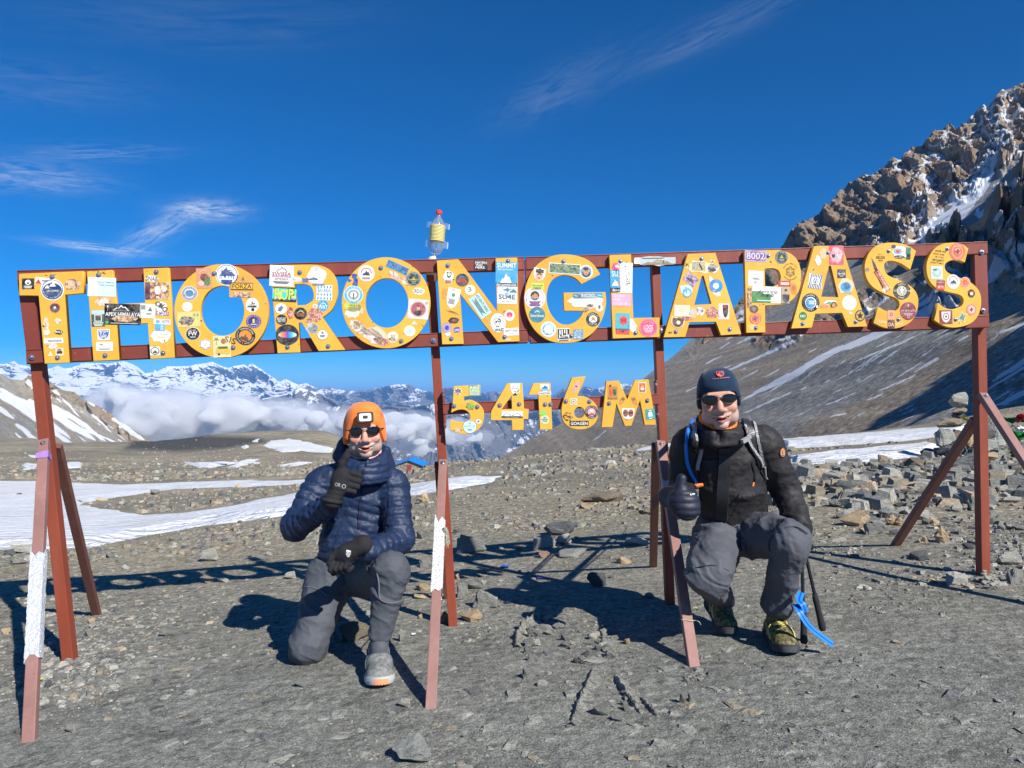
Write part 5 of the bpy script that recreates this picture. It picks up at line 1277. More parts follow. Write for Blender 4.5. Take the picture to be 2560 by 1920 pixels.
    ('A', 3, 1490, 820, 170, 50, 0, ('torn3', 'w_red'), []), ('A', 3, 1430, 855, 124, 96, -10, ('shield', 'e8cfa0'), [('s', 'shield', 0, 0, .8, .8, '5a3428'), ('c', .1, .1, .3, .35, 'e8d8c8'), ('a', 'JORGEDEL', .8, -90, .22, 'efc890')]), ('A', 3, 1366, 938, 30, 14, 0, ('r', '7a3a1c'), []),
    # P
    ('P', 3, 2105, 278, 195, 98, -1, ('r', 'b9a0c8'), [('s', 'torn2', 0, 0, .98, .95, '8a5a94'), ('t', '8002', 0, 0, .9, .72, '241c2c'), ('t', '8002', -.02, .03, .84, .62, 'dcd4e4')]),
    ('P', 3, 2105, 470, 136, 132, -2, ('r', 'f0eeea'), [('s', 'tri', 0, .35, .35, .35, 'a8a49c'), ('s', 'tri', 0, .33, .25, .24, 'f0eeea'), ('t', 'TIPPI', 0, -.1, .5, .09, '6a6a6a'), ('s', 'dia', 0, -.45, .25, .25, 'c0bcb4')]),
    ('P', 4, 24, 612, 334, 140, -1, ('r', 'ecebe4'), [('r', -.5, -.3, .5, .7, '3f8a4c'), ('s', 'torn2', -.1, .5, .5, .6, 'ecebe4'), ('t', 'אל תחפש השראה', -.15, .35, .5, .2, '1c2c1c'), ('t', 'היה השראה', -.2, -.1, .34, .2, '1c2c1c'), ('ln', 1, -.25, -.75, .5, .05, 'e8f4e8'), ('r', .78, 0, .22, 1, 'b9a48c'), ('s', 'shield', .8, -.45, .2, .55, '343a44'), ('c', .8, .38, .08, .28, 'd0a080'), ('s', 'torn', .8, .62, .085, .18, '241c18')]),
    ('P', 4, 140, 515, 110, 50, 0, ('r', 'b8332a'), [('r', .1, 0, .7, .5, 'e0c8c0')]), ('P', 4, 222, 560, 70, 120, 10, ('torn2', 'd88a30'), [('s', 'torn3', 0, 0, .6, .6, 'c06a24')]),
    ('P', 4, 117, 287, 116, 116, 0, ('c', '2e3438'), [('ring', 0, 0, .95, .88, 'a8acb0'), ('a', 'ENJOY YOUR PATH', .72, 90, .17, 'd4d8d4'), ('s', 'tri', 0, .1, .34, .26, 'a8ac3a'), ('ln', 2, 0, -.35, .4, .06, '9aa08a')]),
    ('P', 4, 193, 412, 90, 100, 0, ('cloud', '8a6a1c'), [('s', 'star', 0, 0, .75, .75, 'e0b038'), ('c', 0, 0, .35, .35, '8a6a1c'), ('s', 'skull', 0, 0, .25, .3, 'e0b038')]), ('P', 4, 193, 412, 150, 160, 0, (None, W_), [('a', 'DUTCH MARINES', .88, 90, .15, '3a2c10'), ('a', 'BROTHERHOOD', .88, -90, .15, '3a2c10')]),
    ('P', 3, 2090, 735, 80, 66, 0, ('c', '5a4a40'), [('s', 'skull', 0, 0, .5, .6, '8a8078')]), ('P', 3, 2103, 818, 104, 100, 0, ('c', 'e0682a'), [('ring', 0, 0, .8, .7, 'f0b48a'), ('s', 'bird', 0, 0, .5, .5, '5a4a90')]), ('P', 3, 2050, 640, 40, 180, 0, ('r', 'w_brown'), []),
    ('P', 3, 2080, 895, 100, 70, 0, ('torn3', 'e8c478'), []),
    # A2
    ('A2', 4, 590, 270, 130, 165, 0, ('r', 'd8506a'), [('s', 'torn2', 0, 0, .95, .95, 'w_pink'), ('s', 'shield', -.4, -.1, .25, .2, '1c1c20')]), ('A2', 4, 435, 315, 64, 105, 6, ('torn', 'f0e4dc'), []), ('A2', 4, 480, 265, 100, 130, 0, ('torn3', 'e8bd92'), []),
    ('A2', 4, 408, 495, 120, 128, -6, ('r', 'eeeeea'), [('st', 8, '1c2a50'), ('r', 0, 0, .55, .5, 'f2f2f0'), ('c', 0, .05, .38, .36, '2a6ab0'), ('t', 'W', 0, .05, .4, .3, W_), ('ln', 1, 0, -.42, .4, .03, 'a03030')]),
    ('A2', 4, 635, 430, 76, 76, 0, ('r', '2a2c30'), [('ring', 0, 0, .7, .62, 'b8bcc0'), ('t', 'Hard Rock', 0, .05, .85, .24, W_), ('ln', 1, 0, -.5, .5, .05, 'c8c8c8')]),
    ('A2', 4, 672, 540, 160, 165, -3, ('torn2', 'dcc9a4'), [('c', 0, -.05, .6, .5, '3a9ed0'), ('s', 'torn3', .1, 0, .5, .5, '2a6a94'), ('s', 'torn', .35, -.6, .5, .2, 'b0a898')]),
    ('A2', 4, 368, 678, 162, 160, 0, ('c', '17181a'), [('c', 0, -.02, .62, .62, 'eef4f8'), ('c', -.02, -.05, .54, .54, '3f8ec6'), ('ln', 4, .1, .15, .35, .03, 'eef4f8'), ('a', 'BRANKA', .8, 90, .16, 'f0f0ee'), ('a', '1907', .8, -90, .17, 'f0f0ee'), ('s', 'torn', .7, -.45, .15, .2, 'f0ece8')]),
    ('A2', 4, 535, 678, 126, 46, 4, ('torn2', 'f0ede4'), [('s', 'mtn', -.2, 0, .5, .5, '3f9a6a')]), ('A2', 4, 567, 702, 84, 70, 0, ('torn3', '4a3028'), [('c', 0, 0, .4, .5, 'c89070')]), ('A2', 4, 490, 712, 90, 36, 0, ('torn', 'd88a60'), []),
    ('A2', 4, 702, 682, 132, 130, 0, ('c', 'ece6d4'), [('s', 'torn', 0, 0, .9, .9, 'e8e2ce')]), ('A2', 4, 302, 795, 72, 74, 0, ('c', '1f7a3c'), [('t', 'BAEV', 0, 0, .7, .3, 'e8f4e8')]),
    ('A2', 4, 795, 792, 92, 100, 0, ('c', '3a3020'), [('c', 0, 0, .8, .8, 'c8a040'), ('s', 'star', 0, 0, .7, .7, '2a2218')]), ('A2', 4, 713, 770, 30, 20, -20, ('r', 'e8d8c0'), []),
    # S
    ('S', 4, 972, 290, 84, 84, 0, (None, W_), [('a', 'Old', .7, 90, .3, '4a3a10'), ('t', 'RECON', 0, .02, .9, .3, '4a3a10'), ('t', '1818', 0, -.6, .45, .2, '4a3a10')]),
    ('S', 4, 1150, 245, 180, 120, -4, ('torn2', 'e9ecea'), [('ring', -.35, .1, .42, .3, '4aa0c0'), ('c', -.35, .1, .25, .25, 'c8504a'), ('r', .7, .3, .25, .5, '2a7a60'), ('r', .75, -.5, .2, .4, B_), ('r', -.8, .75, .18, .2, '1c3a70'), ('s', 'torn3', -.1, -.7, .7, .3, 'w_dark')]),
    ('S', 4, 945, 430, 290, 62, -57, ('boat', '4a2440'), []), ('S', 4, 985, 490, 210, 48, -57, ('r', 'b8303e'), [('t', 'TYER KAYAKING', 0, .4, .92, .4, 'f0e4d0'), ('t', 'HAUGESUND TEAM', .05, -.45, .9, .32, 'e8a860')]),
    ('S', 4, 858, 400, 50, 50, 0, ('torn3', 'w_dark'), []), ('S', 4, 1020, 565, 100, 60, 30, ('torn3', 'ece4d8'), []),
    ('S', 4, 1155, 578, 156, 150, 0, ('c', '2c2418'), [('c', 0, 0, .58, .58, 'd8cfae'), ('ray', 12, .14, .5, '2c5a90'), ('s', 'star', 0, 0, .3, .5, 'eef0f0'), ('a', 'CAUL9', .8, 90, .18, 'f0e8d0'), ('a', 'YANKI', .8, -90, .18, 'f0e8d0'), ('t', 'ULT', -.8, 0, .2, .1, 'f0e8d0'), ('t', 'TEAM', .82, 0, .22, .1, 'f0e8d0')]),
    ('S', 4, 1210, 752, 150, 156, 0, ('c', '8a3040'), [('s', 'shield', 0, .28, .2, .22, '343438'), ('c', 0, .62, .12, .17, 'd4a890'), ('t', 'יהי זכרו ברוך', 0, .0, .86, .12, 'f0e0dc'), ('ln', 3, 0, -.25, .6, .03, 'e0b8b4'), ('r', 0, -.65, .13, .13, 'e8d4cc'), ('r', 0, -.65, .09, .09, '8a3040')]),
    ('S', 4, 1064, 785, 62, 80, 0, ('r', 'f0a080'), [('t', 'O', 0, .1, .42, .42, '5a1c28')]), ('S', 4, 1064, 868, 62, 76, 0, ('r', '5a1c28'), [('t', 'DA', 0, 0, .8, .42, 'f0d0b8')]),
    ('S', 4, 985, 840, 90, 50, -5, (None, W_), [('t', 'Isuba', 0, 0, .9, .7, 'f4dc9a')]), ('S', 4, 1130, 860, 90, 40, 8, (None, W_), [('t', 'wal', 0, 0, .8, .7, 'f4dc9a')]),
    # S2
    ('S2', 4, 1635, 240, 146, 150, 0, ('c', 'dc6a48'), [('ring', 0, 0, .7, .64, 'f0c0a4'), ('a', 'INDIGENES', .82, 90, .14, 'f0d0b8'), ('a', 'DU SUD', .82, -90, .14, 'f0d0b8'), ('c', 0, .05, .4, .4, 'e89a7a'), ('s', 'bird', 0, 0, .5, .4, '8a3424'), ('c', .1, .1, .1, .1, B_)]),
    ('S2', 4, 1465, 285, 150, 130, -6, (None, W_), [('t', 'שאבת מים', .3, .8, .65, .14, '4a4a10'), ('t', 'מלאה, שבת', .1, .4, .7, .14, '4a4a10'), ('t', 'יד עליון', .2, 0, .5, .14, '4a4a10'), ('t', 'אתה שומר', .1, -.4, .7, .14, '4a4a10'), ('t', 'ושמן לעדנה', 0, -.8, .8, .14, '4a4a10')]),
    ('S2', 4, 1458, 420, 108, 112, 1, ('r', 'c4d8d0'), [('s', 'torn2', 0, 0, .8, .8, '9fc0bc'), ('s', 'bird', .1, 0, .6, .6, 'd8e4de'), ('ln', 3, -.3, .5, .4, .02, '3a5a5a')]),
    ('S2', 4, 1491, 528, 76, 84, -3, ('r', '8a2a5a'), [('r', 0, -.45, .95, .5, 'd84a2c'), ('t', 'CHAMPION', -.1, .55, .8, .16, 'e8c8d8'), ('s', 'shield', -.4, -.45, .25, .25, 'f0c8a0'), ('t', 'FC', .4, -.4, .3, .2, W_)]),
    ('S2', 4, 1600, 498, 118, 124, 0, ('c', 'f0eeee'), [('ring', 0, .1, .7, .58, 'd86a5a'), ('c', 0, -.15, .66, .55, 'f0eeee'), ('s', 'mtn', 0, .05, .5, .26, '2a3268'), ('t', 'ארטלייט', 0, -.3, .5, .12, '3a5a9a')]),
    ('S2', 4, 1703, 506, 94, 96, 0, ('c', 'f0ccaa'), [('c', 0, 0, .9, .9, 'e8763a'), ('ray', 10, .5, .82, 'f4d8b0'), ('c', 0, 0, .4, .4, 'e03c2c'), ('c', 0, 0, .15, .15, 'f0a83a')]),
    ('S2', 4, 1757, 600, 66, 72, 0, ('c', '2a1c18'), [('r', 0, .3, .75, .22, 'c03428'), ('c', 0, -.1, .45, .4, 'e8e4dc'), ('r', 0, -.55, .5, .2, '1f7a3c')]),
    ('S2', 4, 1757, 740, 94, 102, 0, ('c', 'e8a08c'), [('ring', 0, 0, .92, .84, 'b04a40'), ('c', 0, 0, .6, .6, 'f0c4b4'), ('s', 'bird', 0, 0, .5, .5, '7a2c28')]),
    ('S2', 4, 1680, 806, 112, 104, 12, ('bird', 'e8e8e0'), [('s', 'bird', 0, 0, .8, .8, '5a8a7a')]),
    ('S2', 4, 1537, 805, 118, 120, 2, ('r', '8a3a38'), [('s', 'shield', 0, 0, .7, .8, 'ece6e0'), ('ring', 0, .1, .5, .38, '7a3430'), ('c', 0, .1, .16, .16, '7a3430'), ('s', 'bolt', -.45, .7, .35, .2, 'ece6e0'), ('s', 'bolt', .45, .7, .35, .2, 'ece6e0')]),
    # digits
    ('5', 5, 240, 290, 72, 66, 0, ('torn2', 'f0f0ee'), [('s', 'cloud', 0, 0, .85, .85, '1a1a22'), ('s', 'cloud', 0, .1, .5, .5, '6a5a8a'), ('t', 'windpo', 0, -.45, .8, .25, W_)]),
    ('5', 5, 392, 282, 105, 92, 0, ('r', '9ab27a'), [('t', 'RIES', 0, .62, .8, .24, 'eef2e4'), ('t', 'LING', 0, 0, .8, .24, 'eef2e4'), ('t', 'BOYZ', 0, -.62, .8, .24, 'eef2e4')]), ('5', 5, 375, 240, 80, 20, 0, ('r', 'a8bc84'), []),
    ('5', 5, 352, 427, 84, 74, -22, ('cloud', '35521c'), [('s', 'cloud', 0, 0, .9, .88, '9ad02a'), ('t', 'FOLA', 0, .25, .7, .3, '2a4a10'), ('t', 'GALEGA', 0, -.3, .8, .3, '2a4a10')]),
    ('5', 5, 348, 615, 126, 122, 0, ('c', '4a5a60'), [('c', 0, 0, .95, .95, 'd8eeee'), ('c', 0, 0, .8, .8, 'c0e4e4'), ('t', 'NORTH 96', 0, .1, .8, .08, '3a6a70'), ('ring', 0, .5, .12, .07, '3a6a70'), ('ln', 2, 0, -.4, .3, .03, '3a6a70'), ('a', 'THE COMPASS', .85, 90, .08, '3a6a70')]),
    ('5', 5, 428, 566, 62, 48, -15, ('torn2', 'e8e0d0'), [('s', 'bird', 0, 0, .5, .5, '4a4440')]), ('5', 5, 235, 650, 110, 50, 0, ('torn3', 'w_brown'), []),
    ('4', 5, 766, 270, 86, 104, 0, ('shield', 'f0f0ee'), [('c', 0, .1, .6, .7, B_), ('c', 0, .05, .54, .62, 'f0f0ee'), ('r', -.2, .1, .18, .05, B_), ('r', .24, .1, .18, .05, B_), ('r', .0, -.35, .2, .05, B_), ('s', 'torn2', 0, .62, .55, .25, 'e0e0de'), ('s', 'tri', 0, -.8, .5, .2, B_)]), ('4', 5, 790, 290, 70, 60, 0, ('torn3', 'f0d8b4'), []),
    ('4', 5, 740, 502, 196, 64, -1, ('r', 'f3f2ee'), [('r', 0, -.74, 1, .26, B_), ('s', 'mtn', -.5, .1, .4, .5, '2c2c2c'), ('s', 'mtn', -.5, 0, .34, .4, 'f3f2ee'), ('s', 'mtn', .4, .1, .45, .5, '2c2c2c'), ('s', 'mtn', .4, 0, .38, .4, 'f3f2ee'), ('t', 'Lotta Champalin', 0, -.75, .6, .16, 'e8e8e0')]),
    ('1', 5, 1040, 262, 84, 76, 0, ('shield', 'eef2f0'), [('s', 'mtn', 0, .35, .8, .5, '2c5aa0'), ('r', 0, -.3, .8, .25, '4ac0dc')]), ('1', 5, 1040, 308, 116, 28, 2, ('r', 'f0eee6'), [('t', 'SHREDDERS', 0, 0, .92, .66, '1c2c3c')]),
    ('1', 5, 1022, 492, 80, 58, -4, ('torn2', '8ad048'), []), ('1', 5, 1040, 550, 80, 80, 0, ('c', 'c8dcae'), [('ring', 0, 0, .92, .82, 'e8ecd8'), ('c', 0, .45, .4, .25, 'b090c0'), ('t', 'Refugio', 0, .05, .8, .18, '3a6a3a'), ('t', 'Vivac', 0, -.3, .6, .16, '3a6a3a')]),
    ('6', 5, 1330, 243, 66, 120, -22, ('fish', 'f0ece8'), [('s', 'fish', 0, 0, .86, .9, '7a2c28'), ('s', 'fish', 0, 0, .76, .82, 'e8a49a'), ('c', .1, .4, .05, .04, B_), ('ln', 4, 0, .1, .35, .02, 'a85a54')]),
    ('6', 5, 1306, 383, 64, 62, 0, ('r', 'ead9a8'), [('c', 0, 0, .8, .8, '4a8a50'), ('c', 0, 0, .62, .62, 'dfe4c4'), ('s', 'bird', 0, 0, .5, .4, 'a04a34')]),
    ('6', 5, 1255, 522, 106, 90, 0, ('torn', '1c1810'), [('s', 'torn2', 0, 0, .8, .8, 'd8a030'), ('s', 'bolt', -.2, .1, .5, .5, '1c1810'), ('s', 'bird', .3, -.1, .4, .4, '1c1810')]),
    ('6', 5, 1470, 480, 126, 122, 0, ('c', '3a2a30'), [('a', 'ANNAPURNA CIRCUIT TREK', .8, 80, .14, 'f0dcd8'), ('a', 'NEPAL', .8, -90, .18, 'f0dcd8'), ('c', 0, 0, .6, .6, 'f0a8ac'), ('c', 0, .2, .3, .2, 'f4d8d0'), ('s', 'mtn', 0, -.25, .5, .2, '8a4a4a')]),
    ('6', 5, 1356, 584, 178, 48, 0, ('r', '101010'), [('t', 'GOAGEN', 0, 0, .88, .62, 'f4f4f0')]),
    ('M', 5, 1667, 293, 98, 148, 1, ('r', 'e6a04a'), [('r', 0, -.1, .88, .75, 'b8843c'), ('c', -.5, .75, .25, .15, '8a3a20'), ('s', 'shield', -.35, -.15, .3, .4, 'd8501c'), ('s', 'shield', .35, -.1, .3, .42, '3a5a30'), ('c', -.35, .35, .14, .1, 'c08050'), ('c', .35, .38, .14, .1, 'c08050')]), ('M', 5, 1667, 351, 96, 28, 0, ('r', 'e0a860'), [('t', 'WALK SLOWLY', 0, 0, .9, .4, '8a4a20')]),
    ('M', 5, 1938, 252, 72, 94, 0, ('r', 'f0e4d4'), [('r', 0, 0, .82, .84, 'd8601c'), ('s', 'mtn', 0, .2, .5, .3, 'f0a040'), ('c', 0, -.3, .5, .25, 'f0e8dc'), ('t', 'BOUSE', 0, -.75, .6, .12, '7a2c10')]),
    ('M', 5, 1752, 375, 50, 100, -28, ('torn', 'd08a34'), [('ln', 3, 0, .5, .7, .05, '5a3010')]), ('M', 5, 1868, 375, 50, 100, 32, ('torn', 'd08a34'), [('ln', 3, 0, .5, .7, .05, '5a3010')]),
    ('M', 5, 1808, 500, 118, 110, 0, ('shield', 'f2eeea'), [('c', -.42, .2, .42, .62, '8a4a34'), ('c', .42, .2, .42, .62, '9a5038'), ('r', -.42, .25, .28, .1, B_), ('r', .42, .25, .28, .1, B_), ('a', 'HIMALAYA', .85, -90, .14, '3a5a9a')]),
    ('M', 5, 2012, 500, 88, 96, 4, ('r', '2a9a94'), [('s', 'bus', 0, 0, .45, .6, 'e8f4f0'), ('r', 0, .75, .3, .08, 'e8f4f0'), ('r', 0, -.8, .3, .08, 'e8f4f0')]),
    (sign, 2, 1948, 277, 122, 78, -1, ('r', '17181a'), [('t', 'NAYEN', -.05, .55, .8, .26, W_), ('t', 'WAS', -.3, 0, .5, .26, W_), ('t', 'HERE.', -.1, -.55, .7, .26, W_)]),
]
for k in [(2, 1925, 260), ]: pass
for q in ST_:
    key = q[0]
    if key is sign:
        sticker(sign, *q[1:], n0=.0300)
    else: sticker(*q)
# long strip sticker over the top rail between L and A
sticker(sign, 3, 1250, 312, 405, 92, 1.5, ('torn2', 'cfd4d4'), [('r', 0, .1, .9, .62, 'b8c4c8'), ('s', 'mtn', .1, -.2, .75, .5, '8a8268'), ('s', 'torn3', .3, -.2, .4, .4, 'w_dark'), ('r', -.8, .0, .13, .5, 'e8e8e4'), ('ln', 2, -.1, .6, .5, .03, '5a6468')], n0=.0298, name='sticker')
# ---------------------------------------------------------------- the two men: smooth bodies grown from joints, clothes over them
def smin(a, b, k):
    h = np.clip(.5+.5*(b-a)/k, 0, 1); return b+(a-b)*h-k*h*(1-h)


class Blob:
    """implicit surface made of tapered limbs and ellipsoids blended smoothly"""
    def __init__(s, k=.02): s.p = []; s.k = k; s.sub = []
    def limb(s, a, b, ra, rb, k=None, flat=None, quilt=None):
        s.p.append(('l', np.array(a, float), np.array(b, float), ra, rb, k or s.k, flat, quilt)); return s
    def ball(s, c, r, k=None, rot=None, quilt=None):
        r = (r, r, r) if isinstance(r, (int, float)) else r
        s.p.append(('e', np.array(c, float), np.array(r, float), None if rot is None else np.array(Matrix.Rotation(R(rot[0]), 3, rot[1]).inverted()), None, k or s.k, None, quilt)); return s
    def ring(s, c, rx, ry, r, tilt=0, k=None, quilt=None, hgt=0.0):
        s.p.append(('r', np.array(c, float), (rx, ry), r, (tilt, hgt), k or s.k, None, quilt)); return s
    def cut(s, c, r, k=.006):
        r = (r, r, r) if isinstance(r, (int, float)) else r
        s.sub.append((np.array(c, float), np.array(r, float), k)); return s
    def f(s, P):
        d = None
        for t, a, b, ra, rb, k, flat, quilt in s.p:
            if t == 'l':
                ab = b-a; L2 = ab @ ab; L = math.sqrt(L2)
                v = P-a; tt = np.clip((v @ ab)/L2, 0, 1)
                q = v-tt[..., None]*ab
                if flat is not None:      # flat = (direction, factor): cross-section wider along direction
                    dr = np.array(flat[0], float); dr /= np.linalg.norm(dr)
                    q = q-(q @ dr)[..., None]*dr*(1-1/flat[1])
                e = np.linalg.norm(q, axis=-1)-(ra+(rb-ra)*tt); cc = tt*L
            elif t == 'e':
                v = P-a
                if ra is not None: v = v @ ra.T
                n = np.linalg.norm(v/b, axis=-1); m = np.linalg.norm(v/(b*b), axis=-1)+1e-9
                e = n*(n-1)/m; e = np.where(n < .2, -b.min()*(1-n), e); cc = v[..., 2]
            else:
                v = P-a; tl, hg = rb
                z = v[..., 2]-v[..., 1]*math.tan(tl)
                zz = np.maximum(np.abs(z)-hg, 0)
                rr = np.hypot(v[..., 0]/b[0], v[..., 1]/b[1]); m = (b[0]+b[1])/2
                e = np.hypot((rr-1)*m, zz)-ra; cc = z
            if quilt is not None:
                per, amp, ph, chev = quilt
                w = cc+ph+(chev*np.abs(P[..., 0]-a[0]) if chev else 0)+.010*vnoise(P[..., 0]*9, P[..., 1]*9, P[..., 2]*9)
                e = e-amp*(np.abs(np.sin(math.pi*w/per))**.55-.5)
            d = e if d is None else smin(d, e, k)
        for c, r, k in s.sub:
            v = P-c; n = np.linalg.norm(v/r, axis=-1); m = np.linalg.norm(v/(r*r), axis=-1)+1e-9
            e = n*(n-1)/m
            d = -smin(-d, e, k)
        return d
    def bounds(s, pad):
        lo, hi = [], []
        for t, a, b, ra, rb, k, flat, quilt in s.p:
            if t == 'l': m = max(ra, rb)*(flat[1] if flat else 1); lo.append(np.minimum(a, b)-m); hi.append(np.maximum(a, b)+m)
            elif t == 'e': m = b.max(); lo.append(a-m); hi.append(a+m)
            else: m = np.array([b[0]+ra, b[1]+ra, ra+rb[1]+b[1]*abs(math.tan(rb[0]))]); lo.append(a-m); hi.append(a+m)
        return np.min(lo, 0)-pad, np.max(hi, 0)+pad
    def net(s, h, disp=None, pad=.03, clip=None):
        """naive surface nets -> vertices, quads"""
        lo, hi = s.bounds(pad)
        if clip is not None: lo = np.maximum(lo, clip[0]); hi = np.minimum(hi, clip[1])
        n = np.ceil((hi-lo)/h).astype(int)+1
        ax = [lo[i]+h*np.arange(n[i]) for i in range(3)]
        G = np.stack(np.meshgrid(*ax, indexing='ij'), -1)
        d = np.concatenate([s.f(G[i:i+16]) for i in range(0, n[0], 16)])
        d = d+1e-9
        ins = d < 0
        cs = [(i, j, k) for i in (0, 1) for j in (0, 1) for k in (0, 1)]
        sl = lambda A, i, j, k: A[i:n[0]-1+i, j:n[1]-1+j, k:n[2]-1+k]
        cnt = sum(sl(ins, *c).astype(int) for c in cs)
        act = (cnt > 0) & (cnt < 8)
        idx = -np.ones(act.shape, int); idx[act] = np.arange(act.sum())
        I = np.argwhere(act); acc = np.zeros((len(I), 3)); m = np.zeros(len(I))
        for a in cs:
            for b in cs:
                if sum(b)-sum(a) != 1 or any(b[q] < a[q] for q in range(3)): continue
                da = d[I[:, 0]+a[0], I[:, 1]+a[1], I[:, 2]+a[2]]; db = d[I[:, 0]+b[0], I[:, 1]+b[1], I[:, 2]+b[2]]
                cr = (da < 0) != (db < 0); t = np.where(cr, da/np.where(cr, da-db, 1), 0)
                p = np.array(a)[None]+t[:, None]*(np.array(b)-np.array(a))[None]
                acc += p*cr[:, None]; m += cr
        V = lo+(I+acc/m[:, None])*h
        F = []
        for ax_ in range(3):
            o1, o2 = [(1, 2), (2, 0), (0, 1)][ax_]
            A = [slice(None)]*3; A[ax_] = slice(0, -1); Bq = [slice(None)]*3; Bq[ax_] = slice(1, None)
            ch = ins[tuple(A)] != ins[tuple(Bq)]
            E = np.argwhere(ch); E = E[(E[:, o1] > 0) & (E[:, o2] > 0) & (E[:, o1] < n[o1]-1) & (E[:, o2] < n[o2]-1)]
            if len(E) == 0: continue
            def id_(da, db):
                q = E.copy(); q[:, o1] -= da; q[:, o2] -= db; return idx[q[:, 0], q[:, 1], q[:, 2]]
            q = np.stack([id_(0, 0), id_(1, 0), id_(1, 1), id_(0, 1)], 1)
            fl = ins[E[:, 0], E[:, 1], E[:, 2]]
            q[~fl] = q[~fl][:, ::-1]
            F.append(q)
        F = np.concatenate(F); F = F[(F >= 0).all(1)]
        if disp is not None:
            e = h*.5; gx = np.stack([s.f(V+np.array(o)*e)-s.f(V-np.array(o)*e) for o in ((1, 0, 0), (0, 1, 0), (0, 0, 1))], 1)
            N = gx/(np.linalg.norm(gx, axis=1, keepdims=True)+1e-9)
            V = V+N*disp(V, N)[:, None]
        return V, F
    def hit(s, x, z, y0, y1=None):
        """first surface point met going away from the camera side (+y) at x, z; vectorised"""
        x = np.atleast_1d(np.asarray(x, float)); z = np.atleast_1d(np.asarray(z, float)); y = np.full(x.shape, float(y0))
        for _ in range(60):
            d = s.f(np.stack([x, y, z], -1)); y = y+np.clip(d, -.02, .05)*.7
        return y
    def toward(s, p, start):
        """slide from start to p until the surface is met"""
        p = np.array(p, float); a = np.array(start, float); dr = (p-a)/np.linalg.norm(p-a); t = 0
        for _ in range(80):
            d = float(s.f((a+dr*t)[None])[0]); t += max(min(d, .05), -.02)*.7
            if abs(d) < 1e-4: break
        q = a+dr*t; e = .002
        g = np.array([float(s.f((q+np.array(o)*e)[None])[0]-s.f((q-np.array(o)*e)[None])[0]) for o in ((1, 0, 0), (0, 1, 0), (0, 0, 1))])
        return q, g/np.linalg.norm(g)


CAMP = (0, 0, EYE)


def blob_obj(name, bl, h, mat, parent, disp=None, attrs=None, clip=None, local=None):
    V, F = bl.net(h, disp, clip=clip)
    at = {k: fn(V) for k, fn in (attrs or {}).items()}
    if local is not None: V = (np.c_[V, np.ones(len(V))] @ np.array(local).T)[:, :3]
    o = fast_mesh(name, V, F, mat, smooth=True, attrs=at)
    return adopt(o, parent) if parent is not None else o


def tube(pts, r, seg=8, closed=False, flat=1.0):
    """swept tube (verts, faces) through points with radius r (number or list)"""
    pts = [Vector(p) for p in pts]; n = len(pts); V, F = [], []
    up = Vector((0, 0, 1)); prev = None
    for i, p in enumerate(pts):
        t = (pts[(i+1) % n if closed else min(i+1, n-1)]-pts[i-1 if (closed or i > 0) else 0]).normalized()
        if prev is None: s_ = t.cross(up if abs(t.z) < .9 else Vector((1, 0, 0))).normalized()
        else: s_ = (prev-t*prev.dot(t)).normalized()
        prev = s_; u = t.cross(s_); rr = r[i] if isinstance(r, (list, tuple)) else r
        for k in range(seg):
            a = 2*math.pi*k/seg; V.append(p+s_*math.cos(a)*rr+u*math.sin(a)*rr*flat)
    for i in range(n if closed else n-1):
        j = (i+1) % n
        for k in range(seg): F.append((i*seg+k, i*seg+(k+1) % seg, j*seg+(k+1) % seg, j*seg+k))
    if not closed: F.append(tuple(range(seg))[::-1]); F.append(tuple((n-1)*seg+k for k in range(seg)))
    return V, F


def spline(pts, n=8):
    pts = [Vector(p) for p in pts]; out = []
    for i in range(len(pts)-1):
        p0 = pts[max(i-1, 0)]; p1, p2 = pts[i], pts[i+1]; p3 = pts[min(i+2, len(pts)-1)]
        for k in range(n):
            t = k/n; out.append(.5*((2*p1)+(-p0+p2)*t+(2*p0-5*p1+4*p2-p3)*t*t+(-p0+3*p1-3*p2+p3)*t**3))
    return out+[pts[-1]]


def join(parts):
    V, F, M_ = [], [], []
    for v, f, *m in parts:
        b = len(V); V += [tuple(q) for q in v]; F += [tuple(b+i for i in q) for q in f]; M_ += [m[0] if m else 0]*len(f)
    return V, F, M_


def drape(bl, path, width, thick, Y0, off=.002, n=10, wdir=None):
    """ribbon laid on a blob: path of source-pixel points, seen from the camera; follows the surface"""
    pts = spline([(x, y, 0) for x, y in path], n); V, F = [], []
    P, N = [], []
    for q in pts:
        tgt = S(q.x, q.y, Y0+1); p, nn = bl.toward(tgt, S(q.x, q.y, Y0-.35)); P.append(Vector(p)); N.append(Vector(nn))
    for i, p in enumerate(P):
        t = (P[min(i+1, len(P)-1)]-P[max(i-1, 0)]).normalized(); s_ = t.cross(N[i]).normalized()
        w = width[i*len(width)//len(P)] if isinstance(width, (list, tuple)) else width
        for a, b in ((-1, 0), (-.9, 1), (.9, 1), (1, 0)): V.append(p+s_*a*w/2+N[i]*(off+b*thick-.004*(b == 0)))
    for i in range(len(P)-1):
        for k in range(4): F.append((i*4+k, (i+1)*4+k, (i+1)*4+(k+1) % 4, i*4+(k+1) % 4))
    F += [(0, 1, 2, 3), tuple((len(P)-1)*4+k for k in (3, 2, 1, 0))]
    return V, F


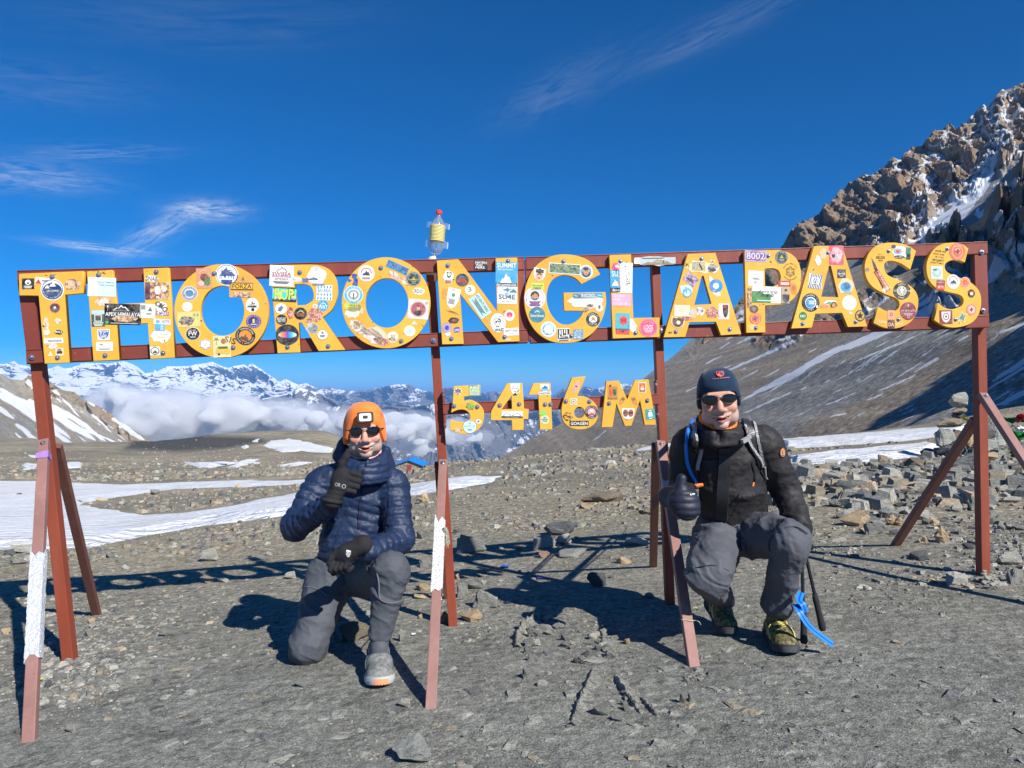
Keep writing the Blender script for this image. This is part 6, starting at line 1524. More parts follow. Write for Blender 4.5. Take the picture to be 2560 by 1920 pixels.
def decal(bl, cx, cy, Y0, w, h, els, name, parent, rot=0, off=.0015):
    """small print draped on a blob; els in -1..1 units as (points, triangles, colour)"""
    p, nn = bl.toward(S(cx, cy, Y0+1), S(cx, cy, Y0-.35)); p = Vector(p); nn = Vector(nn)
    x = Vector((1, 0, 0)); x = (x-nn*x.dot(nn)).normalized(); z = x.cross(nn); z = z if z.z > 0 else -z
    c_, s_ = math.cos(R(rot)), math.sin(R(rot)); V, F, MI, MT = [], [], [], []
    for li, (pts, tr, col) in enumerate(els):
        mt = ink(col)
        if mt not in MT: MT.append(mt)
        b = len(V)
        for a, q in pts:
            a, q = a*w/2, q*h/2; a, q = a*c_-q*s_, a*s_+q*c_
            w0 = p+x*a+z*q+nn*.03; pp, n2 = bl.toward(w0-nn*.08, w0)
            V.append(Vector(pp)+Vector(n2)*(off+.0004*li))
        for t in tr: F.append(tuple(b+i for i in t)); MI.append(MT.index(mt))
    return adopt(mesh(name, V, F, MT, midx=MI), parent)


def cloth(name, col, col2=None, sc_=6, rough=.75, weave=900, spec=.25, sheen=0.0, bumpd=.004):
    def f(nt):
        co = nt.add('ShaderNodeTexCoord').outputs['Object']
        n1 = nt.noise(sc_, co, 4, .6); n2 = nt.noise(weave, co, 2, .5); n3 = nt.noise(28, co, 4, .6)
        base = nt.mix(nt.ramp(n1, [(.35, 0.), (.65, 1.)]), col, col2 or tuple(c*1.25 for c in col))
        h = nt.math('ADD', nt.math('MULTIPLY', n3, 1.), nt.math('MULTIPLY', n2, .12))
        d = {'Base Color': base, 'Roughness': rough, 'Specular IOR Level': spec, 'Normal': bump(nt, h, bumpd, .7)}
        if sheen: d['Sheen Weight'] = sheen
        return d
    return shader(name, f)


def m_skin(nt):
    co = nt.add('ShaderNodeTexCoord').outputs['Object']
    b = nt.add('ShaderNodeAttribute', attribute_name='beard').outputs['Fac']; red = nt.add('ShaderNodeAttribute', attribute_name='flush').outputs['Fac']; lip = nt.add('ShaderNodeAttribute', attribute_name='lip').outputs['Fac']
    n = nt.noise(55, co, 4, .6); st = nt.noise(300, co, 4, .85)
    base = nt.mix(n, (.62, .315, .225), (.70, .385, .285))
    base = nt.mix(nt.math('MULTIPLY', red, .75), base, (.60, .21, .16))
    hair = nt.mix(nt.ramp(st, [(.40, 0.), (.56, 1.)]), (.21, .165, .14), (.50, .45, .41))
    base = nt.mix(nt.math('MULTIPLY', b, .80), base, hair)
    base = nt.mix(lip, base, (.45, .16, .14))
    h = nt.math('ADD', nt.math('MULTIPLY', n, .5), nt.math('MULTIPLY', nt.math('MULTIPLY', st, b), .7))
    return {'Base Color': base, 'Roughness': .5, 'Specular IOR Level': .4, 'Subsurface Weight': .08, 'Subsurface Radius': (.01, .004, .002), 'Subsurface Scale': .5, 'Normal': bump(nt, h, .0015, .8)}


M_skin = shader('weathered_skin', m_skin)
M_down = cloth('navy_down_nylon', (.011, .024, .064), (.016, .033, .084), 5, .50, 700, .4, bumpd=.006)
M_trous = cloth('grey_trouser_cloth', (.066, .074, .088), (.080, .088, .102), 5, .7, 900, .3)
M_trous2 = cloth('slate_trouser_cloth', (.080, .086, .102), (.094, .099, .115), 5, .7, 900, .3)
M_shell = cloth('black_shell_cloth', (.019, .018, .020), (.027, .025, .026), 5, .62, 800, .35, bumpd=.005)
M_glove = cloth('black_glove_fleece', (.018, .018, .020), (.028, .028, .030), 9, .85, 600, .2)
M_mitt = cloth('dark_down_mitten', (.016, .020, .036), (.022, .027, .045), 9, .5, 600, .4)
M_orange = cloth('orange_knit', (.95, .20, .035), (1.0, .24, .05), 9, .9, 500, .1, .2, .003)
M_navyhat = cloth('navy_fleece', (.010, .030, .062), (.014, .038, .075), 9, .9, 500, .15, .2, .003)
M_lens = pmat('dark_lens', (.006, .006, .007), .06, .8)
M_frame = pmat('black_frame', (.012, .012, .012), .3, .5)
M_black = pmat('black_plastic', (.015, .015, .016), .4, .5)
M_greystrap = pmat('grey_webbing', (.30, .30, .31), .7)
M_teeth = pmat('teeth', (.62, .58, .50), .3)
M_mouth = pmat('mouth_dark', (.05, .015, .015), .6)


def head(root, C, yaw, pitch, roll, scale, seed, beard_amt, mouth_w, smile, wide=1.17):
    """head and neck; local frame: face looks to -Y, z up, origin between the ears"""
    b = Blob(.014)
    b.ball((0, .022, .030), (.077, .095, .088)); b.ball((0, -.018, -.030), (.064, .072, .082), .02)
    b.ball((0, -.068, -.099), (.026, .022, .020), .018)
    for s_ in (-1, 1):
        b.ball((s_*.043, -.012, -.068), (.026, .050, .034), .02)
        b.ball((s_*.039, -.066, -.026), (.025, .022, .022), .014)
        b.ball((s_*.016, -.100, -.036), (.0095, .012, .009), .006)
        b.ball((s_*.076, .012, -.008), (.007, .018, .026), .006)
    b.limb((0, -.083, .018), (0, -.108, -.024), .009, .0125, .010); b.ball((0, -.110, -.031), (.0140, .0125, .0115), .006)
    b.limb((-.036, -.079, .030), (.036, -.079, .030), .012, .012, .012)
    b.limb((-.026*mouth_w, -.080, -.061+smile), (0, -.0935, -.0655), .0060, .0072, .006); b.limb((.026*mouth_w, -.080, -.061+smile), (0, -.0935, -.0655), .0060, .0072, .006)
    b.limb((-.022*mouth_w, -.080, -.074+smile*.7), (0, -.0915, -.0825), .0058, .0078, .006); b.limb((.022*mouth_w, -.080, -.074+smile*.7), (0, -.0915, -.0825), .0058, .0078, .006)
    b.cut((0, -.095, -.0735), (.023*mouth_w, .018, .0052), .004)
    for s_ in (-1, 1): b.cut((s_*.020*mouth_w, -.088, -.0720+smile*.75), (.006, .012, .0028), .004)
    for s_ in (-1, 1):
        b.cut((s_*.037, -.104, .010), (.017, .014, .010), .008)
    b.limb((0, .022, -.07), (0, .050, -.155), .054, .056, .03)

    def beard(V):
        x, y, z = V.T
        m = sstep(-.030, -.062, z+.25*np.abs(x)-.008+(y+.07)*.15)*sstep(.055, .03, y)
        m = np.maximum(m, .8*sstep(.036, .022, np.abs(x))*sstep(-.042, -.052, z)*sstep(-.060, -.075, y))
        side = sstep(.048, .062, np.abs(x))*sstep(-.005, -.03, z); m = np.maximum(m, side*sstep(.05, .02, y))
        m = m*(1-sstep(.026, .021, np.abs(x))*sstep(-.090, -.084, z)*sstep(-.058, -.064, z)*sstep(-.078, -.084, y))
        return np.clip(m*beard_amt, 0, 1)*sstep(-.16, -.13, z)

    def lip(V):
        x, y, z = V.T
        return sstep(.024, .019, np.abs(x))*sstep(-.091, -.087, z)*sstep(-.061, -.0645, z)*sstep(-.083, -.088, y)

    def flush(V):
        x, y, z = V.T
        g = np.exp(-((x/.016)**2+((z+.03)/.02)**2))*sstep(-.09, -.1, y)+.7*np.exp(-(((np.abs(x)-.042)/.02)**2+((z+.022)/.018)**2))
        return np.clip(g, 0, 1)
    M = Matrix.Translation(C) @ Matrix.Rotation(R(yaw), 4, 'Z') @ Matrix.Rotation(R(pitch), 4, 'X') @ Matrix.Rotation(R(roll), 4, 'Y') @ Matrix.Diagonal((scale*wide, scale, scale, 1))
    o = blob_obj('body', b, .0026, M_skin, root, attrs={'beard': beard, 'flush': flush, 'lip': lip}, local=M,
                 disp=lambda V, N: .0006*fbm(V[:, 0]*90, V[:, 1]*90, V[:, 2]*90+seed, 3)-.0010*np.abs(np.sin(V[:, 2]*420))*sstep(.04, .055, V[:, 2]))
    # teeth and the dark of the open mouth
    tv = []; tf = []
    for i in range(8):
        x = (-.5+(i+.5)/8)*.027*mouth_w; yy = -.0815+.040*(abs(x)/.03)**2
        k = len(tv); w = .0015*mouth_w
        for dx in (-w, w):
            for dz in (-.0715, -.0662+smile*.3*(abs(x)/.02)): tv.append((x+dx, yy, dz)); tv.append((x+dx, yy+.004, dz))
        tf += [(k+0, k+4, k+6, k+2), (k+1, k+3, k+7, k+5), (k, k+2, k+3, k+1), (k+4, k+5, k+7, k+6), (k+2, k+6, k+7, k+3), (k, k+1, k+5, k+4)]
    adopt(mesh('teeth', [M @ Vector(v) for v in tv], tf, M_teeth), root)
    return M


def glasses(root, M, wrap=1.0, h0=.017, rim=True, tiltz=0.0):
    parts = []
    def P(x, z, o=0):   # wraps round the face
        return Vector((x, -.1055+o+wrap*(x*x)*6.2, z+.010-tiltz*abs(x)))
    for s_ in (-1, 1):
        ol = [(.0095, .006), (.016, .015), (.035, .0185), (.054, .014), (.063, .004), (.058, -.009), (.044, -.0165), (.026, -.0155), (.014, -.008)]
        ol = catmull([(a, b*h0/.017) for a, b in ol], 4); n = len(ol)
        cxy = (sum(a for a, b in ol)/n, sum(b for a, b in ol)/n); rings = []
        V = []
        for q in (0, .55, .85, 1.0):
            for a, b in ol:
                xx = cxy[0]+(a-cxy[0])*q; zz = cxy[1]+(b-cxy[1])*q; V.append(P(s_*xx, zz, -.0035*(1-q*q)))
        F = [(i+r_*n, (i+1) % n+r_*n, (i+1) % n+(r_+1)*n, i+(r_+1)*n) for r_ in range(3) for i in range(n)]
        if s_ < 0: F = [f[::-1] for f in F]
        parts.append((V, F, 0))
        rimp = [P(s_*a, b) for a, b in ol]
        v, f = tube(rimp, .0013, 6, closed=True); parts.append((v, f, 1))
        v, f = tube(spline([P(s_*.060, .010), P(s_*.070, .009, .004), Vector((s_*.079, -.040, .016)), Vector((s_*.082, .02, .012))], 5), [.0028]*16, 6); parts.append((v, f, 1))
    v, f = tube(spline([P(-.013, .008), P(0, .0085, -.002), P(.013, .008)], 4), .0022, 6); parts.append((v, f, 1))
    V, F, MI = join(parts)
    return adopt(mesh('sunglasses', [M @ Vector(v) for v in V], F, [M_lens, M_frame], smooth=True, midx=MI), root)


def hat(root, M, mat, rimz, rx, ry, top, cy=.018, fold=.0, name='hat', lean=0.0, seed=0):
    """knitted cap: rimz(phi) gives the height of the lower edge; phi 0 = front"""
    na, nt_ = 96, 40; V = []
    for j in range(nt_+4):
        for i in range(na):
            ph = 2*math.pi*i/na; rz = rimz(ph)
            if j < 4: t = 0; inn = (4-j)/4
            else: t = (j-4)/(nt_-1); inn = 0
            a = t*math.pi/2
            z = rz+(top-rz)*math.sin(a)**1.0; rr = max(math.cos(a), 0)**.74*(1-.17*(1-t)**2)
            if fold: rr += fold*math.exp(-((z-rz-.022)/.020)**2)
            puff = 1+.012*math.sin(3*ph+seed)*math.sin(a*2)+.010*vnoise(math.cos(ph)*2.2+seed, math.sin(ph)*2.2, z*22)
            rr *= puff; rr -= inn*.13
            if j < 4: z = rz+.004-.012*inn+.004*(inn > .5)
            V.append(M @ Vector((math.sin(ph)*rx*rr+lean*(z-.03), -math.cos(ph)*ry*rr+cy, z)))
    F = [(j*na+i, j*na+(i+1) % na, (j+1)*na+(i+1) % na, (j+1)*na+i) for j in range(nt_+3) for i in range(na)]
    return adopt(mesh(name, V, F, mat, smooth=True), root)


def hat_point(M, ph, t, rimz, rx, ry, top, cy=.018, out=.002):
    a = t*math.pi/2; rz = rimz(ph); z = rz+(top-rz)*math.sin(a); rr = math.cos(a)**.74*(1-.17*(1-t)**2)
    return M @ Vector((math.sin(ph)*(rx*rr+out), -math.cos(ph)*(ry*rr+out)+cy, z+out*math.sin(a)))


def shoe(root, heel, toe, up_mat, sole_mat, toe_mat, width=.104, high=.0, lace_mat=None, tilt=0.0, name='shoe', accent=None):
    """trainer or boot from heel point to toe point (ground contact); high = ankle shaft height"""
    heel, toe = Vector(heel), Vector(toe); ax = (toe-heel); L = ax.length; ax.normalize()
    sd_ = ax.cross(Vector((0, 0, 1))).normalized(); up = sd_.cross(ax)
    M = Matrix((( sd_.x, -ax.x, up.x, heel.x+ax.x*L*.5), (sd_.y, -ax.y, up.y, heel.y+ax.y*L*.5), (sd_.z, -ax.z, up.z, heel.z+ax.z*L*.5), (0, 0, 0, 1)))
    ep = bpy.data.objects.new(name, None); COL.objects.link(ep); adopt(ep, root)   # frame of the shoe
    base = root
    H = L/2; w = width/2
    up_b = Blob(.02)
    up_b.limb((0, H*.72, .055), (0, -H*.10, .058), w*.72, w*.80, flat=((1, 0, 0), 1.02)); up_b.limb((0, -H*.1, .050), (0, -H*.66, .040), w*.82, w*.70, flat=((1, 0, 0), 1.15))
    up_b.ball((0, -H*.62, .036), (w*.93, .055, .034)); up_b.ball((0, H*.70, .05), (w*.70, .04, .05))
    up_b.limb((0, H*.48, .06), (0, H*.40, .105+high), w*.74, w*.70+high*.05)
    if high: up_b.ring((0, H*.39, .125+high), .038, .042, .013)
    else: up_b.ring((0, H*.42, .100), .034, .042, .010)
    V, F = up_b.net(.0045, lambda V, N: .0012*fbm(V[:, 0]*60, V[:, 1]*60, V[:, 2]*60, 3))
    k = V[:, 2] > .012
    o = fast_mesh('upper', (np.c_[V, np.ones(len(V))] @ np.array(M).T)[:, :3], F, up_mat, smooth=True); o.parent = ep; 
    inv = Matrix.Identity(4); o.matrix_parent_inverse = inv
    # sole: outline swept with a rocker and a lug row
    ol = [(-.62, 1.0), (0, 1.06), (.62, 1.0), (.86, .70), (.80, .25), (.84, -.10), (1.02, -.45), (.94, -.78), (.55, -1.02), (0, -1.10), (-.55, -1.02), (-.94, -.78), (-1.02, -.45), (-.84, -.10), (-.80, .25), (-.86, .70)]
    ol = catmull(ol, 5); n = len(ol); SV = []; zs = [(.0, .92), (.006, 1.0), (.020, 1.05), (.030, 1.0), (.038, .93)]
    for z, sc in zs:
        for i, (a, b) in enumerate(ol):
            rock = .016*max(0, (-b-.55)/.5)**1.5; lug = (.004*(i % 2) if z == 0 else 0)
            SV.append(M @ Vector((a*w*sc, b*H*(.99 if sc < 1 else 1.0), z+rock+lug)))
    SF = [(j*n+i, j*n+(i+1) % n, (j+1)*n+(i+1) % n, (j+1)*n+i) for j in range(4) for i in range(n)]+[tuple(range(n)), tuple(4*n+i for i in range(n))[::-1]]
    mi = []
    for j in range(4):
        for i in range(n): b = ol[i][1]; mi.append(1 if (b < -.93 and j < 3 and abs(ol[i][0]) < .52) else 0)
    mi += [0, 0]
    o = mesh('sole', SV, SF, [sole_mat, toe_mat], smooth=False, midx=mi); o.parent = ep; o.matrix_parent_inverse = inv
    # laces
    parts = []
    for i in range(5 if not high else 7):
        q = i/4 if not high else i/6; y = -H*.30+q*H*(.62 if not high else .60); zt = .088+.020*q+(high*.75*max(0, q-.45)*1.8)
        def top(x):
            pp, nn = up_b.toward((x*.3, y+.02, .0), (x, y-.02, .2)); return Vector(pp)+Vector(nn)*.0015
        x0 = .021
        pts = [top(-x0), top(-x0*.5), top(0), top(x0*.5), top(x0)]
        if i < 6:
            y += H*.05; pts2 = [top(-x0), top(0)]
        v, f = tube([M @ p for p in spline(pts, 3)], .0021, 5); parts.append((v, f))
        y += H*.07; pts = [top(-x0)]; y -= H*.07; pts += [top(0)]; y -= H*.05; pts += [top(x0)]; y += H*.05
        v, f = tube([M @ p for p in spline(pts, 3)], .0019, 5); parts.append((v, f))
    for s_ in (-1, 1):
        y = H*.30; c = Vector(up_b.toward((0, y+.02, 0), (0, y-.02, .22))[0])
        v, f = tube([M @ p for p in spline([c, c+Vector((s_*.022, -.012, .014)), c+Vector((s_*.040, -.006, .004)), c+Vector((s_*.022, .004, .000)), c], 4)], .0018, 5); parts.append((v, f))
    V, F, MI = join(parts)
    o = mesh('laces', V, F, lace_mat or up_mat, smooth=True); o.parent = ep; o.matrix_parent_inverse = inv
    if accent:   # overlay panels
        pr = []
        for s_ in (-1, 1):
            for y0, y1 in ((.45, .05), (.1, -.35)):
                pts = []
                for q in np.linspace(0, 1, 5):
                    yy = H*(y0+(y1-y0)*q); pp, nn = up_b.toward((0, yy, .03+.05*(1-q)), (s_*.12, yy, .03+.05*(1-q)+.03)); pts.append(Vector(pp)+Vector(nn)*.001)
                v, f = tube([M @ p for p in pts], .0045, 6, flat=.5); o = mesh('overlay', v, f, accent, smooth=True); o.parent = ep
    return up_b, M


SV3 = lambda x, y, Y: np.array(S(x, y, Y))
TRI = lambda pts: tess(pts)


def eltext(s, x, y, w, h, col):
    v, t = text_tris(s, .012); ext = np.ptp(v, axis=0)
    return [(a/ext[0]*w*2+x, b/ext[1]*h*2+y) for a, b in v], t, col


def elshape(nm, x, y, w, h, col):
    pts, t = tess(SHAPES[nm]) if nm in SHAPES else fan(CIR if nm == 'c' else [(-1, -1), (1, -1), (1, 1), (-1, 1)])
    return [(a*w+x, b*h+y) for a, b in pts], t, col


def elring(x, y, r0, r1, col):
    pts = CIR+[(a*r1/r0, b*r1/r0) for a, b in CIR]
    return [(a*r0+x, b*r0+y) for a, b in pts], [q for i in range(28) for q in ((i, (i+1) % 28, 28+(i+1) % 28), (i, 28+(i+1) % 28, 28+i))], col


# ============================== man in the blue down jacket, kneeling ==============================
A1 = empty('person', (S(870, 1420, 3.85).x, 3.85, gz(S(870, 1420, 3.85).x, 3.85)))
tag(A1, 'kneeling man in orange beanie and navy down jacket giving a thumbs up', 'person', 'men posing under the sign')
bpy.context.view_layer.update()
qd = lambda per=.047, amp=.012, ph=0, ch=0: (per, amp, ph, ch)
J = Blob(.030)
J.limb(SV3(862, 1432, 3.96), SV3(884, 1350, 3.94), .122, .128, flat=((1, .1, 0), 1.30), quilt=qd(.050, .007, .01, .28))
J.limb(SV3(884, 1350, 3.94), SV3(897, 1235, 3.95), .120, .122, flat=((1, 0, 0), 1.42), quilt=qd(.050, .008, .012, .28))
J.limb(SV3(897, 1235, 3.95), SV3(897, 1192, 3.95), .115, .085, flat=((1, 0, 0), 1.35), quilt=qd(.048, .007, 0, .28))
J.limb(SV3(812, 1200, 3.95), SV3(897, 1178, 3.95), .074, .075, quilt=qd(.06, .006)); J.limb(SV3(980, 1208, 3.94), SV3(897, 1178, 3.95), .074, .075, quilt=qd(.06, .006))
J.limb(SV3(806, 1204, 3.95), SV3(738, 1314, 3.83), .082, .070, .022, quilt=qd(.048, .009)); J.limb(SV3(738, 1316, 3.83), SV3(826, 1262, 3.64), .072, .050, .018, quilt=qd(.045, .009, .01))
J.limb(SV3(984, 1212, 3.94), SV3(1000, 1345, 3.82), .082, .070, .022, quilt=qd(.048, .009)); J.limb(SV3(1000, 1348, 3.82), SV3(922, 1381, 3.58), .072, .052, .018, quilt=qd(.045, .009, .01))
cN = S(911, 1160, 3.86)
J.ring(tuple(cN+Vector((.002, .010, -.030))), .100, .098, .028, tilt=.12, k=.03, quilt=qd(.036, .006), hgt=.030)
J.ring(tuple(cN+Vector((.000, .018, .030))), .098, .094, .022, tilt=.42, k=.022, quilt=qd(.05, .004), hgt=.014)
J.limb(SV3(846, 1142, 3.90), SV3(862, 1098, 3.88), .030, .022, .03); J.limb(SV3(975, 1160, 3.92), SV3(968, 1128, 3.92), .026, .018, .03)
crease = lambda V, N, s_=0, a=.0035: a*(ridged(V[:, 0]*9+s_, V[:, 1]*9, V[:, 2]*13, 4)-.5)
pucker = lambda V, N: .011*(ridged(V[:, 0]*7, V[:, 1]*7, V[:, 2]*16, 4)-.5)+.0045*fbm(V[:, 0]*38, V[:, 1]*38, V[:, 2]*26, 3)
blob_obj('jacket', J, .0056, M_down, A1, disp=pucker)
zipp = drape(J, [(909, 1172), (905, 1215), (900, 1270), (896, 1320), (892, 1352), (886, 1420)], .011, .004, 3.9)
V, F = zipp; adopt(mesh('zip', V, F, pmat('navy_zip', (.012, .018, .05), .5)), A1)
V, F = tube([S(919.5, 1150, 3.735), S(920, 1157, 3.733)], [.004, .005], 8, flat=.5); adopt(mesh('zip_pull', V, F, pmat('zip_metal', (.35, .36, .4), .35, .5, .8)), A1)
pk = drape(J, [(972, 1245), (969, 1290), (964, 1330)], .006, .002, 3.9); adopt(mesh('pocket_zip', pk[0], pk[1], pmat('black_zip', (.01, .012, .03), .5)), A1)
# pink shirt collar
Bc = Blob(.01); Bc.ring(tuple(cN+Vector((.002, .016, .040))), .074, .070, .011, tilt=.42, hgt=.016); blob_obj('shirt_collar', Bc, .004, pmat('pink_collar', (.78, .42, .42), .8), A1)
# trousers
T1 = Blob(.035)
T1.limb(SV3(835, 1432, 3.98), SV3(905, 1432, 3.99), .115, .115)
T1.limb(SV3(826, 1440, 3.94), SV3(772, 1612, 3.74), .118, .084, flat=((1, .2, .3), 1.10)); T1.ball(SV3(768, 1618, 3.73), (.088, .080, .085), .04)
T1.limb(SV3(766, 1640, 3.78), SV3(776, 1580, 4.16), .068, .050)
T1.limb(SV3(905, 1440, 3.96), SV3(978, 1428, 3.52), .112, .084, flat=((1, 0, .3), 1.05)); T1.limb(SV3(977, 1428, 3.51), SV3(951, 1585, 3.50), .083, .060, .02, flat=((1, 0, 0), 1.08))
fold = lambda s_, a: (lambda V, N: a*1.5*(ridged(V[:, 0]*4+s_+1.2*fbm(V[:, 0]*3, V[:, 1]*3, V[:, 2]*3, 2), V[:, 1]*4, V[:, 2]*8+V[:, 0]*5+1.6*fbm(V[:, 0]*4, V[:, 1]*4, V[:, 2]*4+s_, 2), 4, .5)-.5)+.007*(ridged(V[:, 0]*10+s_, V[:, 1]*10, V[:, 2]*19+V[:, 0]*8, 3)**1.5-.3)+.0018*fbm(V[:, 0]*30, V[:, 1]*30, V[:, 2]*50, 3))
lo = np.array([-9., 0, -.6]); 
blob_obj('trousers', T1, .0065, M_trous, A1, disp=fold(2, .013))
M_seam = pmat('grey_seam', (.17, .18, .21), .7)
for nm, pth in (('thigh_seam', [(741, 1478), (760, 1467), (790, 1471), (818, 1489)]), ('knee_seam', [(922, 1416), (940, 1426), (948, 1460), (951, 1497), (978, 1507), (1010, 1500)])):
    v, f = drape(T1, pth, .0035, .0012, 3.6 if nm == 'knee_seam' else 3.85, .003); adopt(mesh('seam', v, f, M_seam), A1)
# ribbed sock and shoes
V, F = tube(spline([S(951, 1590, 3.50), S(948, 1612, 3.495), S(946, 1632, 3.50)], 5), [.047, .046, .045, .044, .043, .043, .042, .041, .041, .041, .041], 20); adopt(mesh('sock', V, F, cloth('grey_rib_knit', (.10, .11, .12), None, 40, .9, 300), smooth=True), A1)
gl = lambda x, Y: Vector((x, Y, gz(x, Y)))
M_tr_up = cloth('grey_trainer_mesh', (.12, .125, .12), (.27, .28, .265), 55, .7, 500); M_tr_sole = pmat('pale_foam', (.46, .48, .46), .7); M_tr_toe = pmat('orange_rubber', (.80, .34, .16), .6)
xh = S(943, 1650, 3.66).x
shoe(A1, gl(xh, 3.665)+Vector((0, 0, .004)), gl(S(954, 1728, 3.36).x, 3.325)+Vector((0, 0, .004)), M_tr_up, M_tr_sole, M_tr_toe, .130, 0, pmat('grey_lace', (.16, .17, .17), .8), accent=pmat('dark_overlay', (.10, .11, .12), .6))
a_ = S(774, 1600, 4.12); shoe(A1, Vector((a_.x, 4.22, gz(a_.x, 4.2)+.115)), Vector((a_.x+.02, 4.04, gz(a_.x, 4.1)+.01)), M_tr_up, M_tr_sole, M_tr_toe, .104, 0, pmat('grey_lace', (.16, .17, .17), .8))
# head
hc1 = S(912, 1082, 3.83)
M1 = head(A1, hc1+Vector((0, 0, .004)), 11, 2, -3, 1.06, 1, .95, 1.2, .007, 1.13)
adopt(blob_obj('mouth', Blob(.01).ball((0, -.066, -.072), (.026, .020, .012)), .003, M_mouth, None, local=M1), A1)
glasses(A1, M1, 1.0, .0190)
rim1 = lambda ph: .034-.088*sstep(.55, 1.35, abs((ph+math.pi) % (2*math.pi)-math.pi))+.012*sstep(1.9, 2.8, abs((ph+math.pi) % (2*math.pi)-math.pi))
hat(A1, M1, M_orange, rim1, .106, .124, .146, fold=.030, seed=1.3, lean=.03)
# lamp unit on the front of the hat
def rrect(w, h, r, n=6):
    out = []
    for cx_, cy_, a0 in ((w-r, h-r, 0), (-w+r, h-r, 90), (-w+r, -h+r, 180), (w-r, -h+r, 270)):
        for k in range(n+1): a = R(a0+90*k/n); out.append((cx_+r*math.cos(a), cy_+r*math.sin(a)))
    return out
def puck(M, c, w, h, r, d, mats, tilt):
    Mt = M @ Matrix.Translation(c) @ Matrix.Rotation(R(90+tilt), 4, 'X'); V, F, MI = [], [], []
    lay = [(1, 0, 0), (1, d*.8, 0), (.93, d, 0), (.72, d, 0), (.70, d*.9, 1), (.30, d*.95, 1), (.24, d*1.05, 2)]
    ol = rrect(w, h, r); n = len(ol)
    for sc_, z, m in lay:
        for a, b in ol: V.append(Mt @ Vector((a*sc_, b*sc_, z)))
    for j in range(len(lay)-1):
        for i in range(n): F.append((j*n+i, j*n+(i+1) % n, (j+1)*n+(i+1) % n, (j+1)*n+i)); MI.append(lay[j+1][2])
    F.append(tuple((len(lay)-1)*n+i for i in range(n))); MI.append(2)
    return mesh('headlamp', V, F, mats, midx=MI)
adopt(puck(M1, (.006, -.106, .076), .034, .026, .010, .012, [pmat('lamp_rubber', (.05, .04, .045), .5), pmat('lamp_lens', (.75, .77, .80), .25), M_black], -16), A1)
v, f = fan([hat_point(M1, 1.02+dx*.07, .42+dz*.05, rim1, .106, .124, .146, out=.006) for dx, dz in ((-1, .5), (.2, -1), (1, -.5), (-.2, 1))]); adopt(mesh('tab', v, f, pmat('red_tab', (.6, .05, .03), .6)), A1)


# gloves
def chain(b, pts, rs, k=.006):
    for i in range(len(pts)-1): b.limb(pts[i], pts[i+1], rs[i], rs[i+1], k)


G1 = Blob(.008)      # thumbs-up fist; x right, y away, z up, made in its own frame then placed
G1.ball((-.012, 0, .0), (.046, .030, .052), .02)
for i in range(4):
    z = .034-.0245*i; ln = (.034, .037, .035, .028)[i]; r_ = (.0135, .0138, .0132, .0118)[i]
    chain(G1, [(.020, -.010, z), (.020+ln, -.012, z-.003), (.022+ln, .022, z-.006), (.022, .034, z-.004)], [r_*1.05, r_, r_*.95, r_*.9], .0035)
chain(G1, [(-.022, .004, .034), (-.026, -.002, .068), (-.016, -.004, .098), (-.012, -.006, .122)], [.020, .0165, .0155, .0125], .008)
G1.limb((-.016, .008, -.030), (-.032, .020, -.098), .036, .040, .02); G1.ring((-.032, .020, -.098), .040, .040, .007)
Mg = Matrix.Translation(S(862, 1200, 3.56)) @ Matrix.Rotation(R(14), 4, 'Z') @ Matrix.Rotation(R(12), 4, 'Y') @ Matrix.Rotation(R(-4), 4, 'X') @ Matrix.Scale(1.12, 4)
adopt(blob_obj('glove', G1, .0032, M_glove, None, local=Mg, disp=lambda V, N: .0009*fbm(V[:, 0]*70, V[:, 1]*70, V[:, 2]*70, 3)-.0012*np.abs(np.sin(V[:, 2]*160))*(V[:, 2] < -.03)), A1)
V, F, MI = [], [], []
for pts, t in ((eltext('OR', -.014, -.006, .012, .008, W_)[:2]), (elring(0, 0, .009, .006, W_)[:2])):
    bb = len(V)
    for a, q in pts:
        if t is not None and len(pts) == 56: a, q = a+.012, q-.026
        a, q = (a, q) if len(pts) == 56 else (a, q-.018)
        pp, nn = G1.toward((a-.012, .02, q), (a-.012, -.1, q)); V.append(Mg @ (Vector(pp)+Vector(nn)*.0008))
    F += [tuple(bb+i for i in q) for q in t]
adopt(mesh('glove_logo', V, F, pmat('grey_print', (.35, .35, .36), .6)), A1)
G2 = Blob(.008)      # relaxed fist resting on the knee, fingers towards lower left
G2.ball((-.008, 0, .002), (.050, .030, .043), .02)
for i in range(4):
    x = .030-.022*i; r_ = (.0115, .0128, .0135, .0130)[i]
    chain(G2, [(x-.018, -.010, -.020-.004*i), (x-.030, -.022, -.046-.003*i), (x-.026, -.002, -.066-.003*i), (x-.014, .018, -.056)], [r_*1.1, r_, r_*.95, r_*.85], .0035)
chain(G2, [(-.040, -.004, .012), (-.062, -.012, -.006), (-.074, -.016, -.026)], [.018, .0150, .0120], .008)
G2.limb((.010, .002, .014), (.070, .016, .040), .036, .042, .02); G2.ring((.072, .016, .041), .001, .034, .010)
Mg2 = Matrix.Translation(S(866, 1388, 3.46)) @ Matrix.Rotation(R(-8), 4, 'Z') @ Matrix.Rotation(R(-4), 4, 'Y') @ Matrix.Scale(1.08, 4)
adopt(blob_obj('glove', G2, .0032, M_glove, None, local=Mg2, disp=lambda V, N: .0009*fbm(V[:, 0]*70, V[:, 1]*70, V[:, 2]*70, 3)), A1)
parts = []
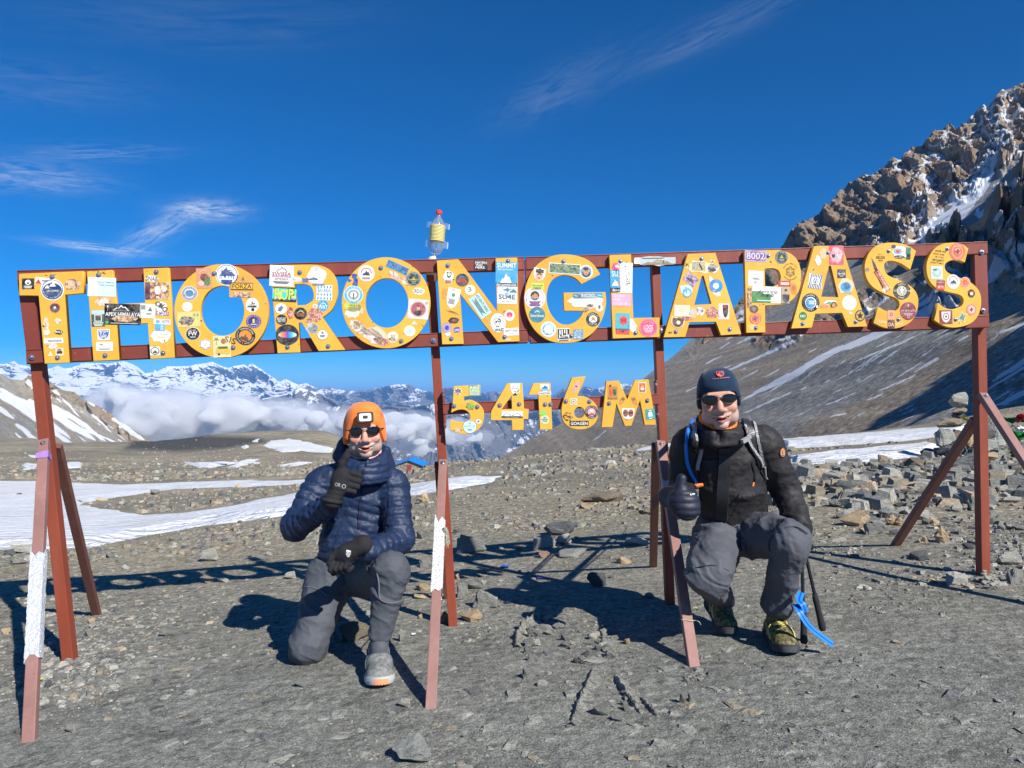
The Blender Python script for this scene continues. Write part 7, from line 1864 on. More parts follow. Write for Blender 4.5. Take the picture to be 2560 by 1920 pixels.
for pts, t, c_ in [elshape('shield', .0, 0, .011, .012, W_), eltext('THE', .001, .006, .009, .0025, B_), eltext('NORTH', .001, 0, .009, .0025, B_), eltext('FACE', .001, -.006, .009, .0025, B_)]:
    vv = []
    for a, q in pts:
        a, q = a*.85+q*.2, q*1.2-a*.25
        pp, nn = G2.toward((a+.022, .03, q+.012), (a+.022, -.1, q+.012)); vv.append(Mg2 @ (Vector(pp)+Vector(nn)*(.0008 if c_ == W_ else .0014)))
    parts.append((vv, t, 0 if c_ == W_ else 1))
V, F, MI = join(parts); adopt(mesh('glove_logo', V, F, [ink(W_), ink(B_)], midx=MI), A1)

# ============================== man in the black jacket, squatting ==============================
A2 = empty('person', (S(1850, 1400, 3.65).x, 3.65, gz(S(1850, 1400, 3.65).x, 3.65)))
tag(A2, 'squatting man in dark blue cap and black shell jacket wearing a backpack', 'person', 'men posing under the sign')
bpy.context.view_layer.update()
K2 = Blob(.035)
K2.limb(SV3(1838, 1290, 3.78), SV3(1822, 1215, 3.72), .128, .132, flat=((1, 0, 0), 1.30)); K2.limb(SV3(1822, 1215, 3.72), SV3(1812, 1140, 3.68), .128, .125, flat=((1, 0, 0), 1.38))
K2.limb(SV3(1812, 1140, 3.68), SV3(1810, 1100, 3.66), .112, .088, flat=((1, 0, 0), 1.35))
K2.limb(SV3(1722, 1106, 3.66), SV3(1808, 1080, 3.66), .070, .075); K2.limb(SV3(1905, 1102, 3.66), SV3(1808, 1080, 3.66), .072, .075)
K2.limb(SV3(1716, 1112, 3.66), SV3(1703, 1228, 3.73), .082, .066, .025); K2.limb(SV3(1703, 1230, 3.73), SV3(1708, 1240, 3.50), .068, .055, .02)
K2.limb(SV3(1914, 1110, 3.66), SV3(1968, 1232, 3.72), .085, .072, .025); K2.limb(SV3(1968, 1234, 3.72), SV3(1998, 1318, 3.56), .074, .060, .02)
cN2 = S(1800, 1062, 3.50)
K2.ring(tuple(cN2+Vector((.004, .034, -.058))), .098, .094, .020, tilt=.06, k=.035, hgt=.020)
K2.ring(tuple(cN2+Vector((.006, .050, -.010))), .094, .090, .011, tilt=.46, k=.020, hgt=.020)
K2.limb(SV3(1770, 1092, 3.47), SV3(1796, 1118, 3.50), .018, .022, .02); K2.limb(SV3(1835, 1090, 3.48), SV3(1812, 1118, 3.50), .018, .022, .02)
K2.cut(tuple(S(1803, 1090, 3.40)), (.018, .05, .045), .02)
sh = lambda V, N: .018*(ridged(V[:, 0]*6+1, V[:, 1]*6, V[:, 2]*9, 4, .55)-.55)+.010*(ridged(V[:, 0]*4, V[:, 1]*4, V[:, 2]*22+5, 3)-.5)*sstep(1.20, 1.35, V[:, 0])*sstep(.95, .85, V[:, 2])+.0035*fbm(V[:, 0]*30, V[:, 1]*30, V[:, 2]*30, 4)
blob_obj('jacket', K2, .0062, M_shell, A2, disp=sh)
M_flap = cloth('black_placket', (.020, .021, .025), (.026, .026, .030), 8, .6, 800, .35)
v, f = drape(K2, [(1812, 1120), (1810, 1180), (1806, 1240), (1804, 1300)], .060, .006, 3.6, .004); adopt(mesh('placket', v, f, M_flap), A2)
v, f = drape(K2, [(1755, 1152), (1775, 1154), (1793, 1152)], .016, .004, 3.6, .003); adopt(mesh('pocket_flap', v, f, M_flap), A2)
v, f = drape(K2, [(1877, 1152), (1884, 1175), (1888, 1205)], .010, .003, 3.6, .003); adopt(mesh('pocket_zip', v, f, M_black), A2)
v, f = tube([S(1884.5, 1206, 3.515), S(1882, 1216, 3.51)], .0045, 8); adopt(mesh('zip_pull', v, f, pmat('orange_pull', (.85, .25, .05), .5)), A2)
v, f = tube(spline([S(1884, 1215, 3.53), S(1892, 1240, 3.53), S(1884, 1250, 3.535), S(1900, 1275, 3.55), S(1907, 1290, 3.57)], 6), .0016, 5); adopt(mesh('drawcord', v, f, M_black), A2)
decal(K2, 1957, 1131, 3.62, .036, .042, [elshape('c', 0, 0, 1, 1, 'e0955a'), elring(0, 0, .92, .80, '5a3018'), elshape('cloud', 0, .12, .45, .42, '5a3018'), elshape('cloud', 0, .14, .26, .2, 'e0955a'), elshape('r', 0, -.4, .07, .3, '5a3018'), elshape('r', 0, -.62, .35, .05, '5a3018')], 'sleeve_badge', A2)
Bo = Blob(.01); Bo.ring(tuple(cN2+Vector((.004, .050, .012))), .078, .074, .011, tilt=.42, hgt=.026); blob_obj('orange_collar', Bo, .004, pmat('orange_fleece', (.95, .24, .04), .8), A2)
T2 = Blob(.035)
T2.limb(SV3(1800, 1325, 3.80), SV3(1875, 1322, 3.80), .118, .118)
T2.limb(SV3(1800, 1345, 3.76), SV3(1770, 1432, 3.48), .122, .100, flat=((1, 0, .2), 1.10)); T2.ball(SV3(1768, 1442, 3.46), (.105, .085, .085), .03); T2.limb(SV3(1772, 1455, 3.48), SV3(1808, 1500, 3.84), .080, .055)
T2.limb(SV3(1875, 1335, 3.76), SV3(1975, 1352, 3.40), .118, .092, flat=((0, 0, 1), 1.06)); T2.ball(SV3(1978, 1354, 3.38), (.086, .074, .080), .03)
T2.limb(SV3(1974, 1365, 3.39), SV3(1944, 1492, 3.56), .080, .068, .02, flat=((1, 0, 0), 1.08)); T2.limb(SV3(1944, 1492, 3.56), SV3(1942, 1506, 3.57), .076, .082, .02)
blob_obj('trousers', T2, .0065, M_trous2, A2, disp=fold(7, .015))
for pth, Y0 in (([(1712, 1440), (1740, 1420), (1785, 1414), (1822, 1428)], 3.5), ([(1842, 1318), (1850, 1345), (1851, 1370)], 3.6), ([(1925, 1378), (1926, 1350), (1955, 1325), (1990, 1318), (2018, 1335)], 3.4)):
    v, f = drape(T2, pth, .004, .0012, Y0, .003); adopt(mesh('seam', v, f, pmat('dark_seam', (.03, .032, .04), .7)), A2)
M_boot = cloth('olive_boot_mesh', (.030, .028, .022), (.26, .23, .085), 75, .7, 300); M_boot_sole = pmat('grey_rubber', (.045, .047, .055), .8); M_ylace = pmat('yellow_lace', (.62, .52, .16), .7)
tx = S(1972, 1630, 3.38).x; hx = S(1930, 1560, 3.68).x
shoe(A2, gl(hx, 3.69)+Vector((0, 0, .004)), gl(tx, 3.375)+Vector((0, 0, .004)), M_boot, M_boot_sole, pmat('toe_rubber', (.07, .075, .085), .7), .122, .045, M_ylace, name='boot', accent=M_ylace)
tx = S(1812, 1550, 3.74).x
shoe(A2, Vector((tx-.01, 3.97, gz(tx, 3.97)+.09)), gl(tx+.01, 3.70)+Vector((0, 0, .004)), M_boot, M_boot_sole, pmat('toe_rubber', (.07, .075, .085), .7), .112, .030, M_ylace, name='boot', accent=M_ylace)
hc2 = S(1797, 1001, 3.50)
M2 = head(A2, hc2, -13, 4, -5, 1.10, 5, .62, 1.3, .007, 1.09)
adopt(blob_obj('mouth', Blob(.01).ball((0, -.066, -.072), (.028, .020, .012)), .003, M_mouth, None, local=M2), A2)
glasses(A2, M2, 1.0, .0190)
rim2 = lambda ph: .038-.070*sstep(.75, 1.5, abs((ph+math.pi) % (2*math.pi)-math.pi))
hat(A2, M2, M_navyhat, rim2, .097, .116, .140, fold=.035, seed=4.1)
def hat_decal(M, els, cph, ct, wph, ht, rim, rx, ry, top, name, root):
    parts, cols = [], []
    for i, (pts, t, c_) in enumerate(els):
        if c_ not in cols: cols.append(c_)
        parts.append(([hat_point(M, cph+a*wph, ct+b*ht, rim, rx, ry, top, out=.0045+.0005*i) for a, b in pts], t, cols.index(c_)))
    V, F, MI = join(parts); return adopt(mesh(name, V, F, [ink(c) for c in cols], midx=MI), root)
RD = 'e0574a'
hat_decal(M2, [elshape('shield', 0, .15, .62, .75, RD), elshape('shield', .26, .2, .25, .5, '12283c'), elshape('bolt', .3, .35, .22, .2, RD), elshape('bolt', .3, .0, .2, .16, RD), elshape('torn3', -.3, .5, .22, .25, '12283c'), eltext('Club de Senderismo', 0, -.95, 1.15, .12, RD)], .16, .50, .34, .13, rim2, .097, .116, .140, 'hat_badge', A2)
# mitten with upright thumb
H3 = Blob(.02); H3.ball((0, 0, 0), (.064, .052, .066), quilt=qd(.030, .006)); H3.ball((.01, -.01, -.035), (.058, .045, .045), quilt=qd(.030, .006)); H3.limb((-.022, .0, .04), (-.012, .0, .105), .026, .022, .02); H3.limb((-.02, .02, 0), (-.04, .10, .01), .05, .052)
Mm = Matrix.Translation(S(1711, 1255, 3.40)) @ Matrix.Rotation(R(4), 4, 'Z') @ Matrix.Scale(1.02, 4)
adopt(blob_obj('mitten', H3, .004, M_mitt, None, local=Mm, disp=lambda V, N: .0012*fbm(V[:, 0]*50, V[:, 1]*50, V[:, 2]*50, 3)), A2)
lp = []
for pts, t, c_ in [elshape('tri', -.010, 0, .004, .004, W_), elshape('r', .004, .001, .008, .0012, W_), elshape('r', .003, -.002, .007, .0008, W_)]:
    vv = []
    for a, q in pts: pp, nn = H3.toward((a+.026, .03, q+.040), (a+.026, -.15, q+.040)); vv.append(Mm @ (Vector(pp)+Vector(nn)*.001))
    lp.append((vv, t))
V, F, MI = join(lp); adopt(mesh('mitten_logo', V, F, ink(W_)), A2)
# right hand in a black glove, holding the poles beside the knee
G4 = Blob(.008); pc_ = S(2006, 1345, 3.50)
G4.ball(tuple(pc_), (.040, .046, .036), .02)
for i in range(4): chain(G4, [tuple(pc_+Vector((.014, -.030+.020*i, -.012))), tuple(pc_+Vector((.030, -.032+.020*i, -.036))), tuple(pc_+Vector((.006, -.032+.020*i, -.050))), tuple(pc_+Vector((-.014, -.030+.020*i, -.036)))], [.012, .0115, .011, .010], .004)
chain(G4, [tuple(pc_+Vector((-.02, -.02, 0))), tuple(pc_+Vector((-.032, -.040, -.02))), tuple(pc_+Vector((-.02, -.050, -.04)))], [.016, .013, .011]); G4.limb(tuple(pc_), SV3(1999, 1322, 3.56), .036, .042, .02)
blob_obj('glove', G4, .0038, M_glove, A2)

# ============================== backpack and poles ==============================
BP = empty('backpack', S(1800, 1290, 3.90)); tag(BP, 'dark backpack with grey webbing straps and blue drinking tube worn by the squatting man', 'backpack')
bpy.context.view_layer.update()
Bk = Blob(.04); Bk.limb(SV3(1805, 1265, 3.98), SV3(1796, 1110, 3.92), .105, .095, flat=((1, 0, 0), 1.45)); Bk.ball(SV3(1740, 1095, 3.90), (.10, .09, .07)); Bk.ball(SV3(1850, 1090, 3.90), (.09, .08, .06))
blob_obj('pack_body', Bk, .010, M_shell, BP, disp=lambda V, N: .008*(ridged(V[:, 0]*6, V[:, 1]*6, V[:, 2]*6, 3)-.5))


def m_hex(nt):
    co = nt.add('ShaderNodeTexCoord').outputs['Object']
    d = nt.vor(150, co, feature='DISTANCE_TO_EDGE', rnd_=.15)
    return {'Base Color': nt.mix(nt.ramp(d, [(.10, 0.), (.16, 1.)]), (.45, .45, .46), (.05, .05, .055)), 'Roughness': .7}


M_hexm = shader('grey_honeycomb_mesh', m_hex)
def strap(path, w, m, nm, Y0=3.6, th=.008, off=.006):
    v, f = drape(K2, path, w, th, Y0, off); return adopt(mesh(nm, v, f, m), BP)
strap([(1873, 1042), (1884, 1066), (1890, 1090), (1900, 1120), (1908, 1160)], .014, M_hexm, 'strap_edge', off=.010)
strap([(1862, 1050), (1876, 1090), (1890, 1130), (1905, 1165)], .050, M_black, 'shoulder_strap')
strap([(1858, 1066), (1866, 1095), (1880, 1128), (1905, 1162)], .014, M_hexm, 'strap_edge', off=.013)
strap([(1732, 1060), (1738, 1085), (1742, 1110), (1744, 1130)], .040, M_black, 'shoulder_strap')
strap([(1740, 1064), (1744, 1085), (1747, 1102)], .020, M_hexm, 'strap_edge', off=.013)
strap([(1750, 1118), (1746, 1145), (1741, 1170)], .018, M_greystrap, 'webbing', off=.013)
strap([(1741, 1215), (1747, 1240), (1751, 1254)], .018, M_greystrap, 'webbing', off=.010)
strap([(1914, 1164), (1915, 1180), (1914, 1195)], .007, M_greystrap, 'webbing', off=.012)
strap([(1848, 1104), (1860, 1097), (1872, 1092)], .020, M_greystrap, 'buckle', th=.012, off=.012)
tb = [(1737, 1046), (1723, 1072), (1716, 1110), (1717, 1150), (1724, 1178), (1735, 1200), (1742, 1208)]
pp = []
for x, y in tb: p, nn = K2.toward(S(x, y, 4.6), S(x, y, 3.2)); pp.append(Vector(p)+Vector(nn)*.012)
V, F = tube(spline(pp, 8), .0085, 12); adopt(mesh('drinking_tube', V, F, pmat('blue_tube', (.01, .20, .75), .3), smooth=True), BP)
p, nn = K2.toward(S(1745, 1211, 4.6), S(1745, 1211, 3.2)); p = Vector(p)+Vector(nn)*.014; p2 = p+Vector((.028, -.01, .004))
V, F = tube([p-Vector((.012, 0, -.006)), p, p+Vector((.006, 0, -.004)), p2-Vector((.004, 0, 0)), p2], [.010, .013, .0115, .010, .009], 12); adopt(mesh('bite_valve', V, F, pmat('orange_valve', (.85, .22, .05), .4), smooth=True), BP)

M_cork = pmat('pole_foam', (.020, .020, .022), .8); M_pole = pmat('pole_metal', (.03, .032, .036), .35, .5, .6); M_bluest = pmat('blue_strap', (.01, .22, .80), .45); M_navst = pmat('navy_stripe', (.008, .06, .30), .5)


def pole(gx, gy, gY, mx, my, mY, label, strap_pts, bulb=.017):
    a = S(gx, gy, gY); b = S(mx, my, mY); ax = (b-a).normalized()
    r_ = empty('trekking_pole', a); tag(r_, label, 'trekking pole'); bpy.context.view_layer.update()
    V, F = tube([a-ax*.012, a, a+ax*.03, a+ax*.08, a+ax*.13, a+ax*.16], [.012, bulb, .0155, .0135, .0145, .012], 14); adopt(mesh('grip', V, F, M_cork, smooth=True), r_)
    V, F = tube([a+ax*.15, a+ax*.34, a+ax*.345, a+ax*.38, a+ax*.385, a+ax*.46], [.008, .008, .011, .011, .0065, .0065], 12); adopt(mesh('shaft', V, F, M_pole), r_)
    V, F = tube([a+ax*.46, a+ax*.48], [.004, .002], 8); adopt(mesh('tip', V, F, M_steel), r_)
    if strap_pts:
        P = spline([S(*q) for q in strap_pts], 6); V, F, MI = [], [], []
        w = .015
        for i, p in enumerate(P):
            t = (P[min(i+1, len(P)-1)]-P[max(i-1, 0)]).normalized(); s_ = t.cross(Vector((0, -.7, .7))).normalized()
            for k in (-1, -.25, .25, 1): V.append(p+s_*w*k)
            for k in (1, .25, -.25, -1): V.append(p+s_*w*k+Vector((0, .0015, -.0015)))
        for i in range(len(P)-1):
            for k in range(8): F.append((i*8+k, (i+1)*8+k, (i+1)*8+(k+1) % 8, i*8+(k+1) % 8)); MI.append(1 if k == 1 else 0)
        adopt(mesh('wrist_strap', V, F, [M_bluest, M_navst], midx=MI), r_)


pole(2010, 1603, 3.42, 2004, 1345, 3.52, 'trekking pole nearer the boot, its round grip end on the dirt', [(1990, 1510, 3.41), (2000, 1530, 3.37), (2016, 1556, 3.36), (2030, 1572, 3.36), (2050, 1588, 3.36), (2083, 1612, 3.36)])
pole(2056, 1570, 3.50, 2004, 1345, 3.54, 'trekking pole with grip leaning out to the right of the boot', [(2004, 1480, 3.44), (1998, 1500, 3.40), (2008, 1512, 3.38), (2014, 1530, 3.38)], .0165)

# ---------------------------------------------------------------- clouds lying in the valley
PUFFS = [(235, 872, 40, 22), (290, 905, 60, 38), (370, 900, 70, 40), (340, 930, 60, 26), (455, 905, 80, 34), (440, 930, 80, 24), (560, 905, 70, 26), (640, 905, 60, 22), (700, 915, 60, 18), (540, 925, 60, 16),
                             (290, 862, 60, 16), (385, 872, 60, 16), (470, 880, 50, 20), (800, 915, 70, 18), (880, 925, 60, 18), (950, 938, 50, 16), (1010, 950, 40, 9), (905, 955, 30, 12), (930, 968, 26, 9), (720, 935, 60, 10)]
cloud_bank('cumulus_cloud', PUFFS, 5200, 3)
cloud_bank('cloud_veil', [(x, y-4, a*1.1, b*1.25) for x, y, a, b in PUFFS]+[(260, 850, 60, 10), (420, 862, 80, 12), (520, 878, 60, 10)], 5200, 3, 40., .0035, 22.)
# ---------------------------------------------------------------- stones
def m_rock(name, c1, c2, c3, vein=.5):
    def f(nt):
        co = nt.add('ShaderNodeTexCoord').outputs['Object']; rn = nt.add('ShaderNodeObjectInfo').outputs['Random']
        off = nt.add('ShaderNodeVectorMath', {0: co, 1: nt.add('ShaderNodeCombineXYZ', {0: nt.math('MULTIPLY', rn, 37), 1: nt.math('MULTIPLY', rn, 11), 2: rn}).outputs[0]}, operation='ADD').outputs[0]
        n1 = nt.noise(2.2, off, 5, .65); n2 = nt.noise(9, nt.mapping(off, (1, 1, 3.2), (.5, .3, 0)), 5, .7); n3 = nt.noise(30, off, 4, .75)
        base = nt.mix(nt.ramp(n1, [(.35, 0.), (.65, 1.)]), c1, c2)
        base = nt.mix(nt.math('MULTIPLY', nt.ramp(n2, [(.52, 0.), (.66, 1.)]), vein), base, c3)
        base = nt.mix(1.0, base, nt.ramp(n3, [(.3, .68), (.7, 1.28)]), 'MULTIPLY')
        base = nt.mix(1.0, base, nt.ramp(rn, [(0, .78), (1, 1.22)]), 'MULTIPLY')
        h = nt.math('ADD', nt.math('MULTIPLY', n2, .8), nt.math('MULTIPLY', n3, .5))
        return {'Base Color': base, 'Roughness': .88, 'Specular IOR Level': .2, 'Normal': bump(nt, h, .05, .7)}
    return shader(name, f)


RM = {'g': m_rock('grey_slate', (.23, .235, .215), (.33, .33, .295), (.45, .445, .40)), 't': m_rock('tan_stone', (.48, .35, .20), (.56, .42, .27), (.60, .52, .40)),
      'p': m_rock('pale_stone', (.42, .41, .36), (.52, .50, .43), (.60, .58, .52)), 'd': m_rock('dark_slate', (.10, .105, .11), (.16, .165, .165), (.27, .27, .27)),
      'r': m_rock('reddish_stone', (.42, .26, .20), (.34, .22, .17), (.50, .36, .28)), 'b': m_rock('brown_stone', (.22, .18, .13), (.30, .25, .18), (.36, .30, .22))}
rr = random.Random(42)


def hull(n, flat, seed, cuts=1.0):
    r_ = random.Random(seed); bm = bmesh.new()
    for i in range(n):
        a = r_.uniform(0, 2*math.pi); z = r_.uniform(-1, 1); q = math.sqrt(max(0, 1-z*z*.8)); s_ = r_.uniform(.8, 1.05)
        bm.verts.new((.5*q*math.cos(a)*s_, .5*q*math.sin(a)*s_*r_.uniform(.8, 1), .5*z*flat))
    bmesh.ops.convex_hull(bm, input=bm.verts)
    for v in [v for v in bm.verts if not v.link_faces]: bm.verts.remove(v)
    return bm


def rock_mesh(name, seed, flat, mat, fine=False, shard=False):
    bm = hull(13 if not fine else 14, flat, seed)
    if fine:
        bmesh.ops.bevel(bm, geom=bm.edges[:], offset=.012, segments=1, affect='EDGES')
        bmesh.ops.triangulate(bm, faces=bm.faces)
        bmesh.ops.subdivide_edges(bm, edges=[e for e in bm.edges if e.calc_length() > .16], cuts=2, use_grid_fill=True)
        bmesh.ops.triangulate(bm, faces=bm.faces)
        co = np.array([v.co[:] for v in bm.verts]); f1, f2, rv = worley(co[:, 0]*5+seed, co[:, 1]*5, co[:, 2]*9)
        d = .05*fbm(co[:, 0]*4+seed, co[:, 1]*4, co[:, 2]*7, 4)+.06*(rv-.5)
        for v, q in zip(bm.verts, d): v.co += v.co.normalized()*q
    me = bpy.data.meshes.new(name); bm.to_mesh(me); bm.free(); me.materials.append(mat); return me


RV = {k: [rock_mesh('rock', 100*ord(k)+i, (.62, .34, .75, .45, .22)[i % 5], m) for i in range(5)] for k, m in RM.items()}
RF = {k: [rock_mesh('rock', 100*ord(k)+50+i, (.70, .40, .85, .55)[i % 4], m, True) for i in range(4)] for k, m in RM.items()}


def stone(px, py, w, h, col, label=None, cat='rock', group=None, Y=None, sink=.30, name='rock', spin=None, lift=0, tilt=None, par=None):
    """stone whose seen centre is near display pixel (px, py), w x h display pixels large"""
    if Y is None:
        g_ = ray_ground(px, py+h*.5); Yg = g_.y
    else: Yg = Y
    k = Yg/FD; W_m, H_m = w*k, h*k
    if h < w*.42: sink = max(sink, .45)
    if w > 48 and h < w*.5: sink = max(sink, .42)
    fine = w > 24; lst = (RF if fine else RV)[col]
    ratio = min(1.1, h/max(w, 1)*1.25); i = min(range(len(lst)), key=lambda q: abs((.70, .40, .85, .55)[q % 4] - ratio) if fine else abs((.62, .34, .75, .45, .22)[q] - ratio)+rr.random()*.15)
    o = bpy.data.objects.new(name, lst[i]); COL.objects.link(o)
    flat = ((.70, .40, .85, .55)[i % 4] if fine else (.62, .34, .75, .45, .22)[i])
    sx_ = W_m*1.06; sz_ = H_m*1.25/flat*.9; dp = W_m*rr.uniform(.6, .9)
    c = D(px, py, Yg)
    if Y is None: c = Vector((c.x, Yg+dp*.35, 0)); c.z = gz(c.x, c.y)+H_m*.5*(1-sink*1.2)
    c.z += lift
    o.location = c; o.scale = (sx_, dp, sz_)
    o.rotation_euler = tilt or (rr.uniform(-.18, .18), rr.uniform(-.16, .16), rr.uniform(-.35, .35) if spin is None else spin)
    if par is not None: return adopt_obj(o, par)
    tag(o, label, cat, group); return o


LM = [(155, 1430, 'foot of the left end post'), (64, 1598, 'foil-wrapped brace foot'), (209, 1328, 'left rear brace foot'), (980, 1355, 'second post foot'), (931, 1526, 'paper-wrapped brace foot'), (1448, 1292, 'third post foot'), (1498, 1436, 'third front brace foot'),
      (1411, 1224, 'third rear brace foot'), (2124, 1228, 'right end post foot'), (1934, 1178, 'right rear brace foot'), (760, 1640, 'kneeling knee'), (955, 1700, 'grey shoe'), (1700, 1405, 'olive boot'), (1850, 1117, 'biggest tan block'), (1958, 1056, 'long tan slab'), (2050, 1154, 'yellow knobbly rock'),
      (1830, 1045, 'dark rounded block'), (1996, 998, 'squared brown boulder'), (893, 1616, 'big ribbed boulder'), (1158, 1368, 'shard outcrop'), (1258, 1510, 'long crack'), (1309, 1070, 'broad flat boulder'), (1158, 1020, 'white upright slab'), (332, 1061, 'boulder on the snow edge'), (450, 1197, 'whitish grooved slab'), (1014, 1172, 'large grey boulder in the sign shadow'),
      (2192, 1205, 'pale square boulder'), (363, 1364, 'flat grey slab on the path'), (1217, 1135, 'dark peaked boulder'), (1560, 1560, 'empty path centre')][:-1]
USED = set(); _n = {1: 'small', 2: 'mid-sized', 3: 'large'}


def uniq(px, py, w, desc):
    sz = 'tiny' if w < 11 else 'small' if w < 15 else 'mid-sized' if w < 22 else 'large'
    for extra in ('', 'squat ', 'jagged ', 'rough ', 'worn '):
        for d_, lx, ly, nm in sorted((math.hypot(px-x, (py-y)*1.6), x, y, n) for x, y, n in LM)[:4]:
            dx, dy = px-lx, py-ly; far_ = 'well ' if d_ > 170 else ''
            rel = ('left of' if dx < 0 else 'right of') if abs(dx) > 1.6*abs(dy) else ('behind' if dy < 0 else 'in front of') if abs(dy) > 1.2*abs(dx) else ('behind and left of' if dy < 0 and dx < 0 else 'behind and right of' if dy < 0 else 'before and left of' if dx < 0 else 'before and right of')
            s_ = '%s %s%s %s%s the %s' % (sz, extra, desc, far_, rel, nm)
            if s_ not in USED: USED.add(s_); return s_
    return s_


def adopt_obj(o, par):
    m = o.matrix_basis.copy(); o.parent = par; o.location = o.location-par.location; return o


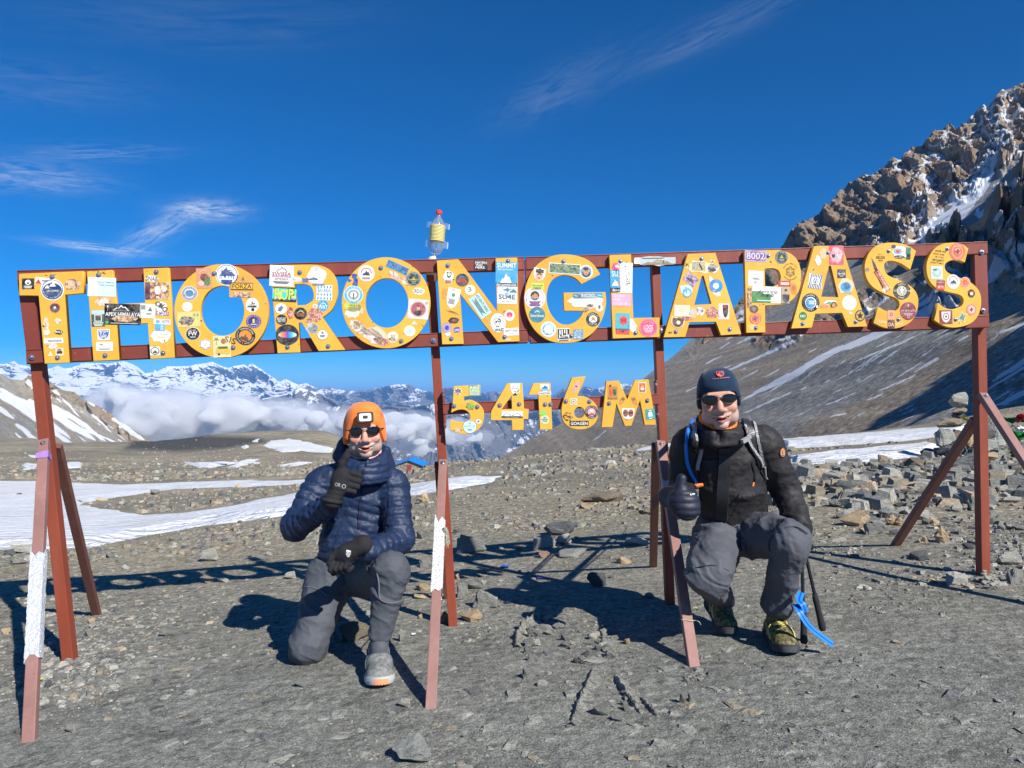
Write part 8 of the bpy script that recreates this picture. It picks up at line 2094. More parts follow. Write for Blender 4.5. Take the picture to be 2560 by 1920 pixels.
HERO = [
    (1014, 1329, 54, 32, 't', 'tan block of stone right at the foot of the post between O and N'), (1048, 1292, 60, 48, 'g', 'grey veined boulder stacked behind the tan block at the second post'),
    (998, 1271, 28, 40, 'g', 'narrow upright grey stone touching the second post from the left'), (1030, 1264, 44, 20, 'g', 'grey stone on top of the little heap beside the second post'),
    (991, 1243, 17, 17, 't', 'small tan cube of stone behind the second post'), (1045, 1257, 16, 17, 'p', 'pale chip perched on the heap beside the second post'),
    (912, 1268, 40, 18, 't', 'flat tan stone half shaded between kneeling man and paper-wrapped brace'), (960, 1334, 28, 26, 'b', 'brown block wedged behind the paper-wrapped brace foot'),
    (905, 1288, 50, 12, 't', 'thin tan slab beside the kneeling man\'s raised knee'), (1014, 1172, 74, 46, 'g', 'large grey boulder just right of the second post in the sign shadow'),
    (1175, 1169, 58, 34, 'p', 'pale crumbly boulder at the edge of the letter shadow'), (1220, 1163, 38, 27, 'p', 'rounded pale stone leaning on the crumbly boulder'),
    (1217, 1135, 84, 44, 'd', 'dark peaked boulder behind two pale stones'), (1375, 1166, 56, 27, 'p', 'light grey stone with yellow lichen left of the third post'),
    (1309, 1070, 98, 30, 'b', 'broad flat brownish boulder sunk in the slope'), (1265, 1092, 46, 13, 't', 'orange slab lying before the broad flat boulder'),
    (1158, 1020, 26, 15, 'p', 'white upright slab on the skyline slope'), (1320, 999, 28, 15, 'p', 'pale stone near the crest above the flat boulder'),
    (921, 1073, 40, 27, 't', 'tan boulder at the tip of the snow beside the kneeling man'), (1399, 1103, 26, 17, 'b', 'brown square stone behind the third post'),
    (1290, 1247, 48, 42, 'd', 'dark craggy rock lying in the squatting man\'s shadow'), (1347, 1210, 40, 17, 't', 'yellowish slab in the shadow near the third post'),
    (1231, 1198, 88, 15, 'g', 'long flat grey slab at the edge of the shadow'), (1174, 1197, 30, 17, 'r', 'pinkish slab beside the long flat grey one'),
    (918, 1214, 32, 24, 'g', 'grey stone by the kneeling man\'s elbow shadow'), (908, 1155, 24, 20, 'g', 'grey stone just right of the blue jacket'), (1150, 1286, 16, 10, 'p', 'small pale chip on open path behind the shard outcrop'),
    (1406, 1286, 26, 12, 'g', 'flat stone in the shade right of the third post foot'),
    (893, 1622, 112, 56, 'g', 'large dark grey ribbed boulder sunk in the path at the bottom'), (876, 1517, 32, 25, 'p', 'pale yellow stone left of the paper-wrapped brace foot'),
    (1145, 1452, 44, 30, 'g', 'grey half buried stone below the shard outcrop'), (1172, 1476, 26, 14, 'p', 'smooth pale stone in the middle of the path'),
    (1300, 1534, 44, 27, 'g', 'flat rounded grey stone by the crack in the path'), (1334, 1550, 32, 18, 'g', 'small flat stone right of the rounded one by the crack'),
    (1360, 1385, 24, 15, 't', 'tan stone between outcrop and third front brace'), (1476, 1507, 17, 31, 'g', 'upright grey shard left of the third brace foot'), (1499, 1506, 26, 30, 'g', 'grey stone below the third front brace foot'),
    (910, 1330, 15, 14, 't', 'little yellow stone beside the grey shoe'), (1240, 1562, 22, 14, 'g', 'small stone at the lower end of the crack'),
    (1908, 992, 32, 26, 'b', 'dark triangular rock at the edge of the snow strip'), (1996, 998, 64, 27, 'b', 'squared brown boulder at the foot of the cairn'), (2022, 974, 60, 22, 'd', 'dark slab behind the squared boulder under the cairn'),
    (2092, 990, 84, 50, 'd', 'big dark boulder under the cairn behind the right end post'), (2166, 938, 62, 50, 'g', 'rounded grey boulder behind the right brace'), (2200, 962, 34, 26, 't', 'tan boulder at the right edge under the flags'),
    (2147, 982, 38, 22, 't', 'tan slab between post and right brace'), (2156, 1010, 48, 34, 'g', 'grey boulder just right of the end post'),
    (1850, 1117, 68, 42, 't', 'biggest tan block in the rubble field'), (1890, 1139, 42, 34, 'g', 'grey slab leaning on the biggest tan block'), (1936, 1121, 38, 28, 't', 'tan stone touching the left-hand rear brace'),
    (1918, 1063, 44, 27, 'g', 'grey angular block in the middle of the rubble field'), (1958, 1056, 52, 15, 't', 'long tan slab in the rubble field'), (1864, 1062, 60, 21, 't', 'orange flat block at the left of the rubble field'),
    (1830, 1045, 50, 34, 'd', 'dark rounded block at the back left of the rubble field'), (1924, 1104, 52, 30, 'g', 'grey block between tan block and brace'), (1811, 1085, 36, 22, 'g', 'grey block right beside the squatting man\'s sleeve'),
    (1795, 1000, 24, 18, 'b', 'brown stone below the snow strip by the man\'s shoulder'), (2050, 1154, 46, 40, 't', 'yellow knobbly rock between brace foot and end post'), (2004, 1162, 20, 20, 't', 'small tan stone beside the yellow knobbly rock'), (1990, 1167, 14, 12, 't', 'small tan chip right of the rear brace foot'),
    (1991, 1198, 42, 28, 'd', 'dark rough stone in front of the rear brace foot'), (2075, 1251, 58, 32, 'p', 'pale rough stone left of the end post foot'), (2192, 1205, 54, 34, 'p', 'pale square boulder at the right edge'), (2200, 1240, 40, 42, 'g', 'grey boulder at the right edge below the pale square one'),
    (2118, 1235, 20, 12, 'b', 'small brown stone against the end post foot'), (2166, 1262, 50, 10, 'p', 'pale flat slab right of the end post rubble'), (1816, 1166, 40, 10, 'p', 'thin pale slab near the squatting man\'s sleeve'), (2096, 1178, 26, 18, 'd', 'dark rounded stone beside the end post'),
    (2110, 1085, 34, 36, 'g', 'grey block seen left of the end post'), (2140, 1075, 30, 40, 'g', 'grey block seen right of the end post'), (2190, 1078, 40, 18, 'p', 'flat pale block right of the end post'), (2005, 1085, 30, 18, 'p', 'pale stone seen beside the rear brace middle'), (2000, 1110, 26, 26, 'p', 'pale chipped stone under the rear brace'),
    (332, 1061, 30, 15, 'g', 'grey boulder standing at the edge of snow tongue'), (515, 1048, 18, 10, 't', 'tan stone beyond the snow tongue near the man'), (19, 1071, 18, 7, 'd', 'dark flat stone on the snow at the left edge'),
    (38, 1068, 16, 10, 'd', 'dark pointed stone on snow at left, behind the front brace'), (50, 1085, 24, 6, 'd', 'dark low slab on snow left of the brace'), (168, 1083, 17, 8, 'd', 'dark stone at the tip of the bare ground tongue'),
    (286, 1111, 26, 7, 'g', 'grey flat stone lying on the nearer snow'), (515, 1102, 13, 6, 'd', 'small dark stone on the nearer snow'), (212, 1078, 22, 8, 't', 'tan stones edge on the bare tongue'),
    (450, 1197, 46, 34, 'p', 'whitish grooved slab just above the letter shadow'), (271, 1225, 23, 11, 'p', 'pale flat stone above the shadow of the H'), (233, 1200, 23, 13, 'g', 'grey flat stone near the left rear brace'),
    (35, 1182, 66, 30, 'p', 'pale low boulder at the left edge below the snow'), (32, 1162, 11, 14, 'g', 'small upright stone on the pale low boulder'), (14, 1192, 30, 20, 'd', 'dark boulder at the very left edge'), (30, 1212, 46, 16, 'g', 'grey slab under the boulders at left edge'),
    (152, 1573, 36, 23, 'p', 'beige angular stone on the path lower left'), (197, 1340, 20, 14, 't', 'yellowish stone beside the left rear brace foot'), (198, 1352, 18, 12, 'p', 'cream chip below the yellowish stone'), (188, 1366, 22, 18, 'g', 'round grey stone between left post and rear brace'),
    (124, 1460, 34, 22, 'g', 'blue grey flat stone at the foot of the left post'), (147, 1470, 22, 16, 'p', 'beige stone touching the blue grey flat stone'), (101, 1478, 19, 16, 'd', 'dark round stone beside the foil-wrapped brace'), (36, 1580, 24, 13, 'd', 'dark stone left of the foil-wrapped brace foot'),
    (11, 1362, 24, 18, 't', 'tan stone at the left edge of the path'), (363, 1364, 50, 22, 'g', 'flat grey slab on the path left of the man\'s shadow'), (400, 1605, 16, 10, 'p', 'small pale stone lower left path'), (358, 1574, 34, 14, 'g', 'bluish flat stone in the lower left path'),
    (758, 1366, 78, 44, 'b', 'brown boulder under the kneeling man'), (722, 1330, 44, 26, 'g', 'grey stone in the shadow behind the kneeling man\'s thigh'), (800, 1324, 50, 12, 'p', 'pale stones between the kneeling man\'s legs'), (868, 1368, 18, 40, 'p', 'pale stone behind the raised leg of the kneeling man'),
    (627, 1242, 30, 20, 'p', 'pale slab behind the blue jacket hem in the shadow line'), (700, 1412, 16, 12, 't', 'orange stone at the kneeling man\'s knee'), (478, 1252, 30, 14, 'p', 'pale flat stone below the shadow of the O'), (446, 1255, 30, 10, 't', 'rusty tan stone below the shadow of the O'),
    (770, 1405, 20, 8, 'p', 'pale chip between knee and shoe'), (1000, 1590, 12, 8, 'g', 'small grey stone right of the big ribbed boulder'), (830, 1470, 12, 6, 'g', 'small stone left of the grey shoe'), (650, 1478, 34, 16, 'g', 'flat pale grey slab in front of the kneeling knee'),
    (2060, 1000, 20, 12, 'b', 'small brown stone between cairn boulders'), (2125, 1020, 30, 14, 't', 'orange slab just behind the end post'), (1745, 1128, 12, 8, 'p', 'small pale stone by the sleeve of the black jacket'),
    (2140, 800, 20, 10, 'b', 'brown rock on the ridge at right')][:-1]
for q in HERO: stone(q[0], q[1], q[2], q[3], q[4], q[5], group='named stones on the pass')

# shards of slate standing out of the path
SHG = 'slate shards sticking out of the path'
for cx, cy, n, sx_, sy_, s0, lab in [(1158, 1368, 26, 30, 34, 30, 'grey slate shard of the outcrop between second and third braces'), (1300, 1383, 22, 26, 32, 24, 'grey slate shard of the outcrop beside the third brace shadow'), (1257, 1420, 7, 12, 20, 20, 'dark slate shard between the two outcrops'),
                                 (1352, 1508, 9, 26, 24, 16, 'dark slate shard right of the crack'), (1495, 1462, 12, 26, 18, 16, 'grey slate shard round the third front brace foot'), (1225, 1388, 4, 16, 8, 18, 'grey shard just right of the big outcrop')]:
    for i in range(n):
        x = cx+rr.gauss(0, .45)*sx_; y = cy+rr.gauss(0, .45)*sy_; w = s0*rr.uniform(.6, 1.3)
        stone(x, y, w, w*rr.uniform(.4, .85), rr.choice('ggp') if cy not in (1508, 1420) else rr.choice('gd'), uniq(x, y, w, 'slate shard'), group=SHG, sink=.34, tilt=(rr.uniform(-.4, .4), rr.uniform(-.4, .4), rr.uniform(-.9, .9)))
def ridge(name, pts, w, hgt, lab, seed):
    """upturned edge of a slate bed: a ragged strip, steep on its left side"""
    P = spline([tuple(ray_ground(x, y)) for x, y in pts], 9); V, F = [], []; r_ = random.Random(seed); n = 5
    for i, p in enumerate(P):
        t = (P[min(i+1, len(P)-1)]-P[max(i-1, 0)]).normalized(); s_ = t.cross(Vector((0, 0, 1))).normalized(); s_ = s_ if s_.x > 0 else -s_
        k = math.sin(math.pi*min(1, max(.05, i/(len(P)-1))))**.5*r_.uniform(.55, 1.25)
        for a, b in ((-.28, -.3), (-.12, .75), (0, 1), (.35, .45), (1.1, -.15)): V.append(p+s_*w*a*r_.uniform(.8, 1.2)*(.5+.5*k)+Vector((0, 0, hgt*b*k))+t*r_.uniform(-.008, .008))
    for i in range(len(P)-1):
        for q in range(n-1): F.append((i*n+q, i*n+q+1, (i+1)*n+q+1, (i+1)*n+q))
    return tag(mesh(name, V, F, M_ground), lab, 'rock', SHG)


ridge('slate_ridge', [(1283, 1445), (1272, 1475), (1258, 1510), (1246, 1540), (1235, 1568)], .060, .030, 'long thin upturned slate edge running down the path', 1)
ridge('slate_ridge', [(1330, 1462), (1345, 1490), (1362, 1515), (1385, 1542)], .050, .028, 'shorter upturned slate edge right of the long one', 2)
ridge('slate_ridge', [(1385, 1508), (1402, 1530), (1418, 1548)], .030, .018, 'shortest of the three upturned slate edges', 3)
ridge('slate_ridge', [(1115, 1400), (1120, 1375), (1140, 1350), (1175, 1330)], .075, .050, 'curved slate edge at the left of the shard outcrop', 4)
# rubble round the foot of the end post
for i in range(26):
    x = rr.gauss(2135, 18); y = rr.gauss(1254, 10); w = rr.uniform(8, 17)
    stone(x, y, w, w*.7, 'p', uniq(x, y, w, 'pale chip'), group='pale chips round the end post', lift=.03*max(0, 1-abs(x-2135)/30))
# rubble field on the right
COLN = {'g': 'grey', 't': 'tan', 'p': 'pale', 'd': 'dark', 'b': 'brown', 'r': 'reddish'}
for i in range(74):
    x = rr.uniform(1745, 2080) if i < 56 else rr.uniform(2120, 2212); y = 1005+150*rr.random()**1.1
    if x < 1800 and y > 1100: y -= 70
    w = rr.uniform(13, 32)*(.75+.5*(y-1000)/150); c = rr.choice('gptgtgdp')
    stone(x, y, w, w*rr.uniform(.4, .8), c, uniq(x, y, w, COLN[c]+' angular stone'), group='stones of the rubble field')
for i in range(56):    # loose flat stones over the rest of the ground
    x = rr.choice([rr.uniform(220, 600), rr.uniform(1000, 1420), rr.uniform(1780, 2190), rr.uniform(960, 1700)]); y = rr.choice([rr.uniform(1180, 1330), rr.uniform(1030, 1180), rr.uniform(1330, 1640)])
    w = rr.uniform(9, 17); c = rr.choice('gggppd'); yy = 'near the sign' if y < 1330 else 'on the trodden path'
    if y < 1180 and x < 640: continue
    stone(x, y, w, w*rr.uniform(.35, .6), c, uniq(x, y, w, COLN[c]+' flat stone'), group='loose flat stones on the ground', sink=.4)
for x in (30, 62, 240, 370, 420, 580, 900, 980, 1120, 1405, 1460, 1560, 1620, 1660):
    y = 1180+rr.uniform(-25, 20) if x > 230 else 1240; w = rr.uniform(12, 22); c = rr.choice('gbp')
    stone(x, y, w, rr.uniform(6, 12), c, uniq(x, y, w, COLN[c]+' weathered stone'), group='loose flat stones on the ground')

# chips and pebbles: nobody could count these
def chips(name, spec, seed, label_mats):
    """spec: list of (count, px range, py range, size range m, flatness, mat weights, density power)"""
    R_ = np.random.RandomState(seed); Vs, Fs, Ms = [], [], []; base = 0
    cube = np.array([[-1, -1, -1], [1, -.8, -1], [.9, 1, -1], [-.8, .9, -1], [-.7, -.7, 1], [.6, -.5, 1], [.5, .7, 1], [-.6, .5, 1]], float)
    fq = np.array([[0, 3, 2, 1], [4, 5, 6, 7], [0, 1, 5, 4], [1, 2, 6, 5], [2, 3, 7, 6], [3, 0, 4, 7]])
    for n, (x0, x1), (y0, y1), (s0, s1), fl, mw, *msk in spec:
        th_ = R_.uniform(x0, x1, n); Yd = 1/(R_.uniform(1/y1, 1/y0, n)**1.0)
        X = th_*Yd; Z = ground(X, Yd); s_ = s0*(s1/s0)**(R_.rand(n)**2.2)
        px = CXD+FD*X/Yd; py = HYD+FD*(EYE-Z)/Yd
        clump = fbm(X*1.4, Yd*1.4, 7, 3)
        keep = (clump+R_.rand(n)*.9 > .25)
        if msk: keep = R_.rand(n) < msk[0](px, py)*(.5+clump)
        m = np.full(n, -99.)
        for p in SNOW: m = np.maximum(m, poly_sdf(px, py, p))
        keep &= (m < -3)
        X, Yd, Z, s_ = X[keep], Yd[keep], Z[keep], s_[keep]; n = len(X)
        a = R_.rand(n)*6.283; lim = np.minimum(1, .022/s_)*.22; t = R_.randn(n)*lim; u = R_.randn(n)*lim
        P = cube[None]*(.5*s_)[:, None, None]*np.stack([np.ones(n), R_.uniform(.5, .95, n), np.full(n, fl)*R_.uniform(.6, 1.6, n)], 1)[:, None, :]
        P = P*(1+R_.uniform(-.28, .28, P.shape))
        ct, st_ = np.cos(t)[:, None], np.sin(t)[:, None]; y_, z_ = P[..., 1]*ct-P[..., 2]*st_, P[..., 1]*st_+P[..., 2]*ct
        x_, z_ = P[..., 0]*np.cos(u)[:, None]-z_*np.sin(u)[:, None], P[..., 0]*np.sin(u)[:, None]+z_*np.cos(u)[:, None]
        ca, sa = np.cos(a)[:, None], np.sin(a)[:, None]
        V = np.stack([x_*ca-y_*sa+X[:, None], x_*sa+y_*ca+Yd[:, None], z_+(Z+s_*fl*.22)[:, None]], 2)
        Vs.append(V.reshape(-1, 3)); Fs.append((fq[None]+(base+8*np.arange(n))[:, None, None]).reshape(-1, 4)); base += 8*n
        Ms.append(np.repeat(R_.choice(len(mw), n, p=np.array(mw)/sum(mw)), 6))
    return tag(fast_mesh(name, np.concatenate(Vs), np.concatenate(Fs), label_mats, midx=np.concatenate(Ms)), kind='stuff')


mats = [RM[k] for k in 'gptbdr']
CH = [m_rock('chip_'+k, *c) for k, c in (('grey', ((.20, .20, .178), (.27, .267, .235), (.33, .325, .29))), ('pale', ((.33, .32, .275), (.40, .385, .33), (.46, .44, .38))), ('tan', ((.36, .29, .20), (.42, .34, .24), (.45, .39, .30))),
                                         ('brown', ((.22, .19, .14), (.30, .26, .19), (.34, .30, .23))), ('dark', ((.11, .11, .11), (.16, .16, .155), (.24, .24, .23))))]
gs = lambda cx, cy, sx, sy: (lambda px, py: np.exp(-((px-cx)/sx)**2-((py-cy)/sy)**2))
chips('slate_chips', [
    (520, (-.72, .74), (2.3, 5.0), (.03, .11), .10, (8, 0, 0, 1, 1)),
    (5500, (-.72, .74), (2.4, 4.6), (.005, .016), .28, (7, .6, .2, 1, 4)),
    (7500, (-.72, .74), (3.9, 7.5), (.008, .035), .30, (6, 1.6, .8, 3, 3)),
    (9000, (.25, .74), (3.9, 8.0), (.014, .09), .30, (5, 3, .8, 1, 3), lambda px, py: sstep(1700, 1950, px)*sstep(1290, 1200, py)*.9),
    (7000, (-.72, -.30), (3.0, 5.6), (.012, .06), .30, (5, 3.5, .8, 1, 1.5), lambda px, py: gs(150, 1440, 130, 90)(px, py)+.35*gs(260, 1330, 200, 60)(px, py)),
    (2500, (-.72, .6), (3.0, 5.2), (.01, .045), .30, (6, 2, .6, 1, 2), lambda px, py: gs(1000, 1370, 60, 30)(px, py)+gs(1500, 1450, 60, 30)(px, py)+.8*gs(1300, 1400, 160, 60)(px, py)),
    (13000, (-.72, .74), (7, 16), (.02, .10), .34, (4, 1.6, 1.0, 5, 3)),
    (8000, (-.72, .74), (14, 40), (.04, .22), .4, (3, 1.2, 1.0, 6, 3)),
    (1500, (.24, .74), (7, 14), (.07, .28), .5, (5, 3, 1.4, 2, 2)),
    (9000, (-.72, .2), (38, 210), (.10, .45), .45, (2, 1, .6, 6, 2))], 5, CH)

# ---------------------------------------------------------------- cairn with flags
cg = 'stones stacked in the cairn'
cairn = empty('cairn', D(2065, 975, 13.2)); tag(cairn, 'cairn of stacked stones topped by a square block left of the end post', 'cairn')
bpy.context.view_layer.update()
for x, y, w, h, c in [(2072, 865, 42, 34, 'p'), (2072, 887, 44, 13, 'b'), (2070, 897, 36, 10, 'd'), (2055, 913, 68, 24, 'b'), (2100, 915, 34, 20, 'd'), (2040, 945, 50, 42, 'g'), (2066, 948, 34, 36, 'b'), (2095, 948, 42, 36, 't'), (2130, 930, 40, 34, 'd'), (2128, 962, 52, 34, 'g'), (2056, 973, 70, 26, 'd'), (2105, 975, 60, 28, 'd')]:
    stone(x, y, w, h*1.05, c, Y=13.0+rr.uniform(0, .25), name='stone', par=cairn, tilt=(rr.uniform(-.06, .06), rr.uniform(-.08, .08), rr.uniform(-.3, .3)))


def flag_cloth(nm, pts, w, col, seed):
    """limp prayer flag cloth hung over the stones: a rumpled strip"""
    r_ = random.Random(seed); P = spline([D(*p) for p in pts], 7); V, F = [], []; n = 7
    for i, p in enumerate(P):
        for j in range(n):
            q = j/(n-1); V.append(p+Vector((r_.uniform(-.010, .010), -.05*math.sin(q*9+i*.7)-.02*math.sin(i*1.3), -w*q*(.8+.25*math.sin(i*.9+seed)))))
    for i in range(len(P)-1):
        for j in range(n-1): F.append((i*n+j, i*n+j+1, (i+1)*n+j+1, (i+1)*n+j))
    o = mesh(nm, V, F, pmat('flag_'+col, hexcol(col), .8), smooth=True); sm = o.modifiers.new('s', 'SOLIDIFY'); sm.thickness = .004
    return o


for i, (lab, pts, w, col) in enumerate([('dark green prayer flag above the grey boulder', [(2155, 898, 12.6), (2180, 903, 12.4), (2205, 899, 12.2), (2235, 905, 12.1)], .10, '0b6a2a'), ('red prayer flag at the right edge above the green one', [(2196, 897, 12.1), (2212, 893, 12), (2240, 896, 12)], .12, 'b02a34'),
                                     ('white prayer flag between green flags at the right edge', [(2195, 918, 12), (2215, 922, 12), (2240, 920, 12)], .10, 'd8d8dc'), ('large green prayer flag draped at the right edge', [(2178, 930, 12), (2200, 932, 11.9), (2240, 934, 11.8)], .18, '0c6e2c'),
                                     ('crumpled green prayer flag low by the tan boulder', [(2184, 972, 11.9), (2196, 969, 11.8), (2208, 976, 11.7)], .13, '0c5c2a'), ('red prayer flag trailing on the tan boulder', [(2192, 986, 11.6), (2204, 992, 11.5), (2226, 1000, 11.3)], .22, 'c8343c'),
                                     ('small yellow prayer flag knotted in the cairn', [(2078, 899, 12.6), (2090, 904, 12.5), (2100, 912, 12.5), (2106, 928, 12.5)], .07, 'c8b82a')]):
    tag(flag_cloth('prayer_flag', pts, w, col, i), lab, 'flag', 'prayer flags by the cairn')

# ---------------------------------------------------------------- stone hut with the blue roof
YH = 118.0
hut = empty('stone_hut', D(882, 1020, YH)); tag(hut, 'small rubble stone hut with bright blue sheet roof and red door beyond the crest', 'hut')
bpy.context.view_layer.update()
hx0, hx1, hxm = [D(x, 1010, YH).x for x in (853, 911, 883)]; zb = D(880, 1034, YH).z; ze = D(880, 1006, YH).z; zr = D(880, 995, YH).z


def m_wall(nt):
    co = nt.add('ShaderNodeTexCoord').outputs['Object']
    c = nt.add('ShaderNodeSeparateColor', {0: nt.vor(3.2, nt.mapping(co, (1, 1, 1.7)), out=1)}).outputs[0]; e = nt.vor(3.2, nt.mapping(co, (1, 1, 1.7)), feature='DISTANCE_TO_EDGE')
    return {'Base Color': nt.mix(nt.ramp(e, [(.02, 0.), (.10, 1.)]), (.10, .09, .08), nt.mix(c, (.22, .20, .17), (.50, .44, .36))), 'Roughness': .9, 'Normal': bump(nt, e, .2)}


M_wall = shader('rubble_masonry', m_wall)
V = [(hx0, YH, zb), (hx1, YH, zb), (hx1, YH, ze), (hxm, YH, zr), (hx0, YH, ze), (hx0, YH+6, zb), (hx1, YH+6, zb), (hx1, YH+6, ze), (hxm, YH+6, zr), (hx0, YH+6, ze)]
adopt(mesh('wall', V, [(0, 1, 2, 3, 4), (9, 8, 7, 6, 5), (1, 6, 7, 2), (0, 4, 9, 5)], M_wall), hut)
for a, b in ((hx0-.35, hxm), (hxm, hx1+.35)):
    za = ze-.12 if a < hx0 else zr; zc = zr if a < hx0 else ze-.12; sl = (zc-za)/(b-a)
    V = []; n = 14
    for j in (0, 1):
        for i in range(n+1):
            for t in (0, .07): x = a+(b-a)*i/n; V.append((x, YH-.4+j*6.8, za+sl*(x-a)+.05+t+(.02 if i % 2 else 0)))
    F = []
    for i in range(n):
        q = 2*i; m = 2*(n+1); F += [(q, q+2, q+3, q+1), (q+1, q+3, q+m+3, q+m+1), (q, q+m, q+m+2, q+2)]
    adopt(mesh('roof', V, F, pmat('blue_sheet', (.02, .24, .75), .45)), hut)
d0, d1 = D(879.5, 1010, YH).x, D(889, 1010, YH).x
dz0, dz1 = zb+.2, D(880, 1004.5, YH).z
o = adopt(mesh('door', [(d0, YH-.06, dz0), (d1, YH-.06, dz0), (d1, YH-.06, dz1), (d0, YH-.06, dz1), (d0, YH+.02, dz0), (d1, YH+.02, dz0), (d1, YH+.02, dz1), (d0, YH+.02, dz1)], [(0, 1, 2, 3), (0, 4, 5, 1), (1, 5, 6, 2), (2, 6, 7, 3), (3, 7, 4, 0)], pmat('red_door', (.32, .04, .03), .6)), hut)
V, F = tube([D(1018.8, 1009, 46), D(1018.5, 989, 46)], .045, 8); tag(mesh('marker_pole', V, F, pmat('dark_pole', (.05, .05, .06), .6)), 'thin dark marker pole on the crest below the digit 5', 'pole')

# ---------------------------------------------------------------- bottle whirligig on a stick, cloth tied round the post head
M_pet = bpy.data.materials.new('clear_plastic'); M_pet.use_nodes = True; nt = NT(M_pet.node_tree)
tr_ = nt.add('ShaderNodeBsdfTransparent', {0: (.93, .96, .98, 1)}); gb = nt.add('ShaderNodeBsdfPrincipled', {'Base Color': (.75, .82, .88, 1), 'Roughness': .08, 'Specular IOR Level': .8})
fr = nt.add('ShaderNodeFresnel', {'IOR': 1.45}); mx = nt.add('ShaderNodeMixShader', {0: nt.math('ADD', nt.math('MULTIPLY', fr, .6), .13), 1: tr_, 2: gb}); nt.add('ShaderNodeOutputMaterial', {0: mx.outputs[0]})
bs = lambda x, y, n=.105: on_sign(1000+x/7.54, 500+y/7.54, n)
btl = empty('bottle', bs(670, 1030)); tag(btl, 'upturned clear plastic bottle with red cap and yellow cord on a stick above the sign', 'bottle')
bpy.context.view_layer.update()
ax0, ax1 = bs(672, 1030), bs(737, 200); axv = (ax1-ax0).normalized(); Lb = (ax1-ax0).length
sd1 = (EXS-axv*EXS.dot(axv)).normalized(); sd2 = axv.cross(sd1)
def lathe(prof, n=24):
    V, F = [], []
    for t, r_ in prof:
        for k in range(n): a = 2*math.pi*k/n; V.append(ax0+axv*t*Lb+sd1*math.cos(a)*r_+sd2*math.sin(a)*r_)
    for j in range(len(prof)-1):
        for k in range(n): F.append((j*n+k, j*n+(k+1) % n, (j+1)*n+(k+1) % n, (j+1)*n+k))
    return V, F
V, F = lathe([(0, .012), (.02, .024), (.06, .034), (.10, .0375), (.16, .039), (.30, .0385), (.40, .037), (.52, .037), (.62, .038), (.68, .037), (.75, .030), (.80, .022), (.84, .0145), (.90, .013), (.93, .014)])
adopt(mesh('bottle_body', V, F, M_pet, smooth=True), btl)
V, F = lathe([(.915, .001), (.915, .0165), (.925, .0175), (.99, .0172), (1.0, .015), (1.0, .001)]); adopt(mesh('cap', V, F, pmat('red_cap', (.80, .05, .04), .4)), btl)
parts = []
for i in range(12):
    t = .30+.34*i/11; V, F = tube([ax0+axv*Lb*(t+.002*k/16)+sd1*math.cos(2*math.pi*k/16)*.0405+sd2*math.sin(2*math.pi*k/16)*.0405 for k in range(16)], .0036, 6, closed=True); parts.append((V, F))
V, F, MI = join(parts); o = adopt(mesh('cord', V, F, cloth('yellow_cord', (.72, .62, .22), (.8, .72, .34), 200, .8, 900), smooth=True), btl); o['kind'] = 'stuff'
for t0, t1 in ((.70, .84), (.16, .33)):
    for s_ in (-1, 1):
        V = []
        for i in range(6):
            for j in range(5):
                q = i/5; V.append(ax0+axv*Lb*(t0-(.0 if t0 < .5 else .10)+(t1-t0)*j/4*(1-.15*q))+sd1*s_*(.036+.030*math.sin(q*1.4))+sd2*(.012*q*q))
        F = [(i*5+j, i*5+j+1, (i+1)*5+j+1, (i+1)*5+j) for i in range(5) for j in range(4)]
        adopt(mesh('flap', V, F, M_pet, smooth=True), btl)
V, F = tube([bs(660, 1150), ax0+axv*Lb*.5, ax0+axv*Lb*.88], .0035, 6); adopt(mesh('stick', V, F, pmat('stick_wood', (.35, .28, .2), .8)), btl)

Bc = Blob(.012)
Bc.limb(bs(655, 1060, .10), bs(620, 1130, .09), .006, .022); Bc.limb(bs(610, 1130, .09), bs(560, 1310, .075), .022, .030, flat=((1, 0, 0), 1.1)); Bc.limb(bs(530, 1370, .07), bs(640, 1350, .06), .012, .014); Bc.limb(bs(640, 1310, .06), bs(690, 1400, .055), .014, .012); Bc.limb(bs(690, 1400, .055), bs(670, 1520, .06), .010, .010)
Bc.limb(bs(560, 1320, .10), bs(640, 1340, .16), .02, .02); Bc.limb(bs(600, 1150, .1), bs(650, 1200, .15), .02, .02)
o = blob_obj('tied_cloth', Bc, .0035, cloth('white_rag', (.56, .56, .50), (.66, .66, .60), 30, .85, 500), None, disp=lambda V, N: .006*(ridged(V[:, 0]*28, V[:, 1]*28, V[:, 2]*14, 3)-.5)); tag(o, 'off-white rag tied round the post head beneath the bottle', 'cloth')
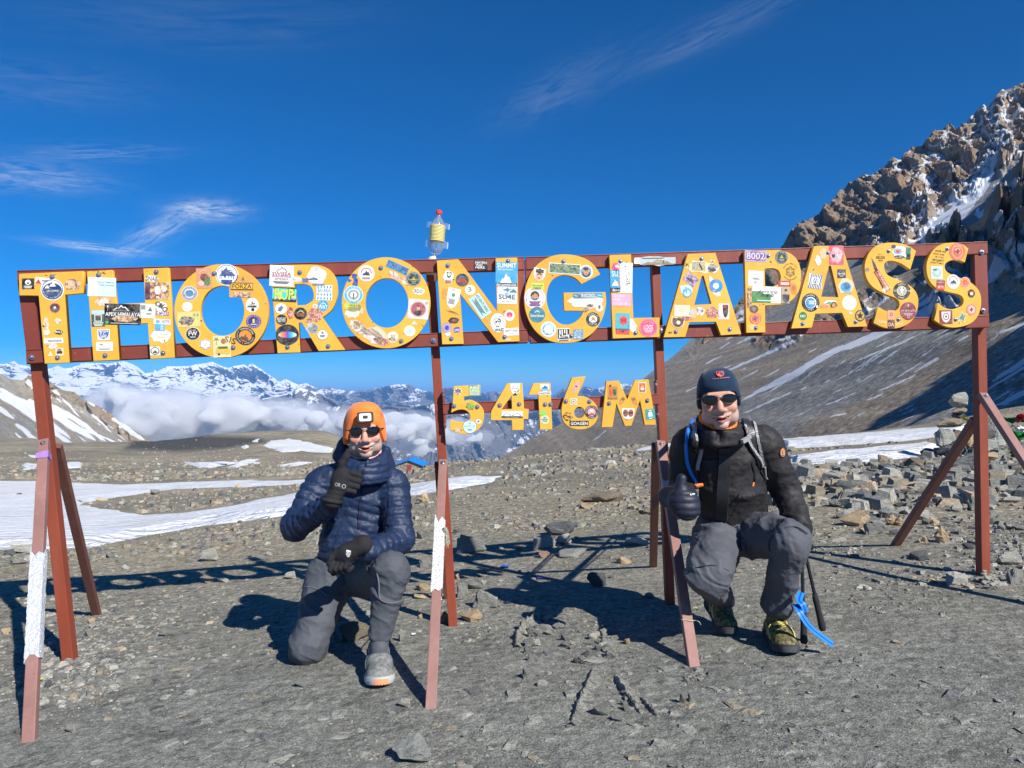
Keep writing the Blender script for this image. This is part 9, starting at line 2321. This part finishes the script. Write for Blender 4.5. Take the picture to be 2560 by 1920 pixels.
# tuft of frayed string on the second front brace, string round the third, rag on the first
o_, A, B = br[3]
p = A.lerp(B, .66)+Vector((.018, -.02, 0)); parts = []
for i in range(44):
    q = p+Vector((rr.uniform(-.006, .006), rr.uniform(-.01, .01), rr.uniform(-.01, .01))); V, F = tube(spline([q, q+Vector((rr.uniform(.008, .026), rr.uniform(-.02, .01), rr.uniform(-.03, .01))), q+Vector((rr.uniform(.006, .035), rr.uniform(-.03, .01), rr.uniform(-.085, -.045)))], 3), .0011, 4); parts.append((V, F))
V, F, MI = join(parts); o = mesh('frayed_string', V, F, pmat('hemp', (.45, .42, .34), .9)); tag(o, 'tuft of frayed string hanging on the paper-wrapped brace', 'string')
o_, A, B = br[5]; p = A.lerp(B, .17); V, F = tube(spline([p+Vector((-.03, -.025, .004)), p+Vector((.02, -.032, 0)), p+Vector((.034, -.01, -.004)), p+Vector((.05, -.03, -.004)), p+Vector((.062, -.02, -.022))], 5), .0016, 5)
tag(mesh('string', V, F, pmat('pale_twine', (.6, .55, .4), .9)), 'pale twine knotted round the third front brace', 'string')
o_, A, B = br[2]; p = B.lerp(A, .06)+Vector((-.005, -.04, 0)); Bc = Blob(.008); Bc.limb(p, p+Vector((.012, -.01, -.07)), .012, .010); Bc.limb(p+Vector((.01, -.01, -.05)), p+Vector((.03, -.02, -.10)), .009, .006)
tag(blob_obj('rag', Bc, .004, cloth('patterned_rag', (.55, .52, .42), (.35, .36, .30), 60, .85), None, disp=lambda V, N: .004*(ridged(V[:, 0]*30, V[:, 1]*30, V[:, 2]*20, 3)-.5)), 'small patterned rag knotted behind the left end post', 'cloth')
# litter
for x, y, w, h, col, lab in [(1092, 1226, 16, 11, '2f62b4', 'crumpled blue wrapper on the ground near the second post'), (1169, 1250, 18, 6, '3c3a86', 'violet scrap of plastic on the ground right of the blue wrapper'), (893, 1372, 9, 4, 'e8e8ec', 'white scrap of paper beside the raised leg'), (969, 1446, 8, 3, 'f0f0f0', 'white scrap of paper right of the paper-wrapped brace'),
                             (2064, 1034, 12, 6, '5a86b4', 'pale blue scrap in the rubble left of the end post'), (90, 1470, 8, 8, 'c8c43a', 'yellow scrap beside the foil-wrapped brace'), (918, 1290, 12, 5, '3a5aa0', 'blue scrap of foil behind the paper-wrapped brace')]:
    g_ = ray_ground(x, y); k = g_.y/FD; V = []; n = 5
    for i in range(n):
        for j in range(n): V.append(g_+Vector(((i/(n-1)-.5)*w*k, (j/(n-1)-.5)*w*k*1.2, .006+h*k*.35*rr.random())))
    F = [(i*n+j, (i+1)*n+j, (i+1)*n+j+1, i*n+j+1) for i in range(n-1) for j in range(n-1)]
    tag(mesh('litter', V, F, pmat('scrap_'+col, hexcol(col), .5)), lab, 'litter', 'scraps of litter')
